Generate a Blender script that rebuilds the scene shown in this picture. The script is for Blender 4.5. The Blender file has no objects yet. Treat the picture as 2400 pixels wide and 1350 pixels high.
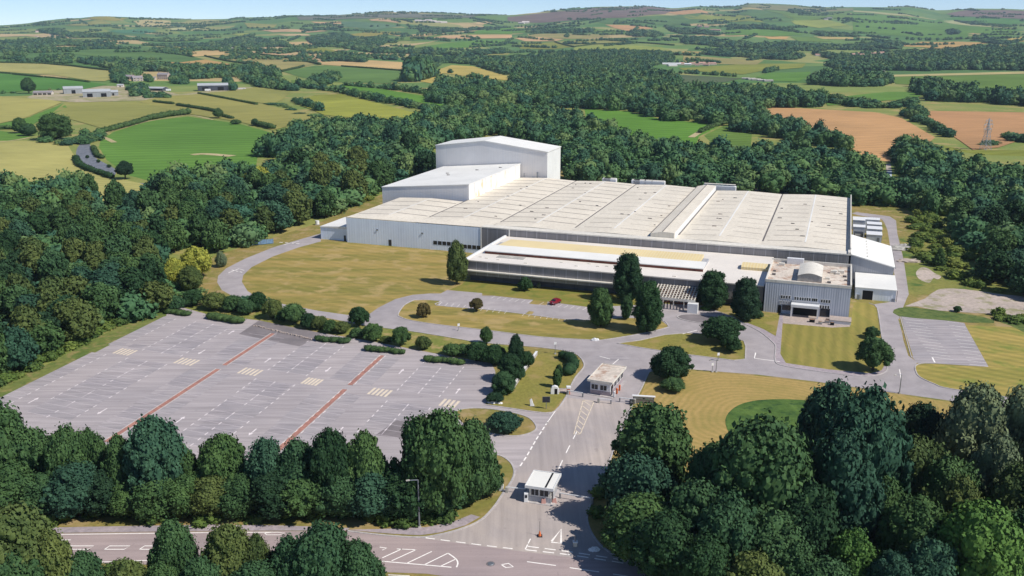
HAZE = 5.0e-5
import bpy, bmesh, math, random
import numpy as np
from mathutils import Vector, Matrix
from mathutils.geometry import delaunay_2d_cdt

random.seed(7); RNG = np.random.default_rng(11)
scene = bpy.context.scene
COL = scene.collection

# ------------------------------------------------------------------ camera model (photo is 2400 x 1350)
EYE = 75.0; FPX = 2140.9; PITCH = math.atan((675 - 73) / FPX)
SP, CP = math.sin(PITCH), math.cos(PITCH)

cam_data = bpy.data.cameras.new("camera")
cam = bpy.data.objects.new("camera", cam_data); COL.objects.link(cam)
cam.location = (0, 0, EYE); cam.rotation_euler = (math.pi / 2 - PITCH, 0, 0)
cam_data.sensor_width = 36; cam_data.lens = 36 * FPX / 2400
cam_data.clip_start = 1; cam_data.clip_end = 40000
scene.camera = cam

def lerp_list(xs, ys, x): return np.interp(x, xs, ys)

def sstep(a, b, x):
    t = np.clip((np.asarray(x, float) - a) / (b - a), 0, 1); return t * t * (3 - 2 * t)

# skyline read off the photo: (px, py)
SKY = [(-900, 60), (-300, 62), (0, 59), (30, 57), (60, 55), (100, 49), (145, 44), (200, 42), (215, 39), (250, 38.5), (300, 41), (360, 46), (430, 49), (530, 48), (560, 44),
       (640, 42), (680, 37), (760, 38), (830, 33), (900, 30), (960, 31), (1060, 33), (1200, 37), (1260, 32), (1330, 23), (1400, 17.5), (1520, 15),
       (1580, 20), (1640, 14.5), (1690, 18), (1720, 17), (1755, 10), (1800, 10.5), (1860, 13), (1910, 18), (2000, 19), (2060, 21), (2090, 22), (2125, 20.5),
       (2170, 26), (2200, 28), (2240, 25), (2290, 22), (2360, 22), (2400, 24), (2700, 30), (3300, 40)]
DR = 8200.0
_th, _hh = [], []
for px, py in SKY:
    a = (px - 1200) / FPX; v = (675 - py) / FPX
    hy = CP + v * SP; hz = -SP + v * CP
    _th.append(math.atan2(a, hy)); _hh.append(EYE + DR * hz / math.hypot(a, hy))

def terrain(x, y):
    x = np.asarray(x, float); y = np.asarray(y, float)
    d = np.hypot(x, y); th = np.arctan2(x, y)
    ridge = np.interp(th, _th, _hh)
    rise = 0.16 * sstep(1800, 4300, d) + 0.84 * sstep(3300, DR, d)
    z = ridge * rise
    amp = sstep(950, 2600, d) * (1 - 0.85 * sstep(6800, 8200, d))
    und = 7 * np.sin(x / 430 + 1.3) * np.sin(y / 520 + .4) + 5 * np.sin(x / 210 - y / 340 + 2.1) + 6 * np.sin((x + y) / 800 + .7)
    z = z + amp * und * np.clip(d / 3500, .35, 1.5)
    z = z - 160 * sstep(DR + 300, DR + 3500, d)
    return z

def rays(px, py):
    px = np.asarray(px, float); py = np.asarray(py, float)
    v = (675 - py) / FPX
    return (px - 1200) / FPX, CP + v * SP, -SP + v * CP

def unproject(px, py, h=0.0):
    """photo pixel -> world point on the terrain raised by h (vectorised march + bisection)"""
    dx, dy, dz = rays(px, py)
    t = np.full(dx.shape, 60.0); lo = t.copy(); hi = np.full(dx.shape, np.nan)
    live = np.ones(dx.shape, bool)
    while live.any() and t.max() < 16000:
        nt = t * 1.012 + .5
        below = (EYE + dz * nt) < terrain(dx * nt, dy * nt) + h
        newhit = live & below
        lo[newhit] = t[newhit]; hi[newhit] = nt[newhit]; live &= ~below
        t = nt
    miss = np.isnan(hi); hi[miss] = 8000.0; lo[miss] = 8000.0
    for _ in range(26):
        m = .5 * (lo + hi)
        b = (EYE + dz * m) < terrain(dx * m, dy * m) + h
        hi = np.where(b, m, hi); lo = np.where(b, lo, m)
    return dx * hi, dy * hi

def at(px, py, h=0.0):
    """pixel on the flat ground (or the plane z = h), fast"""
    v = (675 - py) / FPX; t = (EYE - h) / (SP - v * CP)
    return ((px - 1200) / FPX * t, t * (CP + v * SP))

def at_t(px, py, h=0.0):
    a, b = unproject(np.array([px]), np.array([py]), h); return float(a[0]), float(b[0])

def mpp(px, py, h=0.0):
    x, y = at_t(px, py, h); return (y * CP + (EYE - float(terrain(x, y)) - h) * SP) / FPX

# ------------------------------------------------------------------ naming / tagging
def tag(o, label=None, cat=None, group=None, kind=None):
    if label: o["label"] = label
    if cat: o["category"] = cat
    if group: o["group"] = group
    if kind: o["kind"] = kind
    return o

def empty(name, loc=(0, 0, 0), rz=0.0):
    o = bpy.data.objects.new(name, None); COL.objects.link(o)
    o.location = loc; o.rotation_euler = (0, 0, rz); o.empty_display_size = .5
    return o

# ------------------------------------------------------------------ mesh builder
class MB:
    def __init__(self): self.v = []; self.f = []; self.m = []
    def add(self, verts, faces, mi=0):
        n = len(self.v); self.v += [tuple(p) for p in verts]
        for fc in faces: self.f.append(tuple(i + n for i in fc)); self.m.append(mi)
        return self
    def box(self, x0, x1, y0, y1, z0, z1, mi=0, rz=0, c=(0, 0)):
        vs = [(x, y, z) for z in (z0, z1) for y in (y0, y1) for x in (x0, x1)]
        if rz:
            ca, sa = math.cos(rz), math.sin(rz)
            vs = [(c[0] + (x - c[0]) * ca - (y - c[1]) * sa, c[1] + (x - c[0]) * sa + (y - c[1]) * ca, z) for x, y, z in vs]
        return self.add(vs, [(0, 2, 3, 1), (4, 5, 7, 6), (0, 1, 5, 4), (2, 6, 7, 3), (0, 4, 6, 2), (1, 3, 7, 5)], mi)
    def hexa(self, lo, hi, mi=0):
        """8 corners: lo 4 (ccw from above) and hi 4 above them"""
        return self.add(list(lo) + list(hi), [(3, 2, 1, 0), (4, 5, 6, 7), (0, 1, 5, 4), (1, 2, 6, 5), (2, 3, 7, 6), (3, 0, 4, 7)], mi)
    def prism(self, prof, y0, y1, axis='y', mi=0):
        """closed profile of (a, z) swept along axis"""
        n = len(prof)
        if axis == 'y': A = [(a, y0, z) for a, z in prof]; B = [(a, y1, z) for a, z in prof]
        else: A = [(y0, a, z) for a, z in prof]; B = [(y1, a, z) for a, z in prof]
        fs = [tuple(range(n)), tuple(range(2 * n - 1, n - 1, -1))] + [(i, i + n, (i + 1) % n + n, (i + 1) % n) for i in range(n)]
        return self.add(A + B, fs, mi)
    def tube(self, p0, p1, r0, r1=None, n=8, mi=0, cap=True):
        r1 = r0 if r1 is None else r1
        p0, p1 = Vector(p0), Vector(p1); d = (p1 - p0).normalized()
        a = d.orthogonal().normalized(); b = d.cross(a)
        vs = []
        for p, r in ((p0, r0), (p1, r1)):
            for i in range(n):
                t = 2 * math.pi * i / n; vs.append(p + a * (r * math.cos(t)) + b * (r * math.sin(t)))
        fs = [(i, (i + 1) % n, n + (i + 1) % n, n + i) for i in range(n)]
        if cap: fs += [tuple(range(n - 1, -1, -1)), tuple(range(n, 2 * n))]
        return self.add(vs, fs, mi)
    def quad(self, a, b, c, d, mi=0): return self.add([a, b, c, d], [(0, 1, 2, 3)], mi)
    def build(self, name, mats, parent=None, smooth=False, bevel=0):
        me = bpy.data.meshes.new(name); me.from_pydata(self.v, [], self.f)
        bm = bmesh.new(); bm.from_mesh(me); bmesh.ops.recalc_face_normals(bm, faces=bm.faces); bm.to_mesh(me); bm.free()
        if not isinstance(mats, (list, tuple)): mats = [mats]
        for mt in mats: me.materials.append(mt)
        if len(mats) > 1: me.polygons.foreach_set("material_index", self.m)
        if smooth: me.shade_smooth()
        o = bpy.data.objects.new(name, me); COL.objects.link(o)
        if parent: o.parent = parent
        if bevel:
            b = o.modifiers.new("bevel", 'BEVEL'); b.width = bevel; b.segments = 2; b.limit_method = 'ANGLE'
        return o

def catmull(pts, closed=True, n=6):
    P = [Vector((p[0], p[1])) for p in pts]; N = len(P); out = []
    rng = range(N if closed else N - 1)
    for i in rng:
        p1, p2 = P[i], P[(i + 1) % N]
        p0 = P[i - 1] if (closed or i > 0) else p1 * 2 - p2
        p3 = P[(i + 2) % N] if (closed or i + 2 < N) else p2 * 2 - p1
        for k in range(n):
            t = k / n
            out.append(.5 * ((2 * p1) + (p2 - p0) * t + (2 * p0 - 5 * p1 + 4 * p2 - p3) * t * t + (3 * p1 - p0 - 3 * p2 + p3) * t ** 3))
    if not closed: out.append(P[-1])
    return [(p.x, p.y) for p in out]

def sheet(name, world, z, mat, kind='structure', drape=0.0, cell=None, parent=None):
    """a flat (or terrain-draped) sheet from a world outline"""
    pts = [Vector((p[0], p[1])) for p in world]; n = len(pts)
    vs = list(pts)
    if cell:
        W = np.array([(p.x, p.y) for p in pts]); x0, y0 = W.min(0); x1, y1 = W.max(0)
        gx, gy = np.meshgrid(np.arange(x0 + cell / 2, x1, cell), np.arange(y0 + cell / 2, y1, cell))
        q = np.stack([gx.ravel(), gy.ravel()], 1); ins = inside(q, W)
        vs += [Vector((a, b)) for a, b in q[ins]]
    r = delaunay_2d_cdt(vs, [], [list(range(n))], 1, 1e-4)
    V = [(p.x, p.y, z + (float(terrain(p.x, p.y)) if drape else 0)) for p in r[0]]
    me = bpy.data.meshes.new(name); me.from_pydata(V, [], [list(f) for f in r[2]])
    bm = bmesh.new(); bm.from_mesh(me)
    for f in bm.faces:
        if f.normal.z < 0: f.normal_flip()
    bm.to_mesh(me); bm.free()
    me.materials.append(mat)
    o = bpy.data.objects.new(name, me); COL.objects.link(o)
    if kind: o["kind"] = kind
    return o

def inside(q, W):
    x, y = q[:, 0], q[:, 1]; ins = np.zeros(len(q), bool); n = len(W); j = n - 1
    for i in range(n):
        xi, yi = W[i]; xj, yj = W[j]
        c = ((yi > y) != (yj > y)) & (x < (xj - xi) * (y - yi) / (yj - yi + 1e-12) + xi)
        ins ^= c; j = i
    return ins

def px_world(pts, h=0.0, flat=True):
    if flat: return [at(a, b, h) for a, b in pts]
    P = np.array(pts, float); x, y = unproject(P[:, 0], P[:, 1], h); return list(zip(x.tolist(), y.tolist()))

def strip(name, line, width, z, mat, kind='structure', dash=None, mb=None, height=0.0):
    """ribbon along a world polyline; dash = (on, off); height > 0 makes it a solid kerb"""
    own = mb is None; mb = mb or MB()
    P = [Vector((p[0], p[1])) for p in line]
    segs = []
    if dash:
        on, off = dash; pos = 0.0; L = [0]
        for a, b in zip(P, P[1:]): L.append(L[-1] + (b - a).length)
        def pt(s):
            for i in range(len(P) - 1):
                if s <= L[i + 1]: return P[i].lerp(P[i + 1], (s - L[i]) / max(1e-6, L[i + 1] - L[i]))
            return P[-1]
        while pos + on <= L[-1] + 1e-6: segs.append([pt(pos), pt(pos + on)]); pos += on + off
    else: segs = [P]
    for S in segs:
        Lf, Rt = [], []
        for i, p in enumerate(S):
            t = (S[min(i + 1, len(S) - 1)] - S[max(i - 1, 0)]).normalized(); nn = Vector((-t.y, t.x)) * width / 2
            Lf.append(p + nn); Rt.append(p - nn)
        for i in range(len(S) - 1):
            a, b, c, d = Rt[i], Rt[i + 1], Lf[i + 1], Lf[i]
            if height: mb.hexa([(q.x, q.y, z) for q in (a, b, c, d)], [(q.x, q.y, z + height) for q in (a, b, c, d)])
            else: mb.quad(*[(q.x, q.y, z) for q in (a, b, c, d)])
    if own:
        o = mb.build(name, mat)
        if kind: o["kind"] = kind
        return o
    return mb
# ------------------------------------------------------------------ materials
def lin(c): return tuple(((v / 255) / 12.92 if v / 255 <= .04045 else ((v / 255 + .055) / 1.055) ** 2.4) for v in c)
def rgba(c, k=1.0): r = lin(c); return (r[0] * k, r[1] * k, r[2] * k, 1)
KG = 0.86   # photo surface colour -> base colour for sunlit ground

class NT:
    def __init__(self, name):
        self.m = bpy.data.materials.new(name); self.m.use_nodes = True; self.t = self.m.node_tree; self.t.nodes.clear()
        self.out = self.n('ShaderNodeOutputMaterial'); self.b = self.n('ShaderNodeBsdfPrincipled')
        self.l(self.b.outputs[0], self.out.inputs[0]); self.b.inputs['Roughness'].default_value = .85
        self.b.inputs['Specular IOR Level'].default_value = .2
    def n(self, t, **k):
        x = self.t.nodes.new(t)
        for a, b in k.items(): setattr(x, a, b)
        return x
    def l(self, a, b): self.t.links.new(a, b)
    def pos(self, scale=(1, 1, 1), rz=0.0, obj=False):
        g = self.n('ShaderNodeTexCoord') if obj else self.n('ShaderNodeNewGeometry')
        mp = self.n('ShaderNodeMapping'); mp.inputs['Scale'].default_value = scale; mp.inputs['Rotation'].default_value = (0, 0, rz)
        self.l(g.outputs['Object'] if obj else g.outputs['Position'], mp.inputs[0]); return mp.outputs[0]
    def noise(self, vec, scale, detail=4, rough=.55, dist=0.0):
        x = self.n('ShaderNodeTexNoise'); x.inputs['Scale'].default_value = scale; x.inputs['Detail'].default_value = detail
        x.inputs['Roughness'].default_value = rough; x.inputs['Distortion'].default_value = dist
        self.l(vec, x.inputs['Vector']); return x.outputs['Fac']
    def ramp(self, fac, stops):
        r = self.n('ShaderNodeValToRGB'); e = r.color_ramp.elements
        while len(e) < len(stops): e.new(.5)
        for i, (p, c) in enumerate(stops): e[i].position = p; e[i].color = c if len(c) == 4 else (*c, 1)
        self.l(fac, r.inputs[0]); return r.outputs[0]
    def mix(self, a, b, fac, mode='MIX'):
        x = self.n('ShaderNodeMix', data_type='RGBA', blend_type=mode)
        for s, i in ((fac, 0), (a, 6), (b, 7)):
            if hasattr(s, 'is_linked') or hasattr(s, 'links'): self.l(s, x.inputs[i])
            else: x.inputs[i].default_value = s
        return x.outputs[2]
    def bump(self, h, strength=.3, dist=.1):
        x = self.n('ShaderNodeBump'); x.inputs['Strength'].default_value = strength; x.inputs['Distance'].default_value = dist
        self.l(h, x.inputs['Height']); self.l(x.outputs[0], self.b.inputs['Normal'])
    def color(self, s):
        if hasattr(s, 'links'): self.l(s, self.b.inputs['Base Color'])
        else: self.b.inputs['Base Color'].default_value = s
        return self

def mottled(name, c1, c2, s1=.05, s2=1.2, c3=None, stretch=(1, 1, 1), rz=0.0, k=KG, rough=.9, lo=.35, hi=.65, bump=0.0):
    t = NT(name); p = t.pos(stretch, rz)
    big = t.noise(p, s1, 3, .6, .4); fine = t.noise(p, s2, 5, .65)
    a = t.ramp(big, [(lo, rgba(c1, k)), (hi, rgba(c2, k))])
    f = t.ramp(fine, [(.3, (.76, .78, .76, 1)), (.7, (1.2, 1.2, 1.18, 1))])
    c = t.mix(a, f, 1.0, 'MULTIPLY')
    if c3:
        m = t.ramp(t.noise(t.pos(), s1 * 2.7, 4, .6), [(.52, (0, 0, 0, 1)), (.64, (1, 1, 1, 1))]); c = t.mix(c, rgba(c3, k), m)
    t.color(c); t.b.inputs['Roughness'].default_value = rough
    if bump: t.bump(fine, bump, .15)
    return t.m

def plain(name, c, k=1.0, rough=.6, metal=0.0, spec=.3, var=.06, scale=3.0):
    t = NT(name); p = t.pos(); f = t.noise(p, scale, 4)
    c0 = rgba(c, k)
    t.color(t.ramp(f, [(.3, tuple(x * (1 - var) for x in c0[:3]) + (1,)), (.7, tuple(x * (1 + var) for x in c0[:3]) + (1,))]))
    t.b.inputs['Roughness'].default_value = rough; t.b.inputs['Metallic'].default_value = metal; t.b.inputs['Specular IOR Level'].default_value = spec
    return t.m

def cladding(name, c, along=(1, 0), pitch=.6, k=1.0, dirt=.12, streak=None, rough=.55, amp=.25, dirtcol=(110, 105, 95)):
    """profiled metal sheet: ribs across 'along' (local x,y dir), weather streaks; object coordinates"""
    t = NT(name); p = t.pos(obj=True)
    sx = t.n('ShaderNodeVectorMath', operation='DOT_PRODUCT'); t.l(p, sx.inputs[0]); sx.inputs[1].default_value = (along[0], along[1], 0)
    ml = t.n('ShaderNodeMath', operation='MULTIPLY'); t.l(sx.outputs['Value'], ml.inputs[0]); ml.inputs[1].default_value = 2 * math.pi / pitch
    sn = t.n('ShaderNodeMath', operation='SINE'); t.l(ml.outputs[0], sn.inputs[0])
    t.bump(sn.outputs[0], amp, .03)
    st = t.noise(t.pos((1.2, 1.2, .06), obj=True), 1.0, 4, .6); big = t.noise(t.pos((1, 1, 1), obj=True), .07, 4, .6)
    c0 = rgba(c, k)
    base = t.ramp(big, [(.35, tuple(x * .93 for x in c0[:3]) + (1,)), (.65, tuple(min(1, x * 1.05) for x in c0[:3]) + (1,))])
    m = t.ramp(st, [(.45, (0, 0, 0, 1)), (.8, (dirt * 2,) * 3 + (1,))])
    cc = t.mix(base, rgba(dirtcol, k), m)
    if streak: # periodic pale seams
        p2 = t.n('ShaderNodeMath', operation='MULTIPLY'); t.l(sx.outputs['Value'], p2.inputs[0]); p2.inputs[1].default_value = 1 / streak[0]
        fr = t.n('ShaderNodeMath', operation='FRACT'); t.l(p2.outputs[0], fr.inputs[0])
        lt = t.n('ShaderNodeMath', operation='LESS_THAN'); t.l(fr.outputs[0], lt.inputs[0]); lt.inputs[1].default_value = streak[1] / streak[0]
        mm = t.n('ShaderNodeMath', operation='MULTIPLY'); t.l(lt.outputs[0], mm.inputs[0]); mm.inputs[1].default_value = .55
        cc = t.mix(cc, rgba(streak[2], k), mm.outputs[0])
    t.color(cc); t.b.inputs['Roughness'].default_value = rough
    return t.m

def foliage(name, stops, stuff=False, k=1.1):
    t = NT(name); p = t.pos()
    if stuff:
        a = t.n('ShaderNodeAttribute'); a.attribute_name = 'tint'; tint = a.outputs['Fac']
    else:
        a = t.n('ShaderNodeObjectInfo'); tint = a.outputs['Random']
    c = t.ramp(tint, [(i / (len(stops) - 1), tuple(a * b for a, b in zip(rgba(s, k), (1.18, 1.02, .95, 1)))) for i, s in enumerate(stops)])
    n1 = t.noise(p, .45, 4, .65); n2 = t.noise(p, 2.6, 3, .6)
    c = t.mix(c, t.ramp(n1, [(.3, (.62, .72, .70, 1)), (.7, (1.35, 1.28, 1.1, 1))]), 1.0, 'MULTIPLY')
    c = t.mix(c, t.ramp(n2, [(.3, (.82, .84, .82, 1)), (.7, (1.18, 1.17, 1.15, 1))]), 1.0, 'MULTIPLY')
    t.color(c); t.b.inputs['Roughness'].default_value = .75; t.b.inputs['Specular IOR Level'].default_value = .12
    return t.m

def field_mat(name, c, rz=0.0, k=KG, rows=0.0, var=.09):
    t = NT(name); c0 = rgba(c, k)
    p = t.pos((.35, 1, 1), rz); big = t.noise(t.pos(), .006, 4, .6, .6); fine = t.noise(p, .09, 5, .65)
    a = t.ramp(big, [(.3, tuple(x * (1 - 2 * var) for x in c0[:3]) + (1,)), (.7, (c0[0] * (1 + 2 * var), c0[1] * (1 + 1.3 * var), c0[2] * (1 + var), 1))])
    f = t.ramp(fine, [(.3, (1 - var,) * 3 + (1,)), (.7, (1 + var,) * 3 + (1,))])
    cc = t.mix(a, f, 1.0, 'MULTIPLY')
    if rows:
        w = t.n('ShaderNodeTexWave'); w.inputs['Scale'].default_value = rows; w.inputs['Distortion'].default_value = 1.5; w.inputs['Detail'].default_value = 2
        t.l(t.pos((1, 1, 1), rz + math.pi / 2), w.inputs['Vector'])
        cc = t.mix(cc, t.ramp(w.outputs['Fac'], [(.2, (.9, .9, .88, 1)), (.8, (1.08, 1.08, 1.05, 1))]), 1.0, 'MULTIPLY')
    t.color(cc); t.b.inputs['Roughness'].default_value = .95; t.b.inputs['Specular IOR Level'].default_value = .05
    return t.m

M = {}
M['meadow'] = mottled('meadow', (150, 148, 84), (118, 136, 66), .012, .5, (168, 152, 96))
M['lawn'] = mottled('lawn_dry', (166, 144, 84), (136, 128, 66), .05, .55, (172, 150, 98), stretch=(.45, 2.8, 1), rz=.35, bump=.3, lo=.4, hi=.6)
M['lawn_green'] = mottled('lawn_green', (132, 130, 64), (148, 136, 72), .06, .9, (158, 140, 86), stretch=(1.6, 1, 1), rz=.3)
M['rough_grass'] = mottled('rough_grass', (104, 124, 58), (148, 138, 76), .05, .7, (84, 108, 50), bump=.5)
M['weeds'] = mottled('green_bed', (72, 100, 46), (92, 118, 56), .16, .9, (58, 86, 44), bump=1.0)
M['verge'] = mottled('verge', (158, 136, 84), (124, 124, 62), .07, 1.1, (168, 146, 104))
M['gravel'] = mottled('gravel_yard', (196, 180, 170), (178, 164, 156), .08, 1.0, (150, 146, 112))
M['soil'] = mottled('bare_soil', (176, 140, 118), (150, 120, 100), .1, .8)
M['paving'] = mottled('paving', (192, 174, 164), (178, 164, 158), .2, 1.5)
M['kerb'] = mottled('kerb_stone', (196, 188, 186), (178, 172, 174), .3, 2.0)
M['pavement'] = mottled('footway', (178, 164, 168), (164, 153, 160), .1, 1.2)
M['pond'] = mottled('pond_mud', (112, 114, 122), (134, 136, 144), .25, .6, (98, 104, 104), rough=.6)

def asphalt(name, c1, c2, stretch=(1, 1, 1), rz=0.0, s1=.05, streak=.5):
    t = NT(name)
    a = t.ramp(t.noise(t.pos(), s1, 4, .6, .5), [(.33, tuple(v * q for v, q in zip(rgba(c1, KG), (.93, .95, .91, 1)))), (.67, tuple(v * q for v, q in zip(rgba(c2, KG), (.9, .92, .88, 1))))])
    st = t.noise(t.pos(stretch, rz), 1.0, 4, .6)
    a = t.mix(a, t.ramp(st, [(.3, (1 - .16 * streak * 2,) * 3 + (1,)), (.7, (1 + .08 * streak * 2,) * 3 + (1,))]), 1.0, 'MULTIPLY')
    fine = t.noise(t.pos(), 4.0, 3, .7)
    a = t.mix(a, t.ramp(fine, [(.3, (.94, .94, .94, 1)), (.7, (1.05, 1.05, 1.05, 1))]), 1.0, 'MULTIPLY')
    spots = t.ramp(t.noise(t.pos(), .55, 2, .5), [(.68, (1, 1, 1, 1)), (.74, (.78, .78, .8, 1))])
    a = t.mix(a, spots, .6, 'MULTIPLY')
    t.color(a); t.b.inputs['Roughness'].default_value = .85
    return t.m
AZL = math.radians(13.5); AZF = math.radians(19.7)
M['asphalt'] = asphalt('asphalt', (188, 177, 180), (174, 165, 170), (.25, .25, 1), 0, .04)
M['asphalt_lot'] = asphalt('asphalt_car_park', (193, 181, 184), (180, 170, 175), (.05, .9, 1), AZL + .14, .035, .7)
M['asphalt_bay'] = asphalt('asphalt_bays', (188, 177, 181), (172, 164, 170), (.07, 1.1, 1), AZL + .14, .09, .75)
M['asphalt_stain'] = asphalt('asphalt_stain', (180, 170, 175), (168, 160, 167), (.07, 1.1, 1), AZL + .14, .15, .8)
M['asphalt_dark'] = asphalt('asphalt_patch', (134, 126, 130), (146, 136, 140), (.3, .3, 1), 0, .2)
M['asphalt_road'] = asphalt('asphalt_main_road', (188, 168, 168), (174, 157, 160), (.03, .8, 1), .04, .06, .5)
M['asphalt_gate'] = asphalt('asphalt_gate_road', (204, 188, 182), (178, 167, 169), (.9, .04, 1), .45, .05, .5)
M['paint'] = plain('road_paint', (244, 238, 232), .95, .7, var=.12, scale=2)
M['paint_worn'] = plain('worn_road_paint', (226, 216, 216), .95, .8, var=.12, scale=1.2)
M['paint_cream'] = plain('cream_paint', (228, 212, 190), .85, .7, var=.1, scale=1.5)
M['red_strip'] = mottled('red_gravel', (186, 134, 120), (170, 122, 112), .3, 1.8, (150, 112, 104))
M['steel'] = plain('galvanised_steel', (150, 155, 162), .8, .45, .6)
M['steel_dark'] = plain('dark_steel', (60, 62, 66), .8, .5, .3)
M['white_paint'] = plain('white_painted_metal', (236, 236, 236), .85, .4)
M['glass'] = plain('dark_glass', (36, 42, 52), .8, .12, 0, .5, .2, 1.0)
M['black'] = plain('dark_opening', (20, 20, 24), .7, .7)
M['bark'] = mottled('bark', (92, 80, 68), (70, 62, 54), .8, 4.0)
M['concrete'] = mottled('concrete', (186, 182, 176), (166, 162, 158), .2, 1.5)
M['orange'] = plain('orange_plastic', (212, 110, 60), .9, .5)
M['red_car'] = plain('red_car_paint', (140, 28, 44), .8, .25, .1, .5, .03)
M['tyre'] = plain('tyre_rubber', (28, 28, 30), .8, .8)
# ------------------------------------------------------------------ ground, sky, light
def make_ground():
    az = np.radians(np.linspace(-78, 78, 420)); ds = [30.0]
    while ds[-1] < 9300: ds.append(ds[-1] * 1.021)
    ds = np.array(ds); A, Dd = np.meshgrid(az, ds)
    X = Dd * np.sin(A); Y = Dd * np.cos(A); Z = terrain(X, Y)
    nr, nc = X.shape
    V = np.stack([X, Y, Z], -1).reshape(-1, 3)
    i = np.arange(nr - 1)[:, None] * nc + np.arange(nc - 1)[None, :]
    F = np.stack([i, i + nc, i + nc + 1, i + 1], -1).reshape(-1, 4)[:, ::-1]
    me = bpy.data.meshes.new('ground'); me.from_pydata(V.tolist(), [], F.tolist())
    me.materials.append(M['meadow']); me.materials.append(M['farmland'])
    mid = (Dd[:-1, :-1] > 1250).astype(np.int32).reshape(-1)
    me.polygons.foreach_set('material_index', mid); me.shade_smooth()
    o = bpy.data.objects.new('ground', me); COL.objects.link(o); o['kind'] = 'structure'

# far patchwork: irregular cells of pasture, stubble and rough ground
def farmland():
    t = NT('farmland'); p = t.pos((1, 1, 0))
    wob = t.n('ShaderNodeTexNoise'); wob.inputs['Scale'].default_value = .0022; wob.inputs['Detail'].default_value = 2; t.l(p, wob.inputs['Vector'])
    sc = t.n('ShaderNodeVectorMath', operation='MULTIPLY_ADD'); t.l(wob.outputs['Color'], sc.inputs[0]); sc.inputs[1].default_value = (160, 160, 0); t.l(p, sc.inputs[2])
    v = t.n('ShaderNodeTexVoronoi', feature='F1', distance='MANHATTAN'); v.inputs['Scale'].default_value = .0031; v.inputs['Randomness'].default_value = .9; t.l(sc.outputs[0], v.inputs['Vector'])
    sep = t.n('ShaderNodeSeparateColor'); t.l(v.outputs['Color'], sep.inputs[0])
    cols = [(92, 128, 74), (108, 136, 76), (132, 146, 84), (96, 130, 78), (184, 164, 118), (116, 140, 80), (90, 122, 74), (154, 154, 98), (108, 136, 82), (98, 128, 74)]
    r = t.n('ShaderNodeValToRGB'); r.color_ramp.interpolation = 'CONSTANT'; e = r.color_ramp.elements
    while len(e) < len(cols): e.new(.5)
    for i, c in enumerate(cols): e[i].position = i / len(cols); e[i].color = rgba(c, KG)
    t.l(sep.outputs[0], r.inputs[0])
    n = t.noise(t.pos(), .012, 5, .65)
    c = t.mix(r.outputs[0], t.ramp(n, [(.3, (.8, .84, .8, 1)), (.7, (1.15, 1.12, 1.1, 1))]), 1.0, 'MULTIPLY')
    t.color(c); t.b.inputs['Roughness'].default_value = .95; t.b.inputs['Specular IOR Level'].default_value = .05
    return t.m
M['farmland'] = farmland()
make_ground()

SUN_DIR = Vector((.88, -.475, 0)).normalized(); SUN_EL = math.radians(47)
sd = Vector((SUN_DIR.x * math.cos(SUN_EL), SUN_DIR.y * math.cos(SUN_EL), math.sin(SUN_EL)))
sl = bpy.data.lights.new('sun', 'SUN'); sl.energy = 4.4; sl.angle = math.radians(.55); sl.color = (1, .95, .87)
so = bpy.data.objects.new('sun', sl); COL.objects.link(so)
so.rotation_euler = sd.to_track_quat('Z', 'Y').to_euler()
w = bpy.data.worlds.new('World'); scene.world = w; w.use_nodes = True
wn = w.node_tree; wn.nodes.clear()
sky = wn.nodes.new('ShaderNodeTexSky'); sky.sky_type = 'NISHITA'; sky.sun_disc = False
sky.sun_elevation = SUN_EL; sky.sun_rotation = math.atan2(sd.x, sd.y)
sky.altitude = 5000; sky.air_density = 1.0; sky.dust_density = 0; sky.ozone_density = 3.0
bg = wn.nodes.new('ShaderNodeBackground'); bg.inputs[1].default_value = .123
wo = wn.nodes.new('ShaderNodeOutputWorld'); wn.links.new(sky.outputs[0], bg.inputs[0]); wn.links.new(bg.outputs[0], wo.inputs[0])
scene.view_settings.view_transform = 'Standard'; scene.view_settings.look = 'None'
scene.view_settings.exposure = 0.25; scene.view_settings.gamma = 1.0

# the air: one closed volume of even density round camera and scene
if HAZE > 0:
    hb = MB().box(-9700, 9700, -300, 9700, -260, 400)
    hm = bpy.data.materials.new('haze'); hm.use_nodes = True; hn = hm.node_tree; hn.nodes.clear()
    ho = hn.nodes.new('ShaderNodeOutputMaterial'); pv = hn.nodes.new('ShaderNodeVolumePrincipled')
    pv.inputs['Density'].default_value = HAZE; pv.inputs['Color'].default_value = (.66, .82, 1.0, 1); pv.inputs['Anisotropy'].default_value = .1
    hn.links.new(pv.outputs[0], ho.inputs['Volume'])
    h = hb.build('haze', hm); h['kind'] = 'stuff'

# ------------------------------------------------------------------ site surfaces (flat, traced from the photo)
def area(name, pts, z, mat, smooth=0, kind='structure'):
    Wd = px_world(pts)
    if smooth: Wd = catmull(Wd, True, smooth)
    return sheet(name, Wd, z, M[mat] if isinstance(mat, str) else mat, kind)

def kerb(pts, closed=False, width=.3, h=.12, smooth=5, mat='kerb', name='kerb'):
    Wd = px_world(pts)
    if smooth: Wd = catmull(Wd, closed, smooth)
    if closed: Wd = Wd + Wd[:1]
    return strip(name, Wd, width, 0.0, M[mat], height=h)

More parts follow.
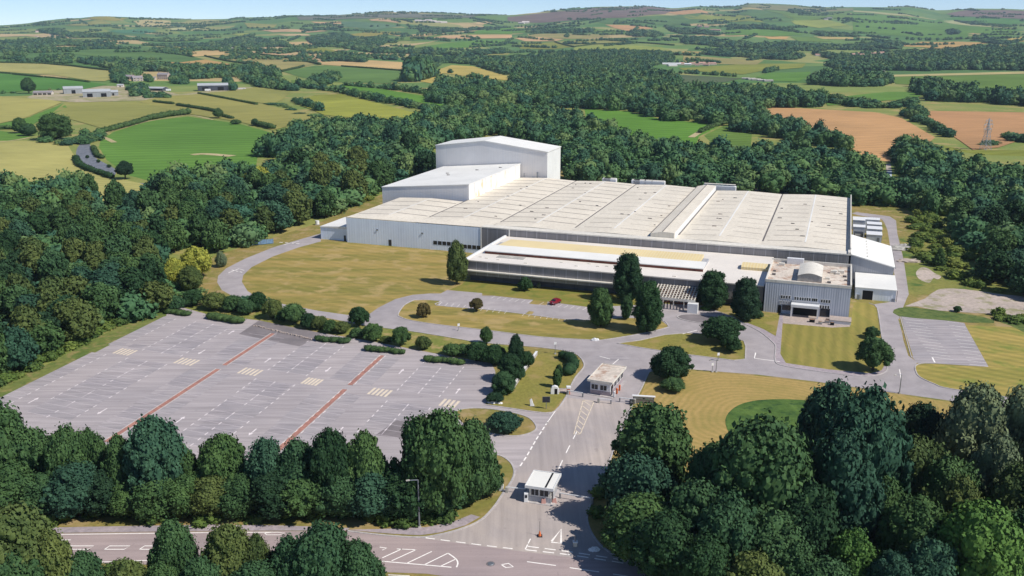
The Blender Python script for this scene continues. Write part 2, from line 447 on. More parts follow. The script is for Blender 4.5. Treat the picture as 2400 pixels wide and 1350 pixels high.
def stripes(mat, freq, rz, k=.09):
    t = mat.node_tree; b = next(n for n in t.nodes if n.type == 'BSDF_PRINCIPLED'); src = b.inputs['Base Color'].links[0].from_socket
    g = t.nodes.new('ShaderNodeNewGeometry'); mp = t.nodes.new('ShaderNodeMapping'); mp.inputs['Rotation'].default_value = (0, 0, rz); t.links.new(g.outputs['Position'], mp.inputs[0])
    w_ = t.nodes.new('ShaderNodeTexWave'); w_.inputs['Scale'].default_value = freq; w_.inputs['Distortion'].default_value = 1.2; w_.inputs['Detail'].default_value = 3; t.links.new(mp.outputs[0], w_.inputs['Vector'])
    r_ = t.nodes.new('ShaderNodeValToRGB'); r_.color_ramp.elements[0].color = (1 - k, 1 - k * .8, 1 - k, 1); r_.color_ramp.elements[1].color = (1 + k * 1.6, 1 + k * 1.2, 1 + k * 1.3, 1); t.links.new(w_.outputs['Fac'], r_.inputs[0])
    m_ = t.nodes.new('ShaderNodeMix'); m_.data_type = 'RGBA'; m_.blend_type = 'MULTIPLY'; m_.inputs[0].default_value = 1; t.links.new(src, m_.inputs[6]); t.links.new(r_.outputs[0], m_.inputs[7]); t.links.new(m_.outputs[2], b.inputs['Base Color'])
# broad dry verge under everything on the site
area('verge_ground', [(-300, 1500), (-300, 950), (0, 905), (290, 770), (440, 690), (500, 600), (740, 525), (880, 462), (1020, 400), (1330, 400), (1600, 425), (2000, 445), (2110, 470), (2180, 560),
      (2230, 640), (2420, 700), (2800, 800), (2800, 1500)], .006, 'verge')
stripes(M['lawn'], .085, -1.0, .05)
area('lawn', [(812, 568), (1060, 592), (1110, 640), (1095, 672), (1160, 690), (1052, 680), (1033, 688), (1007, 688), (967, 691), (927, 701), (887, 721), (866, 736),
      (820, 739), (743, 728), (660, 712), (606, 699), (580, 682), (567, 661), (570, 645), (590, 626), (640, 601), (700, 580), (752, 566)], .012, 'lawn')
M['lawn_front'] = mottled('lawn_front', (126, 128, 58), (148, 134, 70), .09, 1.2, (116, 122, 56), stretch=(.5, 3, 1), rz=AZF)
area('lawn', [(1095, 657), (1440, 692), (1600, 705), (1600, 720), (1377, 719), (1283, 707), (1250, 703), (1153, 692), (1052, 679), (1080, 668)], .016, 'lawn_front')

ROAD = [(-60, 566)]
# perimeter road from the far left corner of the factory round the loop to the gate
area('road', [(752, 547), (700, 562), (640, 580), (575, 606), (530, 629), (511, 647), (509, 662), (520, 680), (545, 694), (580, 706), (640, 720), (720, 736), (790, 750), (860, 764),
      (893, 768), (967, 777), (1060, 792), (1127, 803), (1240, 812), (1317, 821), (1353, 832), (1368, 850), (1367, 863), (1350, 883), (1337, 907), (1327, 930), (1300, 965), (1330, 1000), (1440, 1000), (1470, 980),
      (1483, 947), (1502, 913), (1521, 872), (1560, 866), (1625, 866), (1671, 870), (1775, 878), (1917, 895), (2067, 917), (2204, 936), (2400, 962), (2400, 925), (2225, 910), (2192, 901), (2154, 884), (2144, 867), (2146, 857), (2150, 849),
      (2129, 834), (2117, 797), (2108, 742), (2125, 700), (2130, 690), (2118, 610), (2103, 547), (2100, 517), (2085, 507), (2007, 497), (1996, 500), (2010, 504), (2067, 514), (2074, 524), (2080, 540), (2083, 557), (2090, 600), (2098, 655),
      (2099, 706), (2050, 713), (2056, 734), (2067, 784), (2079, 859), (2075, 872), (2054, 880), (2017, 882), (1942, 874), (1842, 859), (1817, 847),
      (1817, 810), (1812, 800), (1780, 775), (1745, 757), (1720, 742), (1640, 715), (1560, 712), (1380, 720),
      (1283, 707), (1283, 716), (1240, 712), (1250, 703), (1153, 693), (1130, 693), (1130, 687), (1048, 680), (1033, 688), (1007, 688), (967, 691), (927, 701), (887, 721), (866, 736),
      (820, 739), (743, 728), (660, 712), (606, 699), (580, 682), (567, 661), (570, 645), (590, 626), (640, 601), (700, 580), (752, 566)], .020, 'asphalt')
# islands of lawn within the roads
ISL1 = [(933, 737), (940, 744), (967, 752), (1033, 762), (1147, 775), (1267, 790), (1387, 797), (1420, 796), (1500, 783), (1560, 769), (1566, 764), (1548, 750), (1470, 745), (1400, 750), (1320, 748), (1233, 737), (1130, 725), (1023, 716), (1033, 706), (1000, 703), (970, 704), (947, 716)]
area('lawn', ISL1, .028, 'lawn'); kerb(ISL1, True, .28, .12, 3)
ISL2 = [(1446, 805), (1500, 798), (1557, 785), (1607, 781), (1660, 783), (1743, 799), (1748, 812), (1747, 842), (1720, 845), (1600, 830), (1500, 815)]
area('lawn', ISL2, .028, 'lawn_green'); kerb(ISL2, True, .28, .12, 0)
area('traffic_island', [(1588, 744), (1600, 738), (1640, 738), (1700, 746), (1730, 756), (1715, 764), (1660, 760), (1610, 752)], .10, 'asphalt_dark', 4)
kerb([(1588, 744), (1600, 738), (1640, 738), (1700, 746), (1730, 756), (1715, 764), (1660, 760), (1610, 752)], True, .35, .13, 4)
LB = [(1833, 760), (1935, 762), (1995, 752), (2001, 708), (2037, 711), (2056, 722), (2061, 784), (2074, 855), (2066, 868), (2040, 875), (1942, 866), (1842, 851), (1829, 830)]
M['lawn_office'] = mottled('lawn_office', (132, 130, 62), (152, 138, 74), .05, 1.0, (142, 134, 68), stretch=(3.2, .35, 1), rz=AZF + .05)
stripes(M['lawn_office'], .11, AZF)
area('lawn', LB, .028, 'lawn_office')
area('footway', [(1817, 847), (1842, 859), (1942, 874), (2017, 882), (2054, 880), (2075, 872), (2079, 859), (2074, 855), (2066, 868), (2040, 875), (1942, 866), (1842, 851), (1829, 830), (1834, 760), (1836, 735), (1828, 735), (1818, 788), (1790, 772), (1752, 757), (1740, 757), (1780, 777), (1812, 803), (1818, 815)], .032, 'pavement')
kerb([(1740, 757), (1780, 777), (1812, 803), (1818, 815), (1817, 847), (1842, 859), (1942, 874), (2017, 882), (2054, 880), (2077, 870), (2078, 850), (2066, 784), (2056, 722), (2037, 711)], False, .25, .12, 3)
area('lawn', [(1752, 756), (1785, 742), (1792, 734), (1832, 737), (1826, 770), (1817, 787), (1792, 771)], .028, 'lawn_green')
area('terrace', [(1834, 733), (1900, 738), (1990, 752), (1992, 766), (1950, 768), (1835, 758)], .036, 'paving')
# car park by the side road
area('parking_area', [(2112, 742), (2212, 750), (2260, 757), (2317, 860), (2192, 852), (2150, 851), (2137, 836)], .024, M['asphalt_bay'])
LD = [(2146, 857), (2146, 869), (2156, 884), (2192, 901), (2225, 911), (2400, 936), (2700, 960), (2700, 800), (2400, 768), (2262, 762), (2317, 860), (2250, 858), (2180, 853)]
M['lawn_striped'] = mottled('lawn_striped', (146, 138, 70), (176, 154, 88), .05, .9, (130, 136, 64), stretch=(.3, 2.4, 1), rz=.5)
stripes(M['lawn_striped'], .1, -.9, .1)
area('lawn', LD, .03, 'lawn_striped'); kerb([(2190, 852), (2160, 852), (2146, 858), (2146, 869), (2156, 884), (2192, 901), (2225, 911), (2400, 937)], False, .25, .12, 4)
area('verge_strip', [(2105, 748), (2111, 745), (2140, 836), (2130, 834)], .026, 'verge'); kerb([(2110, 743), (2136, 838)], False, .2, .12, 0)
M['rough_weeds'] = mottled('rough_weeds', (84, 104, 54), (112, 122, 66), .2, .7, (70, 92, 48), bump=.8)
area('weed_bed', [(2095, 726), (2130, 720), (2200, 728), (2300, 742), (2370, 764), (2420, 780), (2420, 700), (2330, 720), (2330, 757), (2200, 750), (2106, 741)], .034, 'rough_weeds', 2)
area('gravel_yard', [(2168, 700), (2200, 678), (2260, 678), (2345, 690), (2420, 700), (2420, 740), (2330, 736), (2200, 728), (2150, 718), (2120, 718)], .040, 'gravel', 2)
area('gravel_patch', [(2147, 638), (2160, 627), (2176, 630), (2190, 640), (2206, 648), (2198, 655), (2188, 652), (2180, 662), (2166, 660), (2152, 652)], .040, 'gravel', 3)
area('rough_grass', [(2108, 560), (2170, 540), (2260, 580), (2300, 640), (2420, 680), (2420, 720), (2345, 690), (2260, 677), (2168, 690), (2130, 690), (2118, 608)], .012, 'rough_grass')
area('yard', [(1996, 500), (1990, 463), (1900, 448), (1700, 435), (1330, 412), (1330, 420), (1700, 440), (1985, 470)], .022, 'asphalt')
area('rough_grass', [(1996, 492), (2000, 478), (2080, 480), (2108, 488), (2150, 470), (2110, 450), (1996, 455), (1800, 440), (1800, 446), (1985, 460)], .026, 'verge')
# lawn by the gate
M['lawn_rings'] = None
def rings():
    t = NT('lawn_rings'); cx, cy = at(1790, 985)
    v = t.n('ShaderNodeNewGeometry'); s = t.n('ShaderNodeVectorMath', operation='SUBTRACT'); t.l(v.outputs['Position'], s.inputs[0]); s.inputs[1].default_value = (cx, cy, 0)
    w = t.n('ShaderNodeTexWave', wave_type='RINGS', rings_direction='Z'); w.inputs['Scale'].default_value = .2; w.inputs['Distortion'].default_value = 26; w.inputs['Detail'].default_value = 3; w.inputs['Detail Scale'].default_value = .12; w.inputs['Detail Roughness'].default_value = .6
    t.l(s.outputs[0], w.inputs['Vector'])
    a = t.ramp(w.outputs['Fac'], [(.1, rgba((166, 144, 86), KG)), (.9, rgba((178, 151, 94), KG))])
    a = t.mix(a, t.ramp(t.noise(t.pos(), 1.0, 4, .6), [(.3, (.85, .88, .85, 1)), (.7, (1.12, 1.1, 1.1, 1))]), 1.0, 'MULTIPLY')
    g = t.ramp(t.noise(t.pos(), .06, 3, .6), [(.5, (0, 0, 0, 1)), (.7, (.7, .7, .7, 1))])
    a = t.mix(a, rgba((140, 132, 70), KG), g); t.color(a); t.b.inputs['Roughness'].default_value = .95
    return t.m
M['lawn_rings'] = rings()
area('lawn', [(1523, 876), (1560, 869), (1625, 869), (1671, 873), (1775, 881), (1917, 898), (2067, 920), (2204, 939), (2420, 968), (2500, 1100), (1900, 1200), (1560, 1200), (1480, 1000), (1500, 930)], .014, 'lawn_rings')
area('flower_bed', [(1700, 985), (1722, 955), (1765, 940), (1830, 936), (1900, 940), (1960, 955), (1950, 1010), (1880, 1040), (1790, 1040), (1720, 1025)], .05, 'weeds', 4)
kerb([(1521, 872), (1502, 913), (1483, 947), (1469, 982), (1440, 1050), (1425, 1092), (1405, 1135), (1385, 1180), (1377, 1205), (1377, 1225), (1388, 1252), (1410, 1280), (1450, 1306), (1520, 1326)], False, .3, .12, 4)
GL = [(1260, 830), (1290, 826), (1330, 834), (1352, 846), (1362, 858), (1348, 882), (1334, 905), (1322, 930), (1298, 962), (1274, 966), (1200, 956), (1140, 947), (1190, 920), (1228, 872)]
area('lawn', GL, .028, 'lawn_green')
kerb([(893, 768), (967, 777), (1060, 792), (1127, 803), (1240, 812), (1317, 821), (1353, 832), (1368, 850), (1367, 863), (1350, 883), (1337, 907), (1327, 930), (1302, 963), (1273, 968), (1200, 958), (1137, 949)], False, .3, .12, 3)
# ---- big car park
area('car_park', [(-120, 962), (0, 931), (67, 910), (140, 867), (220, 823), (290, 790), (333, 767), (390, 738), (390, 712), (433, 722), (487, 737), (573, 747), (607, 751), (650, 760), (750, 780), (860, 798), (907, 807), (990, 823),
      (1083, 840), (1152, 852), (1160, 868), (1165, 900), (1150, 925), (1137, 948), (1200, 957), (1273, 967), (1300, 965), (1283, 990), (1210, 1110), (1190, 1160), (1060, 1130), (900, 1105), (500, 1095), (-120, 1130)], .018, 'asphalt_lot')
OL = at(648, 777); UL = (math.cos(AZL), -math.sin(AZL)); DL = (math.sin(AZL), math.cos(AZL))
def lot(u, wv):
    d = wv - .1405 * u
    return (OL[0] + UL[0] * u + DL[0] * d, OL[1] + UL[1] * u + DL[1] * d)
TOPW = lambda u: (9.0 - .21 * (u + 25)) + .1405 * u - 6.5
marks = MB(); worn = MB(); cross = MB()
def mark(mb, a, b, wd, z=.034):
    strip('', [a, b], wd, z, None, mb=mb)
BAYS = [(-36.0, -31.6, 'L'), (-25.0, -13.4, 'C'), (-6.4, -.7, 'L'), (.7, 4.6, 'R'), (11.4, 21.6, 'C'), (27.3, 32.8, 'L'), (34.2, 38.2, 'R'), (44.6, 54.6, 'C')]
rng = random.Random(3)
for u0, u1, kind in BAYS:
    for w0, w1 in ((-63, -30), (-24, TOPW((u0 + u1) / 2))):
        if u0 > 40 and w0 < -40: w0 = -46
        sheet('parking_area', [lot(u0, w0), lot(u1, w0), lot(u1, w1), lot(u0, w1)], .026, M['asphalt_bay'])
        n = int((w1 - w0) / 2.5)
        for i in range(n + 1):
            wv = w0 + i * 2.5
            if rng.random() < .9: mark(worn, lot(u0 + .2, wv), lot(u1 - .2, wv), .09, .031)
            ends = [u1] if kind == 'L' else [u0] if kind == 'R' else [u0, (u0 + u1) / 2, u1]
            for e in ends:
                if rng.random() < .85: mark(marks, lot(e, wv - .55), lot(e, wv + .55), .2)
        if kind == 'C': # middle line of the double bays
            um = (u0 + u1) / 2
            for i in range(n):
                if rng.random() < .45: mark(worn, lot(um, w0 + i * 2.5 + .3), lot(um, w0 + i * 2.5 + 1.9), .12, .031)
for a0, a1 in ((-31.6, -25), (-13.4, -6.4), (4.6, 11.4), (21.6, 27.3), (38.2, 44.6), (55.0, 60.5)):   # crossing stripes across each aisle
    k = 5 if a0 < 50 else 4
    for i in range(k):
        u = a0 + .7 + (a1 - a0 - 1.4) * (i + .5) / k
        mark(cross, lot(u - .1, -28.8), lot(u + .1, -25.0), .6)
def arrow(u, wv, s=1, L=3.0):
    mark(marks, lot(u, wv - L / 2 * s), lot(u, wv + L * .2 * s), .28)
    a, b, c = lot(u - .5, wv + L * .2 * s), lot(u + .5, wv + L * .2 * s), lot(u, wv + L * .55 * s)
    marks.add([(p[0], p[1], .034) for p in (a, b, c)], [(0, 1, 2)])
for u, wv, s in ((-28, -58, 1), (-10.2, -57, -1), (7.8, -54.5, 1), (24.8, -54, -1), (-11, -5, 1), (-10.2, -20, -1), (8.2, -19, 1), (24.7, -19, -1), (41.5, -14, 1), (57.5, -20, 1), (41, -47, -1)): arrow(u, wv, s)
o = cross.build('crossing_marking', M['paint_cream']); o['kind'] = 'structure'
o = marks.build('parking_marking', M['paint_worn']); o['kind'] = 'structure'
o = worn.build('parking_line', plain('faded_line', (206, 194, 198), .9, .8, var=.1, scale=1)); o['kind'] = 'structure'
for uc, w0, w1 in ((0, -68, -28.2), (0, -25.6, TOPW(0) + 1), (33.4, -66, -28.2), (33.4, -25.6, TOPW(33) - 1)):
    strip('red_gravel_strip', [lot(uc, w0), lot(uc, w1)], 1.15, .030, M['red_strip'])
    for s in (-.7, .7): strip('kerb', [lot(uc + s, w0), lot(uc + s, w1)], .16, 0, M['kerb'], height=.11)
area('asphalt_patch', [(560, 783), (607, 751), (655, 765), (648, 780), (640, 800)], .0289, 'asphalt_dark')
area('asphalt_patch', [(640, 800), (650, 778), (733, 797), (702, 812)], .0295, 'asphalt_dark')
area('asphalt_patch', [(612, 752), (650, 760), (752, 781), (738, 796), (655, 776)], .0335, 'asphalt_dark')
for u0, u1, w0, w1 in ((-24.8, -19.4, -12, -7), (-19, -13.6, -20, -12), (-6, -1, -20, -12), (11.6, 16.2, -50, -42), (16.6, 21.4, -20, -14), (-24.6, -13.6, -47, -42), (-36, -32, -45, -40), (44.8, 49.4, -20, -15), (28, 32.6, -56, -48), (-5.8, -1, -58, -52), (-24, -14, -33, -30), (-6, -1, -40, -34), (12, 21, -38, -30), (-30, -26, -24, -21), (13, 21, -60, -52), (46, 54, -34, -30), (28, 33, -23, -18), (-18, -14, -54, -48), (1, 5, -24, -21)):
    sheet('asphalt_patch', [lot(u0, w0), lot(u1, w0 + .5), lot(u1, w1), lot(u0, w1 - .4)], .0278, M['asphalt_stain'])
area('asphalt_patch', [(880, 1020), (930, 985), (1010, 985), (960, 1030)], .0285, 'asphalt_dark')
# island with round shrub at the exit
ISL3 = [(1069, 967), (1080, 960), (1110, 957), (1150, 959), (1200, 967), (1240, 980), (1257, 1000), (1250, 1012), (1222, 1021), (1190, 1022), (1150, 1016), (1100, 1002), (1075, 985)]
area('lawn', ISL3, .040, 'verge', 3); kerb(ISL3, True, .3, .13, 3)
area('verge_strip', [(0, 933), (67, 912), (140, 869), (290, 792), (390, 740), (392, 715), (380, 716), (250, 780), (120, 850), (-40, 925)], .024, mottled('green_verge', (96, 114, 56), (124, 128, 70), .12, .8, (146, 134, 86)))
area('verge_strip', [(433, 722), (487, 737), (573, 746), (650, 758), (760, 780), (860, 796), (990, 821), (1085, 838), (1150, 850), (1235, 816), (1120, 800), (960, 776), (890, 767), (800, 752), (640, 722), (520, 690), (460, 690)], .0125, mottled('hedge_verge', (150, 138, 78), (116, 128, 58), .1, .8, (172, 150, 100)))
# ---- gate road and main road
area('gate_road', [(1327, 932), (1300, 965), (1283, 990), (1210, 1105), (1207, 1112), (1198, 1130), (1177, 1160), (1158, 1188), (1130, 1217), (1090, 1237), (1033, 1253), (983, 1262), (1200, 1300), (1530, 1338), (1520, 1322), (1450, 1305), (1410, 1278), (1388, 1250), (1377, 1223), (1377, 1202), (1387, 1177), (1407, 1130), (1427, 1087), (1440, 1050), (1469, 980), (1483, 947)], .032, 'asphalt_gate')
area('main_road', [(-700, 1255), (160, 1250), (480, 1246), (667, 1245), (813, 1246), (900, 1256), (983, 1261), (1200, 1290), (1530, 1330), (1620, 1342), (2000, 1400), (2900, 1520), (2900, 1700), (1500, 1420), (1000, 1345), (640, 1332), (223, 1320), (-700, 1330)], .036, 'asphalt_road')
area('verge_strip', [(1131, 1070), (1150, 1064), (1177, 1070), (1197, 1086), (1203, 1104), (1196, 1128), (1174, 1158), (1155, 1186), (1127, 1213), (1085, 1232), (1000, 1240), (1000, 1180)], .038, 'verge', 2)
kerb([(1150, 1064), (1177, 1070), (1199, 1087), (1206, 1110), (1198, 1130), (1177, 1160), (1158, 1188), (1130, 1217), (1090, 1237), (1033, 1253), (983, 1260), (900, 1255), (813, 1245)], False, .35, .12, 4)
area('footway', [(813, 1242), (900, 1250), (983, 1255), (1033, 1248), (1090, 1232), (1125, 1212), (1105, 1206), (1060, 1224), (1000, 1236), (900, 1240)], .042, 'pavement')
area('footway', [(-100, 1240), (160, 1236), (480, 1230), (667, 1232), (820, 1238), (813, 1244), (667, 1244), (480, 1245), (160, 1249), (-100, 1252)], .042, 'pavement')
# painted lines
def pline(pts, wd, dash=None, mat='paint', z=.045, smooth=0):
    Wd = px_world(pts)
    if smooth: Wd = catmull(Wd, False, smooth)
    return strip('', Wd, wd, z, None, dash=dash, mb=RC if mat == 'paint_cream' else RM)
RM = MB(); RC = MB()
pline([(1283, 990), (1257, 1030), (1233, 1072), (1210, 1106)], .28, (1.5, .8))
pline([(1302, 963), (1281, 993)], .18)
pline([(1352, 1012), (1330, 1055), (1318, 1080), (1300, 1120)], .2, (3.4, 3.0))
for a, b in (((1367, 938), (1345, 1018)), ((1392, 942), (1360, 1018)), ((1345, 1018), (1360, 1018)), ((1367, 938), (1392, 942))): pline([a, b], .2, mat='paint_cream')
for i in range(7):
    f0 = (i + .1) / 7; f1 = min(1, (i + 1.1) / 7)
    a = (1367 + (1345 - 1367) * f0, 938 + 80 * f0); b = (1392 + (1360 - 1392) * f1, 942 + 76 * f1); pline([a, b], .22, mat='paint_cream')
pline([(997, 1261), (1090, 1273), (1160, 1282), (1233, 1290)], .22, (1.5, .95))
pline([(1232, 1289), (1330, 1300), (1430, 1315), (1530, 1333), (1600, 1345)], .25, (1.7, .9))
pline([(1237, 1281), (1330, 1293), (1430, 1308), (1520, 1324)], .25, (1.7, .9))
pline([(1231, 1288), (1240, 1270), (1250, 1250)], .2, (1.4, .3))
pline([(1293, 1269), (1315, 1241), (1315, 1274), (1292, 1271)], .36)
pline([(1235, 1317), (1303, 1326)], .2); pline([(1335, 1331), (1404, 1341)], .2); pline([(1437, 1346), (1500, 1356)], .2)
pline([(896, 1316), (1058, 1330)], .2); pline([(1050, 1297), (1068, 1310), (1073, 1320), (1070, 1330)], .22, smooth=3)
pline([(890, 1283), (906, 1285), (896, 1290)], .2)
for a, b in (((896, 1308), (942, 1287)), ((918, 1315), (975, 1289)), ((955, 1320), (1012, 1293)), ((995, 1324), (1050, 1297)), ((1034, 1327), (1068, 1311))): pline([a, b], .2)
pline([(930, 1287), (975, 1289)], .18)
pline([(1175, 1324), (1192, 1321), (1203, 1329), (1186, 1331), (1175, 1324)], .2)
def loopmark(x0, x1, y, h):
    pline([(x0, y + h), (x0 + 12, y - h), (x1, y - h), (x1 - 14, y + h), (x0, y + h)], .2)
for x0, x1 in ((60, 128), (152, 220), (245, 305), (327, 385)): loopmark(x0, x1, 1284, 4)
loopmark(95, 166, 1270, 4)
pline([(-300, 1258), (160, 1253), (480, 1249), (640, 1248)], .18); pline([(-100, 1318), (223, 1318), (400, 1312), (640, 1326)], .18)
pline([(620, 1250), (650, 1248), (668, 1250), (655, 1254), (625, 1254), (620, 1250)], .15)
pline([(1530, 1334), (1700, 1362), (2000, 1410)], .18); pline([(910, 1348), (960, 1350)], .18); pline([(1330, 1352), (1370, 1356)], .18)
# site-road paint
pline([(1771, 827), (1768, 840), (1828, 848)], .3); pline([(1600, 783), (1634, 774)], .25); pline([(2108, 866), (2112, 888)], .2)
pline([(2185, 838), (2191, 850)], .35); pline([(543, 633), (575, 640)], .4, (1.2, .8)); pline([(535, 640), (560, 630), (572, 634)], .3)
pline([(655, 568), (708, 572)], .5, (1.4, .9)); pline([(665, 574), (700, 566)], .3); pline([(1405, 835), (1430, 842)], .2); pline([(1435, 855), (1450, 842)], .2)
for i in range(13):
    f = i / 12
    a = (2119 + 65 * f, 748 + 89 * f); pline([a, (a[0] + 45 + 4 * f, a[1] + 5 + f)], .13)
    a = (2220 + 52 * f, 754 + 100 * f); pline([a, (a[0] + 38 + 6 * f, a[1] + 5)], .13)
for i in range(22): # small bays in front of the grey block
    f = i / 21
    if i not in (12, 13): pline([(1036 + 290 * f, 708 + 40 * f), (1028 + 290 * f + 4 * f, 716 + 37 * f)], .1)
for i in range(16):
    f = i / 15
    if i not in (7,): pline([(1160 + 215 * f, 694 + 27 * f), (1150 + 215 * f, 700 + 27 * f)], .1)
o = RC.build('hatched_marking', M['paint_cream']); o['kind'] = 'structure'
o = RM.build('road_marking', M['paint']); o['kind'] = 'structure'
area('verge_strip', [(1240, 712), (1253, 703), (1270, 705), (1258, 714)], .034, 'lawn'); area('verge_strip', [(1228, 738), (1240, 729), (1252, 731), (1243, 741)], .034, 'lawn')
area('asphalt_patch', [(1380, 835), (1440, 828), (1480, 842), (1420, 850)], .024, 'asphalt_bay')
# muddy hollow beyond the wood and the bare track with it
area('pond', [(178, 365), (182, 345), (198, 330), (208, 333), (215, 350), (222, 368), (245, 382), (268, 395), (272, 405), (262, 414), (235, 405), (205, 394), (182, 385)], .02, 'pond', 3)
area('track', [(296, 432), (302, 427), (345, 430), (346, 434)], .02, 'pond')
area('track', [(2072, 432), (2078, 402), (2090, 400), (2090, 424), (2118, 428), (2100, 442), (2085, 440)], .024, mottled('pale_track', (196, 202, 214), (180, 186, 198), .2, 1))
area('track', [(2076, 385), (2087, 383), (2090, 400), (2078, 402)], .03, 'gravel')
area('clearing', [(1352, 418), (1362, 405), (1380, 398), (1384, 410), (1375, 422)], .022, 'gravel'); area('clearing', [(1582, 430), (1588, 404), (1608, 404), (1600, 430)], .022, 'soil')
# ------------------------------------------------------------------ the factory site buildings (local frame: x along the fronts, y away from them)
OF = (103.2, 270.35); UF = (math.cos(AZF), -math.sin(AZF)); DF = (math.sin(AZF), math.cos(AZF))
def fw(u, d): return (OF[0] + UF[0] * u + DF[0] * d, OF[1] + UF[1] * u + DF[1] * d)
def fl(px, py, z=0.0):
    x, y = at(px, py, z); a, b = x - OF[0], y - OF[1]
    return a * UF[0] + b * UF[1], a * DF[0] + b * DF[1]
def fthing(name, u, d, label, cat, group=None):
    o = empty(name, (*fw(u, d), 0), -AZF); return tag(o, label, cat, group)

M['roof'] = cladding('roof_sheet', (236, 226, 208), (0, 1), 1.1, .85, .2, None, .6, .18, (160, 148, 130))
M['roof_plain'] = cladding('roof_sheet_plain', (238, 230, 220), (1, 0), .9, .84, .08, None, .6, .12, (190, 182, 165))
M['roof_white'] = cladding('roof_sheet_white', (240, 238, 232), (0, 1), .8, .86, .04, None, .6, .1, (205, 200, 190))
M['clad_white'] = cladding('cladding_white', (228, 238, 252), (1, 0), 1.0, 1.0, .10, (3.0, .07, (205, 214, 226)), .5, .25, (150, 160, 175))
M['clad_white_side'] = cladding('cladding_white_side', (238, 238, 234), (0, 1), 1.0, .85, .05, None, .5, .2, (190, 190, 185))
M['clad_tall'] = cladding('cladding_tall', (232, 228, 226), (1, 0), 1.2, .86, .06, (7.2, .1, (206, 210, 218)), .5, .2, (170, 172, 180))
M['clad_grey'] = cladding('cladding_grey', (146, 143, 143), (1, 0), .5, .88, .22, (3.6, .16, (204, 204, 208)), .5, .3, (92, 92, 96))
M['clad_grey_plain'] = cladding('cladding_grey_plain', (172, 173, 178), (1, 0), .6, .9, .15, None, .5, .3, (120, 120, 124))
M['clad_office'] = cladding('cladding_office', (192, 196, 206), (1, 0), .62, .95, .16, (1.24, .06, (166, 174, 188)), .5, .45, (120, 130, 146))
M['clad_dark'] = cladding('dark_base_wall', (112, 110, 112), (1, 0), 2.0, .8, .25, None, .7, .1, (50, 50, 54))
M['gutter'] = plain('roof_seam', (112, 106, 104), .9, .8, var=.25, scale=.4)
M['seam_dark'] = plain('roof_strip', (140, 130, 124), .9, .8, var=.22, scale=.5)
M['roof_ledge'] = cladding('roof_ledge', (226, 220, 208), (1, 0), 3.0, .9, .2, None, .7, .1, (150, 146, 138))
M['yellow_roof'] = cladding('yellow_sheet', (234, 212, 160), (1, 0), .9, .86, .1, (.9, .3, (236, 224, 186)), .6, .35, (220, 180, 110))
M['red_fascia'] = mottled('red_fascia', (134, 84, 70), (116, 72, 62), .15, 1.5, (96, 62, 56), k=.9)
M['deck'] = mottled('roof_deck', (222, 210, 198), (206, 192, 180), .15, 1.4, (178, 150, 132), k=.88)
M['rust_wall'] = None
def rust():
    t = NT('cladding_rust'); p = t.pos((.3, .3, .16), obj=True)
    n = t.noise(p, 1.0, 3, .5); n2 = t.noise(t.pos((.9, .9, .1), obj=True), 1, 3, .6)
    m = t.ramp(n, [(.56, (0, 0, 0, 1)), (.66, (.75, .75, .75, 1))])
    base = t.ramp(n2, [(.3, rgba((232, 230, 226), .86)), (.7, rgba((240, 238, 234), .86))])
    t.color(t.mix(base, rgba((226, 190, 130), .86), m)); t.b.inputs['Roughness'].default_value = .5; return t.m
M['rust_wall'] = rust()

def window(parent, u, z, w, h, d=-.03, frame=.07, name='window', side='y', mull=1, glass='glass', fm='white_paint', wall=0.0):
    """framed window standing just proud of a wall that faces -y (side='y') or +x (side='x')"""
    m = MB(); n = max(1, mull); cw = w / n
    def bx(a0, a1, z0, z1, t0, t1, mi):
        if side == 'y': m.box(a0, a1, wall - t1, wall - t0, z0, z1, mi)
        else: m.box(wall + t0, wall + t1, a0, a1, z0, z1, mi)
    bx(u - w / 2, u + w / 2, z, z + h, .004, .03, 1)
    for k in range(n + 1):
        c = u - w / 2 + k * cw; bx(c - frame / 2, c + frame / 2, z - frame, z + h + frame, .005, .06, 0)
    for zz in (z - frame, z + h): bx(u - w / 2 + frame / 2, u + w / 2 - frame / 2, zz, zz + frame, .005, .055, 0)
    return m.build(name, [M[fm], M[glass]], parent)

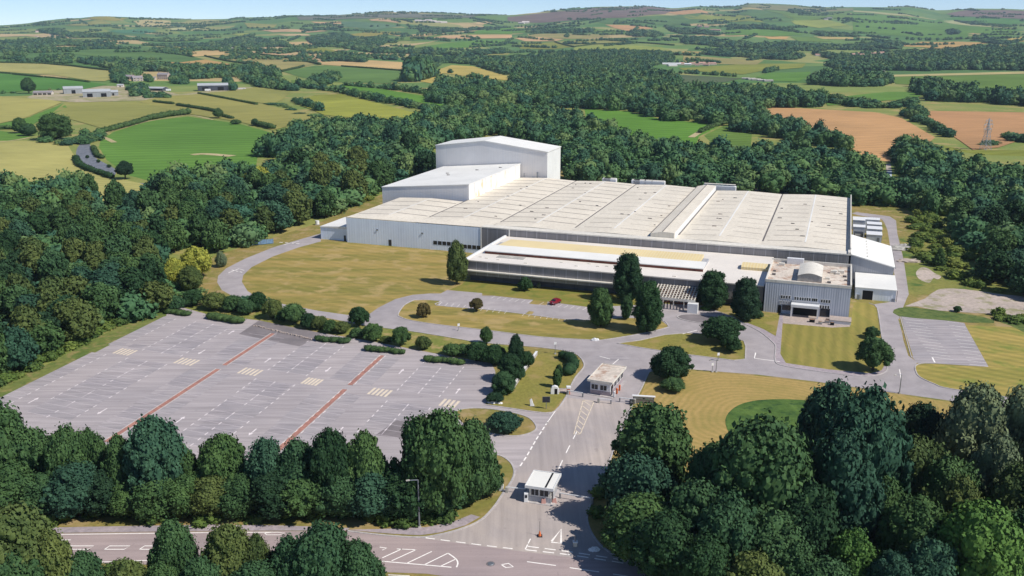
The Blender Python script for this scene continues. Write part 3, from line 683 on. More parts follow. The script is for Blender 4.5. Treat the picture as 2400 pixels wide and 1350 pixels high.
# ---------------- main hall
hall = fthing('factory_hall', 0, 0, 'huge low factory hall with ribbed pale roof bays and grey front wall', 'factory')
W9 = 9.45
MB().box(-174.2, -146.05, 0, 44, 0, 9.2).box(-146.05, -121, 0, 60, 0, 9.2).build('white_wall', M['clad_white'], hall)
MB().box(-120.95, -.5, .1, 105, 0, 9.15).box(-146, -121, 60, 110, 0, 9.15).build('grey_wall', M['clad_grey'], hall)
VAL = [-146, -118.2, -90.4, -62.6, -54.6, -27.3, -.4]; BAYU = [(-146, -118.2, 110), (-118.2, -90.4, 110), (-90.4, -62.6, 109), (-54.6, -27.3, 105), (-27.3, -.4, 105)]
ZV, ZR = 9.35, 9.95
def roofz(t): return ZV + (ZR - ZV) * (1 - abs(2 * t - 1)) ** .85
roof = MB(); gut = MB(); seam = MB(); ridge = MB()
def bay(u0, u1, d0, d1, flat_front, dense):
    n = 12; us = [u0 + (u1 - u0) * i / n for i in range(n + 1)]
    rows = [(d0, lambda t: 9.5 if flat_front else roofz(t)), (d0 + (6 if flat_front else .01), roofz), (d1, roofz)]
    for (da, fa), (db, fb) in zip(rows, rows[1:]):
        for i in range(n):
            ta, tb = i / n, (i + 1) / n
            roof.quad((us[i], da, fa(ta)), (us[i + 1], da, fa(tb)), (us[i + 1], db, fb(tb)), (us[i], db, fb(ta)))
    # closed ends under the roof
    for dd in (d0, d1):
        for i in range(n): roof.quad((us[i], dd, 9.0), (us[i + 1], dd, 9.0), (us[i + 1], dd, (9.5 if flat_front and dd == d0 else roofz((i + 1) / n))), (us[i], dd, (9.5 if flat_front and dd == d0 else roofz(i / n))))
    def onroof(mb, ua, ub, da, db, up=.03, mi=1):
        k = 5
        for i in range(k):
            a = ua + (ub - ua) * i / k; b = ua + (ub - ua) * (i + 1) / k
            za = roofz((a - u0) / (u1 - u0)) + up; zb = roofz((b - u0) / (u1 - u0)) + up
            mb.quad((a, da, za), (b, da, zb), (b, db, zb), (a, db, za), mi if mb is roof else 0)
    L = u1 - u0; s = d0 + 8; r = random.Random(int(u0 * 10))
    k = 0
    while s < d1 - 3:
        if dense:
            onroof(roof, u0 + .6, u0 + L * .47, s, s + .55); onroof(roof, u0 + L * .52, u0 + L * .97, s + 3.6, s + 4.2)
        else:
            for (a, b, o) in ((.04, .46, 0), (.54, .97, .8)):
                q = a + r.random() * .1
                onroof(roof, u0 + L * q, u0 + L * b, s + o, s + o + r.choice((.18, .28, .4)))
        s += 8.9 if dense else 8.3; k += 1
    um = (u0 + u1) / 2
    onroof(ridge, um - .25, um - .001, d0 + 7, d1 - .3, .04); onroof(ridge, um + .001, um + .25, d0 + 7, d1 - .3, .04)
    if d1 > 50: onroof(gut, u0 + .02, u0 + .55, d0 + 6.5, d1 - .2, .02)
bay(-174.2, -146.05, .02, 44, True, True)
for u0, u1, d1 in BAYU: bay(u0, u1, .02 if u1 < -121 and False else 4.2, d1, u0 < -121, u0 < -100)
roof.quad((-146, .02, 9.49), (-121, .02, 9.49), (-121, 4.2, 9.5), (-146, 4.2, 9.5))
roof.build('roof', [M['roof'], M['seam_dark']], hall); gut.build('roof_gutter_seam', M['gutter'], hall); ridge.build('roof_ridge_seam', M['roof_white'], hall)
MB().box(-121, .0, .05, 4.1, 9.2, 9.62).build('front_ledge', M['roof_ledge'], hall)
MB().box(-.35, .0, 4.1, 105, 9.0, 10.75).box(-.9, .02, .2, 4.1, 9.62, 10.1).build('side_parapet', plain('parapet_sheet', (214, 208, 198), .9, .6), hall)
mon = MB().prism([(-62.5, 9.2), (-62.5, 10.7), (-58.6, 11.5), (-54.7, 11.3), (-54.7, 9.2)], 4.3, 106)
mo = mon.build('roof_monitor', M['roof'], hall)
MB().box(-54.69, -54.6, 5, 105.5, 9.3, 11.2).build('monitor_glazing', M['clad_white_side'], mo)
ml = MB()
for u, z in ((-62.45, 10.72), (-58.6, 11.51)): ml.tube((u, 4.6, z + .03), (u, 105.5, z + .03), .16, n=5)
ml.build('monitor_seam', M['gutter'], mo)
rv = random.Random(5)
for i in range(46):   # small cowls and patches on the roofs
    u0, u1, d1 = BAYU[rv.randrange(5)]; t = rv.uniform(.08, .92); d = rv.uniform(8, d1 - 4); u = u0 + (u1 - u0) * t
    s = rv.uniform(.25, .75); MB().box(u - s, u + s, d - .22, d + .22, roofz(t) - .05, roofz(t) + .22).build('roof_vent', M[('steel_dark', 'gutter', 'seam_dark')[i % 3]], hall, bevel=.05)
for px in (1010, 1230, 1300, 1330): pass
dm = MB().box(-157.1, -155.9, -.06, -.004, .02, 2.35, 0).box(-156.9, -156.1, -.09, -.06, .1, 2.2, 1)
dm.build('door', [M['steel'], M['steel_dark']], hall)
for k in range(6): window(hall, -138.6 + k * 1.75, 2.0, 1.35, 1.2, mull=2, fm='steel_dark')
for k in range(4): window(hall, -127.2 + k * 1.75, 1.5, 1.35, 1.2, mull=2, fm='steel_dark')
for px, py in ((856, 548), (978, 550)): u, _ = fl(px, py, 6); MB().box(u - .3, u + .3, -.2, -.004, 5.4, 5.9).build('wall_lamp', M['steel'], hall)
for u in (-121.1, -110.6):
    MB().box(u - .18, u + .18, -.14, -.004, 2, 9.4).build('downpipe', M['roof_white'], hall)
# white plant units along the back edge
for i, px in enumerate((1412, 1420, 1487, 1497, 1519, 1543, 1685)):
    u, d = fl(px, 428 if px < 1600 else 438, 10.2); wdt = 7 if px == 1685 else (3 if i % 2 else 2)
    t = fthing('roof_plant_unit', u, 112.5, 'long rounded white plant housing behind the roof monitor' if px == 1685 else 'small white plant housing along the back edge of the factory roof', 'plant unit', 'plant housings behind the factory roof')
    MB().box(-wdt, wdt, -1.2, 1.2, 0, 10.4 if px == 1685 else 10.9).build('casing', M['white_paint'], t, bevel=.15)
    MB().box(-wdt + .3, wdt - .3, -.8, .8, 10.9, 11.1).build('vent_lid', M['roof_ledge'], t)

# ---------------- small annex on the left end
ax = fthing('side_annex', -174.2, 0, 'low white annex with a sloping roof at the far left end of the factory', 'building')
MB().box(-12, -.02, 1.6, 20, 0, 4.6).build('wall', M['clad_white'], ax)
MB().hexa([(-12.2, 1.4, 4.6), (-.03, 1.4, 4.6), (-.03, 20.2, 4.6), (-12.2, 20.2, 4.6)], [(-12.2, 1.4, 4.85), (-.03, 1.4, 5.6), (-.03, 20.2, 5.6), (-12.2, 20.2, 4.85)]).build('roof', M['roof_white'], ax)
MB().box(-2.2, -1.4, 1.53, 1.596, .02, 2.1).build('door', M['steel_dark'], ax)

# ---------------- middle and tall halls
mh = fthing('storage_hall', -145.3, 48, 'white hall with one sloping roof and rust stained right side wall', 'building')
MB().hexa([(-39, 0, 0), (0, 0, 0), (0, 63, 0), (-39, 63, 0)], [(-39, 0, 12.3), (0, 0, 15.5), (0, 63, 15.5), (-39, 63, 12.3)]).build('wall', M['clad_tall'], mh)
MB().box(.005, .06, .1, 62.9, 9, 15.45).build('rusty_side_wall', M['rust_wall'], mh)
MB().hexa([(-39.2, -.2, 12.31), (.2, -.2, 15.53), (.2, 63.2, 15.53), (-39.2, 63.2, 12.31)], [(-39.2, -.2, 12.62), (.2, -.2, 15.86), (.2, 63.2, 15.86), (-39.2, 63.2, 12.62)]).build('roof', M['roof_white'], mh)
for u, d in ((-22, 30), (-14, 44), (-5, 50), (-25, 36)):
    MB().box(u - .7, u + .7, d - .2, d + .2, 15.5 + u * .082, 15.86 + u * .082 + .25).build('roof_vent', M['gutter'], mh)
for k in range(5): MB().tube((.16, 6 + k * 12.5, 9.5), (.16, 6 + k * 12.5, 15.4), .07, n=6).build('downpipe', M['roof_white'], mh)
th = fthing('tall_hall', -132.5, 112, 'tallest white hall with a shallow gable roof behind the factory', 'building')
MB().prism([(-56, 0), (-56, 22.2), (-30.8, 25.3), (0, 21.4), (0, 0)], 0, 21).build('wall', M['clad_tall'], th)
MB().box(.005, .05, .1, 20.9, 0, 21.3).build('side_wall', M['clad_white_side'], th)
for a, b in (((-56.3, 22.2), (-30.8, 25.34)), ((-30.8, 25.34), (.3, 21.4))):
    MB().hexa([(a[0], -.3, a[1] + .02), (b[0], -.3, b[1] + .02), (b[0], 21.3, b[1] + .02), (a[0], 21.3, a[1] + .02)], [(a[0], -.3, a[1] + .35), (b[0], -.3, b[1] + .35), (b[0], 21.3, b[1] + .35), (a[0], 21.3, a[1] + .35)]).build('roof_slope', M['roof_white'], th)
MB().tube((-4.5, -.6, 9), (-4.5, -.6, 12.2), .35, n=10).build('flue', M['steel'], th); MB().tube((-11, -.7, 9.5), (-11, -.7, 11.5), .18, n=8).build('flue', M['steel'], th)

# ---------------- grey front wing
fwg = fthing('front_wing', -22.2, -35.6, 'long grey front wing with white flat roofs, red fascia and a yellow roof strip', 'building')
X0, X1 = -89.6, -.4
MB().box(X0, X1, 0, 35.5, 2.2, 6.6).build('upper_wall', M['clad_grey'], fwg)
MB().box(X0 + .3, X1 - .3, 2.2, 35.4, 0, 2.198).build('base_wall', M['clad_dark'], fwg)
MB().box(X0 - .3, -42, -1.1, -.01, 3.55, 3.95).build('ledge', M['roof_ledge'], fwg, bevel=.05)
MB().box(X0 - .2, X1 + .1, -.3, 35.4, 6.61, 6.95).build('roof', M['roof_plain'], fwg)
MB().box(X0 - .35, X0 + .25, -.35, 35.3, 6.955, 7.4).build('roof_kerb', M['white_paint'], fwg)
UX0, UX1 = -87.2, -18.5
MB().box(UX0, UX1, 9.4, 9.7, 6.96, 7.6).build('red_fascia', M['red_fascia'], fwg)
MB().hexa([(UX0 - .1, 9.2, 7.76), (UX1 + .1, 9.2, 7.76), (UX1 + .1, 15.3, 8.4), (UX0 - .1, 15.3, 8.4)], [(UX0 - .1, 9.2, 8.0), (UX1 + .1, 9.2, 8.0), (UX1 + .1, 15.3, 8.62), (UX0 - .1, 15.3, 8.62)]).build('upper_roof', M['roof_white'], fwg)
MB().hexa([(UX0 + 2, 15.31, 8.1), (UX1 - 1.8, 15.31, 8.1), (UX1 - 1.8, 23, 8.1), (UX0 + 4, 23, 8.1)], [(UX0 + 2, 15.31, 8.52), (UX1 - 1.8, 15.31, 8.52), (UX1 - 1.8, 23, 9.0), (UX0 + 4, 23, 9.0)]).build('yellow_roof', M['yellow_roof'], fwg)
MB().box(UX0 + .2, UX1 - .2, 9.71, 23, 6.96, 7.75).build('clerestory_wall', M['clad_grey_plain'], fwg)
rp = random.Random(9)
for k in range(14):
    u = rp.uniform(UX0, UX1); d = rp.uniform(1, 8); MB().box(u - .5, u + .5, d - .3, d + .3, 6.955, 7.15).build('roof_vent', M['roof_ledge'], fwg, bevel=.04)
MB().box(-82, -73, 5.6, 8.6, 6.955, 7.03).build('roof_patch', M['concrete'], fwg)
cv = fthing('rooflight_canopy', -22.2, -35.6, 'small ribbed cream rooflight between the front wing and the office', 'rooflight')
MB().prism([(-10.5 + 13.5, 6.96), (3.0, 7.8), (4.2, 8.3), (7.2, 8.3), (8.4, 7.8), (8.4, 6.96)], -16.0, -8.0, 'x').build('glazing', M['yellow_roof'], cv); cv.location = (*fw(-14.5, -22.5), 0)
# ---------------- timber trellis canopy at the old entrance
pg = fthing('trellis_canopy', -51.8, -44.3, 'pale open trellis canopy over the old brick entrance between dark conifers', 'canopy')
Wp = 11.6; Dp = 8.3; zt = lambda d: 3.2 + 1.55 * d / Dp      # lean-to trellis, higher at the wall
def slat(mb, x0, x1, y0, y1, lo, hi): mb.hexa([(x0, y0, zt(y0) + lo), (x1, y0, zt(y0) + lo), (x1, y1, zt(y1) + lo), (x0, y1, zt(y1) + lo)], [(x0, y0, zt(y0) + hi), (x1, y0, zt(y0) + hi), (x1, y1, zt(y1) + hi), (x0, y1, zt(y1) + hi)])
mb = MB()
for k in range(14): slat(mb, k * Wp / 13 - .1, k * Wp / 13 + .1, 0, Dp, .0, .22)
mb.build('rafter_lattice', M['roof_ledge'], pg)
mb = MB()
for k in range(8): slat(mb, -.2, Wp + .2, k * Dp / 7 - .09, k * Dp / 7 + .09, -.16, -.004)
mb.build('purlin_lattice', M['deck'], pg)
MB().box(-.3, Wp + .3, -.28, -.12, 2.75, 3.45).build('fascia_beam', M['roof_ledge'], pg)
for k in range(5): MB().box(k * Wp / 4 - .12, k * Wp / 4 + .12, .3, .54, 0, 3.05).build('post', M['roof_ledge'], pg)
MB().box(.2, Wp - .8, 6.2, 6.5, 0, 4.1).build('brick_wall', M['red_fascia'], pg)
MB().box(Wp - 1.6, Wp + 1.2, -1.6, .2, 0, 2.7).build('white_booth', M['white_paint'], pg)
for k in range(3): window(pg, 2.0 + k * 3.0, .6, 2.0, 1.6, mull=2, wall=6.2, fm='concrete')

# ---------------- office block
of = fthing('office_block', -22.1, -37.3, 'square blue-grey office block with a flat roof and white portico', 'building')
WO, DO, HO = 22.3, 24.0, 8.6
MB().box(0, WO, 0, DO, 0, HO).build('wall', M['clad_office'], of)
MB().box(.35, WO - .35, .35, DO - .35, HO + .004, HO + .06).build('roof_deck', M['deck'], of)
MB().box(-.05, WO + .05, -.05, .34, HO + .002, HO + .75).box(-.05, .34, .342, DO - .34, HO + .002, HO + .75).box(WO - .34, WO + .05, .342, DO - .34, HO + .002, HO + .95).box(-.05, WO + .05, DO - .338, DO + .05, HO + .002, HO + 1.1).build('parapet', M['roof_ledge'], of)
bl = MB(); prof = [(8.2 + 6.4 * i / 12, HO + .06 + 1.6 + .75 * math.sin(math.pi * i / 12)) for i in range(13)]
bl.prism([(8.2, HO + .07)] + prof + [(14.6, HO + .07)], 3.4, 16.5); bo = bl.build('barrel_penthouse', M['concrete'], of)
sm = MB(); sm.v = []; q = [(x, z + .05) for x, z in prof]
for (a, za), (b, zb) in zip(q, q[1:]): sm.hexa([(a, 3.2, za - .04), (b, 3.2, zb - .04), (b, 16.7, zb - .04), (a, 16.7, za - .04)], [(a, 3.2, za + .08), (b, 3.2, zb + .08), (b, 16.7, zb + .08), (a, 16.7, za + .08)])
sm.build('curved_roof', M['roof_ledge'], bo)
for u, d, s in ((16.5, 4, .5), (16, 8, .6), (17.5, 15.5, .9), (19.5, 16.5, .8), (18.6, 14.5, .6), (20.5, 12, .5), (3, 20, .8), (1.6, 8, .5), (1.5, 12, .4), (20.8, 8, .4)):
    MB().box(u - s, u + s, d - s * .6, d + s * .6, HO + .06, HO + .06 + s).build('roof_vent', M['roof_ledge'] if s > .55 else M['gutter'], of, bevel=.06)
MB().box(4.2, 9.0, DO - 1.6, DO - .5, HO + .06, HO + 1.9).build('roof_tank', M['white_paint'], of, bevel=.1)
def oxy(px, py):
    yb = 727 + (px - 1790) * .11; yt = 657 + (px - 1790) * .084
    return (px - 1792) / 203 * WO, 8.8 * (yb - py) / (yb - yt)
for row, xs in ((693.5, [1834, 1839.5, 1846, 1853]), (697.5, [1866.5, 1872.5, 1879, 1884.5, 1890, 1895.5, 1901, 1908, 1912.5, 1917]), (704, [1929.5, 1935, 1941, 1947])):
    for px in xs:
        u, z = oxy(px, row + (px - xs[0]) * .09); window(of, u, z - .45, .5, .82, frame=.08)
for px in (1928, 1934, 1940, 1946):
    u, z = oxy(px, 718 + (px - 1928) * .09); window(of, u, z - .4, .48, .8, frame=.08)
for px in (1833, 1839.5, 1846, 1852):
    u, z = oxy(px, 706.5 + (px - 1833) * .09); window(of, u, z - .35, .45, .75, frame=.08, glass='clad_grey_plain')
MB().box(3.8, 4.7, -.05, -.004, .03, 2.3).build('side_door', M['black'], of)
MB().box(4.95, 7.4, -.06, -.004, 1.0, 2.5).build('ground_window', M['glass'], of)
MB().box(14.9, 17.4, -.06, -.004, .2, 2.5).build('ground_window', M['glass'], of)
pt = MB().box(7.3, 14.6, -2.6, -.01, 2.75, 3.55); pt.build('portico_beam', M['white_paint'], of, bevel=.04)
for u in (7.35, 14.15): MB().box(u, u + .42, -2.55, -2.1, 0, 2.745).build('portico_post', M['white_paint'], of)
MB().box(7.9, 14.1, -.08, -.004, .02, 2.6).build('entrance_glazing', M['black'], of)
MB().box(7.4, 14.5, -.5, -.01, 3.56, 4.0).build('portico_upstand', M['clad_grey_plain'], of)
rw = fthing('terrace_wall', -22.1, -37.3, 'low white tiled wall box at the right foot of the office block', 'wall')
MB().box(17.6, 22.9, -5.2, -1.2, 0, .9).build('wall_box', M['white_paint'], rw); MB().box(17.5, 23, -5.3, -1.1, .9, 1.02).build('coping', M['paving'], rw)
for i, (px, py, s, mt, lb) in enumerate(((1903, 755, .7, 'black', 'dark bin at the left of the terrace stones'), (1922, 760, .5, 'concrete', 'flat pale stone planter at the terrace edge'), (1938, 757, .6, 'concrete', 'square pale planter in the middle of the terrace'), (1950, 762, .5, 'black', 'dark planter on the lawn edge of the terrace'), (1962, 757, .7, 'white_paint', 'tall white planter at the right of the terrace'))):
    x, y = at(px, py); pl = tag(empty('planter', (x, y, 0), -AZF), lb, 'planter')
    MB().box(-s, s, -s * .7, s * .7, .04, .75).build('box', M[mt], pl, bevel=.06); MB().box(-s * .8, s * .8, -s * .5, s * .5, .751, .83).build('soil', M['soil'], pl)

# ---------------- lean-to and garage on the right
lt = fthing('lean_to_shed', 0, 0, 'white roofed lean-to shed against the right wall of the factory', 'shed')
MB().hexa([(.03, .6, 0), (12.5, .6, 0), (12.5, 30, 0), (.03, 30, 0)], [(.03, .6, 9.3), (12.5, .6, 6.3), (12.5, 30, 6.3), (.03, 30, 9.3)]).build('wall', M['clad_grey_plain'], lt)
MB().hexa([(.04, .3, 9.31), (12.8, .3, 6.26), (12.8, 30.3, 6.26), (.04, 30.3, 9.31)], [(.04, .3, 9.6), (12.8, .3, 6.55), (12.8, 30.3, 6.55), (.04, 30.3, 9.6)]).build('roof', M['roof_white'], lt)
MB().tube((12.9, .4, 6.3), (12.9, 30.2, 6.3), .14, n=6).build('gutter', M['gutter'], lt)
for k in range(6): MB().box(4.6, 5.0, 3.5 + k * 4.4, 3.9 + k * 4.4, 8.4, 8.75).build('roof_vent', M['roof_ledge'], lt)
gg = fthing('garage', 1.9, -15.3, 'small white garage with one dark open doorway beside the office', 'garage')
MB().box(0, 10.9, 0, 15.5, 0, 3.4).build('wall', cladding('garage_cladding', (226, 230, 234), (1, 0), .8, .95, .06, None, .5, .25), gg)
MB().hexa([(-.2, -.25, 3.405), (11.1, -.25, 3.405), (11.1, 15.6, 3.405), (-.2, 15.6, 3.405)], [(-.2, -.25, 3.6), (11.1, -.25, 3.6), (11.1, 15.6, 4.1), (-.2, 15.6, 4.1)]).build('roof', M['roof_white'], gg)
MB().box(1.95, 4.75, -.05, -.004, .02, 2.75).build('doorway', M['black'], gg)
MB().box(1.8, 1.94, -.09, -.004, .02, 2.9).box(4.76, 4.9, -.09, -.004, .02, 2.9).box(1.94, 4.76, -.09, -.004, 2.76, 2.9).build('door_frame', M['white_paint'], gg)
MB().box(.5, 1.2, -.9, -.2, 0, 1.5).build('meter_box', M['steel'], gg, bevel=.05); MB().box(9.9, 10.7, -.06, -.004, .1, 1.0).build('vent_grille', M['steel'], gg)
MB().tube((11.2, -.1, .1), (11.2, -.1, 3.5), .07, n=6).build('downpipe', M['steel_dark'], gg)
# ---------------- white plant cabins and tanks beside the factory's right wall
def cabin(u, d, w_, dd, h, lb, flat=True):
    t = fthing('plant_cabin', u, d, lb, 'cabin', 'white plant cabins beside the factory')
    MB().box(-w_ / 2, w_ / 2, -dd / 2, dd / 2, .25, h).build('body', cladding('cabin_sheet', (205, 210, 216), (1, 0), .5, .95, .1, None, .5, .3) if 'cabin_sheet' not in bpy.data.materials else bpy.data.materials['cabin_sheet'], t)
    MB().box(-w_ / 2 - .12, w_ / 2 + .12, -dd / 2 - .12, dd / 2 + .12, h + .002, h + .18).build('roof', M['white_paint'], t, bevel=.04)
    for s in (-1, 1): MB().box(s * w_ * .3 - .2, s * w_ * .3 + .2, -dd / 2 + .1, dd / 2 - .1, 0, .249).build('skid', M['steel_dark'], t)
    MB().box(w_ * .18, w_ * .18 + .9, -dd / 2 - .05, -dd / 2 - .004, .3, min(h - .2, 2.3)).build('door', M['steel'], t)
cabin(8.6, 66, 5.2, 6, 3.2, 'white cabin with a grey door nearest the lean-to shed')
cabin(8.9, 75.5, 5.2, 5.5, 3.4, 'second white cabin back from the lean-to shed')
cabin(9.0, 84.5, 5.2, 5, 3.4, 'third white cabin back beside the side road')
cabin(8.4, 92.5, 5.4, 4.4, 3.6, 'farthest white cabin in the outer row beside the side road')
cabin(3.4, 90, 4.4, 7, 3.8, 'tall ribbed cabin against the factory wall at the back')
cabin(3.4, 74, 4.2, 4.5, 4.0, 'white topped cabin on dark frames against the factory wall')
tkn = fthing('silver_tank', 5.2, 82, 'silver upright tank among the white cabins', 'tank'); 
MB().tube((0, 0, 0), (0, 0, 3.0), 1.2, n=20).tube((0, 0, 3.0), (0, 0, 3.5), 1.2, .4, n=20).build('shell', M['steel'], tkn, smooth=False); MB().tube((1.3, 0, .1), (1.3, 0, 3.2), .08, n=6).build('pipe', M['steel_dark'], tkn)
fr = fthing('pipe_rack', 3.2, 67.5, 'dark steel pipe rack beside the factory wall', 'pipe rack')
for a in (-1.4, 1.4):
    for b in (-1.6, 1.6): MB().tube((a, b, 0), (a, b, 2.9), .14, n=6).build('post', M['steel_dark'], fr)
for z in (1.2, 2.8): MB().box(-1.6, 1.6, -1.8, 1.8, z, z + .12).build('deck', M['steel_dark'], fr)
# rubble heaps across the side road
def heap(px, py, rx, ry, h, lb, mt='gravel', seed=0, name='rubble_heap', cat='rubble heap'):
    r = random.Random(seed); x, y = at_t(px, py); bm = bmesh.new(); bmesh.ops.create_icosphere(bm, subdivisions=3, radius=1)
    for v in bm.verts: v.co *= 1 + r.uniform(-.2, .2); v.co.z = max(v.co.z, -.05); v.co.x *= rx; v.co.y *= ry; v.co.z *= h
    me = bpy.data.meshes.new(name); bm.to_mesh(me); bm.free(); me.materials.append(M[mt]); o = bpy.data.objects.new(name, me); COL.objects.link(o); o.location = (x, y, float(terrain(x, y))); tag(o, lb, cat); return o
heap(2108, 584, 4.5, 2.6, 1.3, 'long white rubble heap across the side road', 'concrete', 2); heap(2124, 578, 3, 2, 1.0, 'small white rubble heap on the verge behind the long heap', 'concrete', 3); heap(2134, 612, 4.5, 2.4, .7, 'low pinkish rubble heap right of the side road', 'gravel', 4)
# ------------------------------------------------------------------ countryside: fields draped on the terrain (outlines read off the photo)
FC = {'g': (102, 138, 60), 'dg': (92, 126, 68), 'lg': (134, 146, 72), 'pg': (172, 164, 98), 'yg': (150, 152, 82), 't': (196, 168, 126), 'w': (184, 150, 110), 'ol': (162, 152, 92), 'm': (118, 115, 103), 'mb': (140, 130, 100), 'sc': (150, 150, 76), 'tg': (186, 164, 104), 'bg': (92, 128, 98), 'pale': (178, 172, 122), 'dk': (84, 100, 76)}
FM = {}
def fmat(k, i):
    key = (k, i % 4)
    if key not in FM:
        r = random.Random(sum(map(ord, k)) * 7 + i); c = FC[k]
        FM[key] = field_mat('field_' + k, tuple(max(0, min(255, v + r.uniform(-7, 7))) for v in c), rz=r.uniform(-.6, .6), rows={'w': .03, 'pg': .05, 'ol': .05, 't': .04, 'tg': .06}.get(k, .025), var=.16 if k == 'sc' else .1)
    return FM[key]
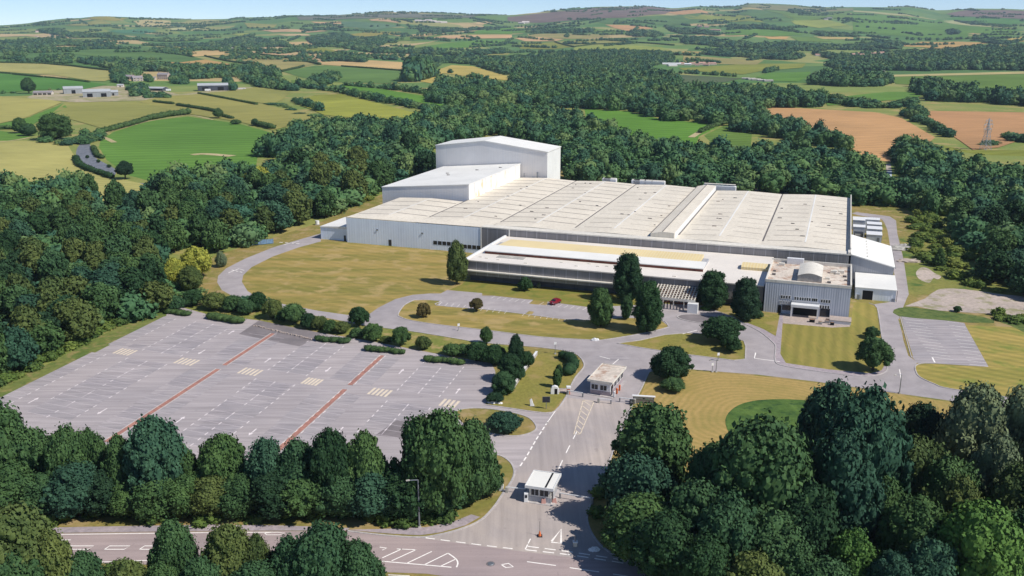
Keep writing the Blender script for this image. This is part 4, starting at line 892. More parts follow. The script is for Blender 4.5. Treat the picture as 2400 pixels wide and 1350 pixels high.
FIELDS = [
 ('g', [(265, 310), (345, 284), (440, 273), (490, 280), (560, 290), (640, 312), (606, 350), (600, 392), (440, 420), (350, 424), (305, 412), (250, 375), (232, 345), (236, 328)]),
 ('pg', [(0, 330), (60, 330), (160, 342), (174, 365), (180, 390), (260, 414), (330, 430), (366, 442), (362, 470), (200, 470), (0, 440), (-300, 440), (-300, 330)]),
 ('pg', [(-300, 226), (0, 226), (120, 235), (146, 240), (60, 277), (0, 290), (-300, 295)]),
 ('yg', [(152, 241), (320, 239), (438, 262), (435, 268), (340, 281), (250, 306), (235, 300), (165, 280), (120, 268)]),
 ('g', [(-200, 297), (0, 291), (62, 278), (150, 243), (158, 254), (118, 270), (60, 302), (0, 304)]),
 ('g', [(-200, 312), (0, 307), (45, 312), (72, 321), (0, 333), (-200, 333)]),
 ('yg', [(325, 239), (380, 226), (468, 221), (620, 246), (748, 272), (662, 300), (640, 306), (560, 286), (490, 275), (446, 268)]),
 ('yg', [(472, 219), (560, 212), (602, 204), (682, 216), (662, 234), (640, 244), (610, 242)]),
 ('dg', [(-300, 172), (0, 172), (100, 181), (208, 193), (252, 199), (190, 211), (90, 211), (0, 219), (-300, 219)]),
 ('pg', [(-300, 147), (0, 147), (100, 150), (170, 156), (264, 167), (257, 187), (245, 191), (212, 190), (130, 177), (0, 168), (-300, 168)]),
 ('dg', [(-200, 119), (0, 119), (60, 116), (120, 111), (270, 108), (400, 112), (442, 130), (480, 140), (420, 147), (300, 139), (170, 128), (100, 120), (60, 130), (0, 133), (-200, 133)]),
 ('yg', [(362, 106), (400, 109), (470, 112), (474, 117), (420, 123), (400, 119)]),
 ('t', [(420, 125), (475, 119), (530, 119), (578, 125), (470, 132), (455, 133)]),
 ('ol', [(482, 132), (580, 127), (690, 136), (738, 151), (700, 160), (655, 170), (640, 166), (590, 151), (556, 147)]),
 ('tg', [(402, 142), (455, 135), (520, 146), (540, 151), (500, 155), (400, 151)]),
 ('t', [(522, 118), (600, 122), (760, 131), (756, 145), (743, 150), (700, 137), (600, 127), (580, 125)]),
 ('t', [(746, 146), (860, 141), (1000, 150), (990, 166), (850, 158), (800, 155), (752, 152)]),
 ('dg', [(662, 168), (740, 154), (800, 157), (985, 171), (962, 190), (900, 196), (760, 192), (700, 180)]),
 ('g', [(765, 205), (800, 200), (900, 210), (1000, 227), (1066, 241), (1040, 250), (900, 228), (790, 214)]),
 ('g', [(682, 188), (760, 188), (750, 204), (690, 204)]),
 ('sc', [(692, 237), (740, 223), (800, 221), (900, 246), (960, 262), (1010, 270), (930, 282), (820, 276), (760, 270), (694, 243)]),
 ('tg', [(978, 190), (1020, 166), (1058, 153), (1110, 156), (1195, 181), (1200, 190), (1100, 180), (1038, 172), (1012, 196)]),
 ('g', [(1370, 256), (1470, 261), (1560, 281), (1695, 291), (1638, 320), (1630, 345), (1540, 332), (1440, 312), (1375, 285)]),
 ('g', [(1650, 318), (1702, 292), (1762, 312), (1760, 348), (1680, 346)]),
 ('w', [(1778, 252), (1870, 253), (2050, 263), (2112, 276), (2192, 322), (2150, 356), (2085, 380), (2030, 370), (1985, 340), (1920, 318), (1870, 300), (1780, 275)]),
 ('w', [(2150, 260), (2400, 264), (2700, 266), (2700, 322), (2400, 326), (2340, 347), (2280, 352), (2252, 332), (2192, 292)]),
 ('lg', [(2205, 340), (2262, 352), (2400, 352), (2700, 352), (2700, 366), (2400, 366), (2300, 363), (2225, 352)]),
 ('g', [(2085, 181), (2400, 174), (2700, 172), (2700, 212), (2400, 212), (2200, 203), (2100, 197)]),
 ('pale', [(2085, 176), (2400, 168), (2700, 166), (2700, 172), (2400, 173.5), (2085, 180.5)]),
 ('g', [(1930, 232), (1980, 226), (2080, 216), (2172, 216), (2150, 230), (2000, 243), (1940, 248)]),
 ('lg', [(1590, 160), (1740, 150), (1890, 149), (1880, 159), (1790, 166), (1740, 175), (1690, 172), (1600, 164)]),
 ('dk', [(1580, 175), (1740, 184), (1700, 193), (1590, 196)]),
 ('g', [(1772, 181), (1800, 171), (1900, 169), (1895, 179), (1870, 192), (1810, 190)]),
 ('ol', [(1602, 131), (1650, 133), (1790, 142), (1772, 152), (1700, 151), (1600, 149)]),
 ('lg', [(1215, 105), (1300, 99), (1342, 110), (1300, 116), (1220, 115)]), ('yg', [(1302, 98), (1400, 92), (1450, 92), (1496, 100), (1380, 107), (1332, 109), (1311, 101)]),
 ('yg', [(1332, 122), (1352, 109), (1390, 105), (1550, 111), (1572, 119), (1450, 118)]), ('ol', [(1235, 80), (1380, 79.5), (1432, 85), (1380, 90), (1340, 92), (1240, 86)]),
 ('t', [(1206, 90), (1260, 87), (1322, 93), (1300, 97), (1230, 97)]), ('g', [(1385, 66), (1480, 76), (1475, 81), (1400, 78)]), ('w', [(1418, 58), (1500, 60), (1532, 68), (1470, 73), (1440, 66)]),
 ('g', [(1200, 65), (1260, 66), (1266, 70), (1230, 78), (1200, 78)]), ('dg', [(1380, 49), (1500, 40), (1600, 34), (1660, 30), (1600, 58), (1500, 57), (1420, 55)]),
 ('m', [(1190, 40), (1260, 33), (1340, 25), (1440, 17), (1520, 16), (1590, 22), (1560, 33), (1480, 42), (1370, 46), (1190, 49)]),
 ('w', [(1556, 29), (1600, 25), (1656, 27), (1660, 32), (1600, 35)]), ('lg', [(1602, 38), (1730, 35), (1772, 45), (1792, 53), (1700, 51), (1602, 45)]),
 ('dg', [(1662, 31), (1700, 26), (1780, 23), (1820, 31), (1862, 50), (1796, 52), (1775, 44), (1735, 34)]), ('g', [(1784, 23), (1860, 27), (1990, 25), (2000, 44), (1930, 45), (1866, 49), (1824, 31)]),
 ('mb', [(1730, 17), (1780, 11), (1860, 13.5), (2000, 20), (2000, 25), (1850, 26), (1790, 22)]), ('g', [(1700, 69), (1860, 75), (1886, 82), (1810, 86), (1700, 83)]),
 ('tg', [(1792, 87), (1850, 86), (1842, 92), (1802, 92)]), ('g', [(1852, 87), (1920, 87), (1950, 98), (1872, 97)]), ('tg', [(1906, 86), (2000, 88), (2000, 93), (1930, 92)]),
 ('tg', [(1600, 88), (1666, 92), (1660, 98), (1600, 99)]), ('dg', [(1616, 113), (1722, 118), (1716, 122), (1610, 120)]), ('tg', [(1600, 121), (1645, 123), (1600, 128)]),
 ('yg', [(1852, 48), (1940, 47), (1990, 60), (1920, 66), (1862, 57)]), ('g', [(1996, 29), (2100, 37), (2220, 49), (2300, 63), (2380, 71), (2372, 85), (2250, 92), (2140, 88), (2000, 72)]),
 ('pale', [(2000, 25), (2140, 37.5), (2230, 47), (2260, 55), (2380, 68), (2280, 62), (2200, 48), (2100, 36), (2000, 28.5)]), ('tg', [(2106, 109), (2160, 98), (2240, 98), (2322, 101), (2280, 106), (2220, 115), (2160, 111)]),
 ('tg', [(2318, 105), (2392, 106), (2390, 112), (2322, 109)]), ('tg', [(2360, 92), (2400, 85), (2520, 82), (2520, 99), (2372, 98)]), ('t', [(2250, 79), (2310, 78), (2332, 84), (2272, 85)]),
 ('m', [(2218, 33), (2260, 25), (2360, 24), (2400, 26), (2600, 30), (2600, 48), (2400, 45), (2330, 42), (2240, 38)]), ('dg', [(2150, 46), (2240, 40), (2330, 44), (2400, 47), (2400, 55), (2370, 58), (2260, 49)]),
 ('t', [(0, 80), (80, 81), (120, 78), (150, 85), (190, 92), (140, 89), (60, 85), (0, 87)]), ('bg', [(250, 73), (340, 68), (372, 73), (330, 80), (290, 79)]),
 ('yg', [(150, 60), (200, 53), (240, 47), (262, 56), (200, 61)]), ('pale', [(310, 51), (350, 45), (400, 49), (400, 62), (330, 62), (318, 53)]), ('yg', [(205, 42), (260, 40), (300, 44), (270, 50), (215, 46)]),
 ('pale', [(400, 61), (480, 68), (400, 71)]), ('t', [(602, 70), (690, 69), (770, 73), (720, 77), (640, 76)]), ('t', [(670, 100), (750, 97), (742, 106), (682, 107)]), ('t', [(650, 82), (720, 80), (732, 84), (672, 85)]),
 ('t', [(728, 51), (800, 50), (800, 57), (742, 55)]), ('yg', [(572, 54), (650, 58), (642, 65), (582, 65)]), ('yg', [(540, 81), (592, 77), (562, 85)]), ('t', [(595, 110), (662, 110), (662, 116), (602, 114)]), ('lg', [(702, 115), (760, 113), (792, 121), (742, 123)]),
 ('t', [(864, 46), (900, 43), (940, 50), (930, 54), (870, 49)]), ('bg', [(800, 51), (860, 53), (942, 62), (880, 70), (800, 63)]), ('t', [(888, 108), (1000, 100), (1030, 94), (1012, 99), (970, 107), (880, 110)]),
 ('t', [(1000, 91), (1040, 84), (1120, 82.5), (1200, 82), (1200, 90), (1100, 91), (1060, 91)]), ('g', [(890, 96), (930, 89), (1020, 82.5), (1040, 85), (970, 95), (900, 98)]), ('g', [(976, 112), (1040, 102), (1120, 95), (1200, 95), (1200, 105), (1100, 112), (1000, 114)]),
 ('t', [(1106, 54), (1140, 50), (1156, 55), (1120, 58)]), ('g', [(1092, 76), (1140, 69), (1200, 65), (1200, 80), (1100, 80)]), ('yg', [(1122, 130), (1170, 120), (1202, 120), (1190, 129)]), ('t', [(920, 84), (990, 80), (1050, 78), (1000, 86)]),
 ('yg', [(810, 82), (870, 75), (940, 75), (930, 82), (860, 86), (810, 89)]), ('m', [(690, 38.5), (760, 39), (830, 34.5), (900, 31.5), (960, 32.5), (1060, 34.5), (1120, 37), (1100, 42), (960, 42), (820, 44), (700, 47)]),
]
for i, (k, pts) in enumerate(FIELDS):
    P = np.array(pts, float)
    x, y = unproject(P[:, 0], P[:, 1]); d = float(np.hypot(x, y).mean())
    near = np.hypot(x, y).max() < 1000
    if d > 900:   # follow the outline over the terrain: add points along long edges
        Q = []
        for j in range(len(pts)):
            a, b = np.array([x[j], y[j]]), np.array([x[(j + 1) % len(pts)], y[(j + 1) % len(pts)]]); n = max(1, int(np.hypot(*(b - a)) / 60))
            Q += [tuple(a + (b - a) * t / n) for t in range(n)]
    else: Q = list(zip(x.tolist(), y.tolist()))
    size = math.sqrt(max(1, (max(q[0] for q in Q) - min(q[0] for q in Q)) * (max(q[1] for q in Q) - min(q[1] for q in Q))))
    o = sheet('field', Q, .03 + .004 * (i % 5) if near else .15 + d * 2.2e-4, fmat(k, i), drape=not near, cell=None if near else max(40, size / 26))
# worn tracks and bare ground in the near fields
def track(pts, wd, mat, z=.06):
    x, y = unproject(np.array([p[0] for p in pts], float), np.array([p[1] for p in pts], float))
    L = catmull(list(zip(x, y)), False, 5); mb = MB(); strip('', L, wd, 0, None, mb=mb)
    mb.v = [(a, b, float(terrain(a, b)) + z + math.hypot(a, b) * 1e-4) for a, b, c in mb.v]
    o = mb.build('track', M[mat]); o['kind'] = 'structure'
M['track'] = mottled('pale_track_soil', (196, 178, 140), (176, 162, 120), .05, .6)
track([(0, 333), (40, 328), (72, 322)], 3, 'track'); track([(245, 312), (300, 297), (345, 285), (400, 276), (445, 270), (500, 281)], 2.2, 'track')
track([(1620, 322), (1640, 310), (1668, 298), (1708, 287)], 5, 'track'); track([(110, 250), (200, 262), (280, 290)], 2.5, 'lawn_green')
track([(232, 318), (252, 326), (268, 334)], 4, 'track'); track([(450, 363), (480, 361), (545, 366)], 7, 'track')
x, y = zip(*[at_t(*p) for p in ((60, 231), (90, 215), (200, 200), (300, 203), (380, 212), (420, 222), (560, 204), (600, 205), (575, 216), (440, 226), (330, 236), (180, 240))])
sheet('farm_yard', list(zip(x, y)), .25, mottled('farm_ground', (186, 170, 146), (160, 152, 112), .03, .3, (136, 140, 84)), drape=1)
# ------------------------------------------------------------------ trees
def mesh_arrays(name, V, tris, quads, mats, mi=None, attr=None):
    me = bpy.data.meshes.new(name); nt, nq = len(tris), len(quads)
    me.vertices.add(len(V)); me.vertices.foreach_set('co', np.ascontiguousarray(V, np.float32).ravel())
    loops = np.concatenate([np.asarray(tris, np.int32).ravel(), np.asarray(quads, np.int32).ravel()])
    me.loops.add(len(loops)); me.loops.foreach_set('vertex_index', loops)
    me.polygons.add(nt + nq)
    st = np.concatenate([np.arange(nt) * 3, nt * 3 + np.arange(nq) * 4]).astype(np.int32)
    me.polygons.foreach_set('loop_start', st)
    if attr is not None:
        a = me.attributes.new('tint', 'FLOAT', 'POINT'); a.data.foreach_set('value', attr.astype(np.float32))
    me.update(calc_edges=True); me.shade_smooth()
    for m in mats: me.materials.append(m)
    return me

def ico(sub):
    bm = bmesh.new(); bmesh.ops.create_icosphere(bm, subdivisions=sub, radius=1)
    V = np.array([v.co[:] for v in bm.verts]); F = np.array([[v.index for v in f.verts] for f in bm.faces]); bm.free(); return V, F
ICO = {s: ico(s) for s in (1, 2)}

PROFILES = {
 'broad': (lambda t: (1 - abs(2 * t ** .85 - .86) ** 2.3) ** .5 if 0 <= t <= 1 else 0),
 'dome': lambda t: (1 - t ** 2.2) ** .5,
 'cypress': lambda t: np.interp(t, [0, .1, .3, .55, .8, .93, 1], [.55, .8, 1, .92, .72, .5, .2]),
 'cone': lambda t: np.interp(t, [0, .08, .25, .6, 1], [.5, .85, 1, .6, .05]),
 'egg': lambda t: np.interp(t, [0, .12, .4, .7, .9, 1], [.5, .82, 1, .84, .5, .15]),
}
def crown_arrays(seed, prof, A, nl, rl, nleaf, leaf, sub, core=.93, up=.25, rough=.07):
    r = np.random.default_rng(seed); pf = PROFILES[prof]
    C, R = [], []
    for i in range(nl):
        t = (i + .5) / nl; t = .04 + .93 * t; a = i * 2.39996 + r.uniform(-.5, .5)
        pr = max(.05, float(np.real(pf(t)))); lr = rl * r.uniform(.6, 1.5) * (.55 + .45 * pr)
        rad = max(0, pr - lr * .85) * r.uniform(.82, 1.08) if i % 4 else pr * r.uniform(0, .35)
        C.append((rad * math.cos(a), rad * math.sin(a), min(max(t * A, lr * .7), A - lr * .75))); R.append(lr)
    for k in range(nl // 2):      # ragged tips beyond the outline
        t = r.uniform(.12, .98); a = r.uniform(0, 6.28); pr = max(.08, float(np.real(pf(t)))); q = r.uniform(.95, 1.12)
        C.append((pr * q * math.cos(a), pr * q * math.sin(a), min(t * A * r.uniform(1, 1.06), A))); R.append(rl * r.uniform(.22, .5))
    nl = len(C); n0 = max(2, nl // 12)
    for k in range(n0):     # solid heart
        t = .18 + .62 * k / max(1, n0 - 1); C.append((0, 0, t * A)); R.append(max(.15, float(np.real(pf(t))) * .62))
    C = np.array(C); R = np.array(R); iv, jf = ICO[sub]
    V, T = [], []; n = 0
    for c, rr in zip(C, R):
        p = iv * (1 + r.uniform(-rough, rough, (len(iv), 1)) * 1.6); V.append(c + p * rr * core); T.append(jf + n); n += len(iv)
    V = np.concatenate(V); T = np.concatenate(T)
    w = R[:nl] ** 2; w /= w.sum()
    k = nleaf * 3; li = r.choice(nl, k, p=w); d = r.normal(size=(k, 3)); d[:, 2] += up; d /= np.linalg.norm(d, axis=1)[:, None]
    pos = C[li] + d * (R[li] * np.where(r.random(k) < .1, r.uniform(1.2, 1.5, k), r.uniform(.88, 1.22, k)))[:, None]
    D = np.linalg.norm(pos[:, None, :] - C[None], axis=2) / R[None]; D[np.arange(k), li] = 9
    ok = (D.min(1) > .93) & (pos[:, 2] > -.02); pos, d = pos[ok][:nleaf], d[ok][:nleaf]; m = len(pos)
    nrm = d + r.normal(size=(m, 3)) * .45; nrm /= np.linalg.norm(nrm, axis=1)[:, None]
    a = np.cross(nrm, r.normal(size=(m, 3))); a /= np.linalg.norm(a, axis=1)[:, None]; b = np.cross(nrm, a)
    s = leaf * r.uniform(.6, 1.4, (m, 1)); s2 = s * r.uniform(.6, 1.0, (m, 1))
    q = np.stack([pos - a * s, pos - b * s2 + nrm * s * .15, pos + a * s, pos + b * s2 + nrm * s * .15], 1).reshape(-1, 3)
    Q = np.arange(4 * m).reshape(m, 4) + len(V)
    return np.concatenate([V, q]), T, Q

FOL = {
 'green': foliage('foliage_green', [(50, 78, 52), (60, 88, 54), (46, 76, 56), (66, 94, 58)]),
 'blue': foliage('foliage_blue_green', [(44, 76, 64), (50, 82, 68), (40, 70, 60)]),
 'olive': foliage('foliage_olive', [(66, 84, 50), (76, 92, 54), (60, 80, 50)]),
 'dark': foliage('foliage_dark', [(34, 60, 42), (40, 68, 44), (32, 56, 44)]),
 'bright': foliage('foliage_bright', [(64, 98, 52), (70, 104, 54)]),
 'yellow': foliage('foliage_yellow', [(128, 138, 64), (116, 128, 60)]),
 'grey': foliage('foliage_grey_green', [(98, 114, 90), (88, 106, 86)]),
 'purple': foliage('foliage_brownish', [(84, 80, 52), (76, 74, 50)]),
}
STUFF_FOL = foliage('foliage_woodland', [(42, 70, 54), (54, 84, 56), (40, 72, 62), (66, 94, 60), (46, 76, 52), (78, 100, 66), (42, 74, 60), (36, 62, 52)], True, 1.5)
HEDGE_FOL = foliage('foliage_hedge', [(52, 76, 48), (60, 84, 52), (48, 72, 48)])

def trunk_mesh(seed, conif=False):
    r = random.Random(seed); mb = MB()
    mb.tube((0, 0, -.1), (.03, .02, .5), .055, .04, 8); mb.tube((.03, .02, .5), (.0, .05, .92), .04, .012, 7)
    if not conif:
        for k in range(5):
            a = k * 1.256 + r.uniform(-.3, .3); z = .3 + .08 * k
            mb.tube((.02, .02, z), (.22 * math.cos(a), .22 * math.sin(a), z + .26), .022, .007, 5)
    me = bpy.data.meshes.new('trunk'); me.from_pydata(mb.v, [], mb.f); me.materials.append(M['bark']); me.shade_smooth(); return me
TRUNK = [trunk_mesh(i) for i in range(3)]; CTRUNK = trunk_mesh(9, True)
PROTO = {}
def proto(kind, i, lod):
    """shared crown meshes; unit radius, z 0..A"""
    key = (kind, i, lod)
    if key in PROTO: return PROTO[key]
    near = lod == 0
    spec = {'broad': ('broad', 1.75, 44 if near else 28, .35, 6500 if near else 1900, .05 if near else .085, 2 if near else 1),
            'dome': ('dome', 1.0, 40, .30, 4000 if near else 1200, .048 if near else .09, 2 if near else 1),
            'cypress': ('cypress', 2.9, 60, .36, 7000, .048, 2), 'cone': ('cone', 2.4, 50, .32, 5500, .05, 2), 'egg': ('egg', 2.0, 46, .33, 5500, .048, 2),
            'ball': ('dome', 1.25, 44, .26, 4500, .042, 2)}[kind]
    V, T, Q = crown_arrays(hash(kind) % 1000 * 0 + {'broad': 10, 'dome': 40, 'cypress': 60, 'cone': 80, 'egg': 100, 'ball': 120}[kind] + i, *spec)
    z0, z1 = V[:, 2].min(), V[:, 2].max(); V[:, 2] = (V[:, 2] - z0) / (z1 - z0); rad = np.percentile(np.hypot(V[:, 0], V[:, 1]), 98); V[:, :2] /= rad
    PROTO[key] = mesh_arrays('crown', V, T, Q, [FOL['green']]); return PROTO[key]
NV = {'broad': 7, 'dome': 4, 'cypress': 3, 'cone': 2, 'egg': 3, 'ball': 3}
TR = random.Random(21)
def plant(name, x, y, h, wd, kind='broad', col='green', bare=.14, label=None, cat='tree', group=None, lod=0, squash=None):
    z = float(terrain(x, y)); root = empty(name, (x, y, z), TR.uniform(0, 6.28)); tag(root, label, cat, group)
    c = bpy.data.objects.new('crown', proto(kind, TR.randrange(NV[kind]), lod)); COL.objects.link(c); c.parent = root
    c.location = (0, 0, h * bare); sx = wd / 2 * TR.uniform(.97, 1.03); sy = (squash or wd) / 2
    if squash: root.rotation_euler = (0, 0, -AZF * .6)
    c.scale = (sx, sy, h * (1 - bare))
    c.material_slots[0].link = 'OBJECT'; c.material_slots[0].material = FOL[col]
    t = bpy.data.objects.new('trunk', CTRUNK if kind in ('cypress', 'cone') else TRUNK[TR.randrange(3)]); COL.objects.link(t); t.parent = root
    k = max(.35, min(1.2, wd / h)); t.scale = (h * .8 * k, h * .8 * k, h * .8)
    return root
def place_px(xc, ytop, wpx, ybase):
    """photo measurements -> world spot, height, width"""
    x, y = at_t(xc, ybase); s = mpp(xc, ybase)
    wd = wpx * s; ax, ay = at_t(xc, ybase); 
    # height from the ray through the top pixel at the tree's depth (crown centre)
    v = (675 - ytop) / FPX; hy, hz = CP + v * SP, -SP + v * CP
    t = (y) / hy; h = EYE + hz * t - float(terrain(x, y))
    return x, y, max(1.0, h), wd

# ---------------- specimen trees and shrubs, one by one
S = [ # name, xc, ytop, width, ybase, kind, colour, bare, category, label
 ('poplar', 1071, 560, 52, 667, 'egg', 'olive', .04, 'tree', 'tall pale green columnar tree at the left corner of the grey front wing'),
 ('conifer', 1470, 588, 72, 708, 'cypress', 'dark', .03, 'conifer', 'tallest dark conifer in front of the yellow roof strip'),
 ('conifer', 1517, 655, 74, 778, 'cypress', 'dark', .03, 'conifer', 'dark conifer on the lawn tip left of the trellis canopy'),
 ('conifer', 1408, 670, 62, 765, 'egg', 'green', .03, 'conifer', 'soft green conifer leftmost of the group by the small car park'),
 ('conifer', 1468, 690, 30, 748, 'egg', 'green', .03, 'conifer', 'small green conifer squeezed between two dark tall ones'),
 ('conifer', 1668, 632, 78, 722, 'cypress', 'dark', .03, 'conifer', 'dark conifer at the right end of the trellis canopy'),
 ('conifer', 1745, 648, 70, 750, 'cypress', 'dark', .03, 'conifer', 'dark conifer at the left corner of the office block'),
 ('spreading_tree', 1690, 740, 104, 800, 'dome', 'dark', .04, 'tree', 'wide low dark tree on the triangular lawn in front of the office'),
 ('round_shrub', 1713, 785, 54, 824, 'ball', 'dark', .02, 'shrub', 'dark ball shrub at the foot of the wide low tree'),
 ('round_tree', 2045, 790, 86, 868, 'ball', 'green', .08, 'tree', 'big round tree at the corner of the office lawn'),
 ('round_shrub', 2043, 765, 40, 792, 'ball', 'green', .02, 'shrub', 'small round shrub behind the big round tree on the office lawn'),
 ('broadleaf_tree', 1572, 808, 98, 888, 'broad', 'dark', .05, 'tree', 'dark broad tree beside the upper gatehouse'),
 ('clipped_bush', 1577, 886, 60, 916, 'dome', 'green', .0, 'shrub', 'low clipped oval bush in front of the dark tree by the upper gatehouse'),
 ('clipped_bush', 1182, 966, 88, 1008, 'dome', 'blue', .0, 'shrub', 'grey green oval bush on the kerbed island at the car park exit'),
 ('round_shrub', 993, 709, 36, 744, 'ball', 'purple', .0, 'shrub', 'brownish round shrub at the left end of the long lawn island'),
 ('ball_tree', 1117, 697, 34, 730, 'ball', 'purple', .18, 'tree', 'brownish ball tree on a short stem by the small car park'),
 ('round_shrub', 1230, 648, 36, 681, 'ball', 'dark', .02, 'shrub', 'dark round shrub against the base of the grey front wing'),
 ('round_shrub', 1263, 661, 10, 675, 'ball', 'grey', .02, 'shrub', 'tiny whitish shrub right of the dark round shrub by the front wing'),
 ('broadleaf_tree', 1140, 764, 32, 806, 'broad', 'green', .1, 'tree', 'small upright tree beside the site road left of the gate lawn'),
 ('round_tree', 842, 718, 50, 764, 'ball', 'dark', .03, 'tree', 'dark round tree at the road bend above the car park hedge'),
 ('round_shrub', 875, 757, 56, 797, 'ball', 'green', .02, 'shrub', 'green round shrub below the dark round tree at the road bend'),
 ('round_shrub', 838, 768, 40, 790, 'dome', 'green', .0, 'shrub', 'low shrub left of the green round shrub at the road bend'),
 ('round_shrub', 800, 752, 44, 780, 'dome', 'olive', .0, 'shrub', 'olive shrub in the row above the car park patch'),
 ('round_tree', 940, 765, 48, 810, 'ball', 'green', .04, 'tree', 'round green tree on the strip between car park and site road'),
 ('round_shrub', 992, 787, 40, 818, 'dome', 'olive', .0, 'shrub', 'olive shrub on the dry strip beside the long hedge'),
 ('round_shrub', 906, 787, 34, 802, 'dome', 'olive', .0, 'shrub', 'small low shrub beneath the round green tree'),
 ('round_shrub', 1060, 805, 50, 832, 'dome', 'green', .0, 'shrub', 'left one of two low shrubs at the hedge bank corner'),
 ('round_shrub', 1086, 806, 38, 830, 'dome', 'green', .0, 'shrub', 'right one of two low shrubs at the hedge bank corner'),
 ('columnar_shrub', 1305, 862, 22, 908, 'egg', 'green', .02, 'shrub', 'slim upright shrub behind the white stone on the gate lawn'),
 ('columnar_shrub', 1309, 853, 20, 888, 'egg', 'dark', .02, 'shrub', 'small dark shrub just behind the slim upright one'),
 ('round_shrub', 1160, 921, 44, 942, 'dome', 'dark', .0, 'shrub', 'low dark bush above the white stones at the car park corner'),
 ('broadleaf_tree', 1208, 781, 40, 858, 'egg', 'dark', .03, 'tree', 'tall dark tree at the top of the hedge bank right of the car park'),
 ('broadleaf_tree', 1195, 826, 64, 894, 'egg', 'dark', .02, 'tree', 'dark tree in the middle of the hedge bank right of the car park'),
 ('broadleaf_tree', 1180, 868, 58, 922, 'egg', 'green', .02, 'tree', 'lowest green tree of the hedge bank right of the car park'),
 ('round_shrub', 1232, 822, 42, 862, 'dome', 'dark', .0, 'shrub', 'dark shrub beside the white wall on the gate lawn'),
 ('round_shrub', 1118, 800, 66, 846, 'dome', 'dark', .0, 'shrub', 'broad dark shrub at the left of the hedge bank'),
 ('round_shrub', 1160, 806, 66, 852, 'dome', 'dark', .0, 'shrub', 'dark shrub between the broad shrub and the hedge bank trees'),
 ('round_shrub', 1216, 858, 34, 890, 'dome', 'green', .0, 'shrub', 'green shrub against the white wall below the dark shrub'),
 ('flowering_tree', 462, 575, 74, 650, 'broad', 'yellow', .06, 'tree', 'yellow flowering tree nearest the road bend left of the lawn'),
 ('flowering_tree', 410, 602, 60, 665, 'broad', 'yellow', .06, 'tree', 'second yellow tree just left of the yellow flowering tree'),
 ('broadleaf_tree', 448, 620, 60, 682, 'broad', 'olive', .06, 'tree', 'olive tree below the two yellow trees'),
 ('flowering_tree', 607, 388, 72, 452, 'broad', 'yellow', .08, 'tree', 'yellow green tree in the wood right of the muddy pond'),
 ('weeping_tree', 519, 587, 28, 626, 'egg', 'grey', .02, 'tree', 'small pale weeping tree at the edge of the loop road'),
 ('broadleaf_tree', 68, 180, 34, 219, 'broad', 'green', .1, 'tree', 'lone round tree at the left end of the farm buildings'),
 ('broadleaf_tree', 512, 252, 25, 277, 'broad', 'green', .12, 'tree', 'lone round tree standing in the middle of the pasture'),
 ('broadleaf_tree', 598, 277, 20, 295, 'broad', 'green', .1, 'tree', 'small lone tree at the right end of the pasture hedge'),
 ('round_shrub', 553, 279, 28, 291, 'dome', 'green', .0, 'shrub', 'low bush between the two lone pasture trees'),
 ('broadleaf_tree', 132, 262, 84, 328, 'broad', 'green', .05, 'tree', 'largest round tree in the clump above the muddy pond'),
 ('broadleaf_tree', 48, 274, 34, 312, 'broad', 'green', .06, 'tree', 'round tree left of the clump above the muddy pond'),
 ('broadleaf_tree', 68, 288, 40, 318, 'broad', 'green', .04, 'tree', 'low tree touching the round tree left of the pond clump'),
 ('mushroom_tree', 294, 375, 42, 420, 'broad', 'dark', .2, 'tree', 'top heavy dark tree at the right end of the muddy pond'),
 ('round_shrub', 2243, 717, 22, 731, 'ball', 'dark', .0, 'shrub', 'small dark bush on the edge of the gravel yard'),
 ('round_shrub', 1400, 0, 0, 0, 'ball', 'dark', 0, 'shrub', ''),
 ('round_shrub', 1775, 726, 30, 745, 'dome', 'green', .0, 'shrub', 'low green shrub left of the office corner'),
 ('round_shrub', 1654, 717, 28, 726, 'dome', 'bright', .0, 'shrub', 'light green low shrub under the dark conifer by the trellis'),
 ('cone_tree', 2200, 580, 34, 624, 'cone', 'green', .03, 'conifer', 'upright green tree alone at the edge of the rough grass right of the side road'),
]
for nm, xc, yt, wp, yb, kd, cl, br, ct, lb in S:
    if not lb: continue
    x, y, h, wd = place_px(xc, yt, wp, yb); plant(nm, x, y, h, wd, kd, cl, br, lb, ct)
# row of shrubs between the car park and the loop road
ROWS = [(410, 690, 50, 728), (455, 678, 56, 716), (505, 684, 66, 724), (548, 690, 56, 728), (578, 700, 46, 736), (606, 681, 48, 728), (640, 700, 52, 746), (690, 711, 62, 757), (662, 726, 36, 752), (724, 732, 44, 768), (750, 740, 40, 772), (776, 748, 36, 780)]
ORD = ['first', 'second', 'third', 'fourth', 'fifth', 'sixth', 'seventh', 'eighth', 'ninth', 'tenth', 'eleventh', 'twelfth', 'thirteenth', 'fourteenth', 'fifteenth', 'sixteenth', 'seventeenth', 'eighteenth', 'nineteenth', 'twentieth']
for i, r in enumerate(sorted(ROWS)):
    x, y, h, wd = place_px(*r); plant('round_shrub', x, y, h, wd, 'ball' if i % 2 else 'dome', ('green', 'dark', 'olive', 'green')[i % 4], .0, ORD[i] + ' big shrub from the left in the row behind the car park', 'shrub', 'shrub row behind the car park')
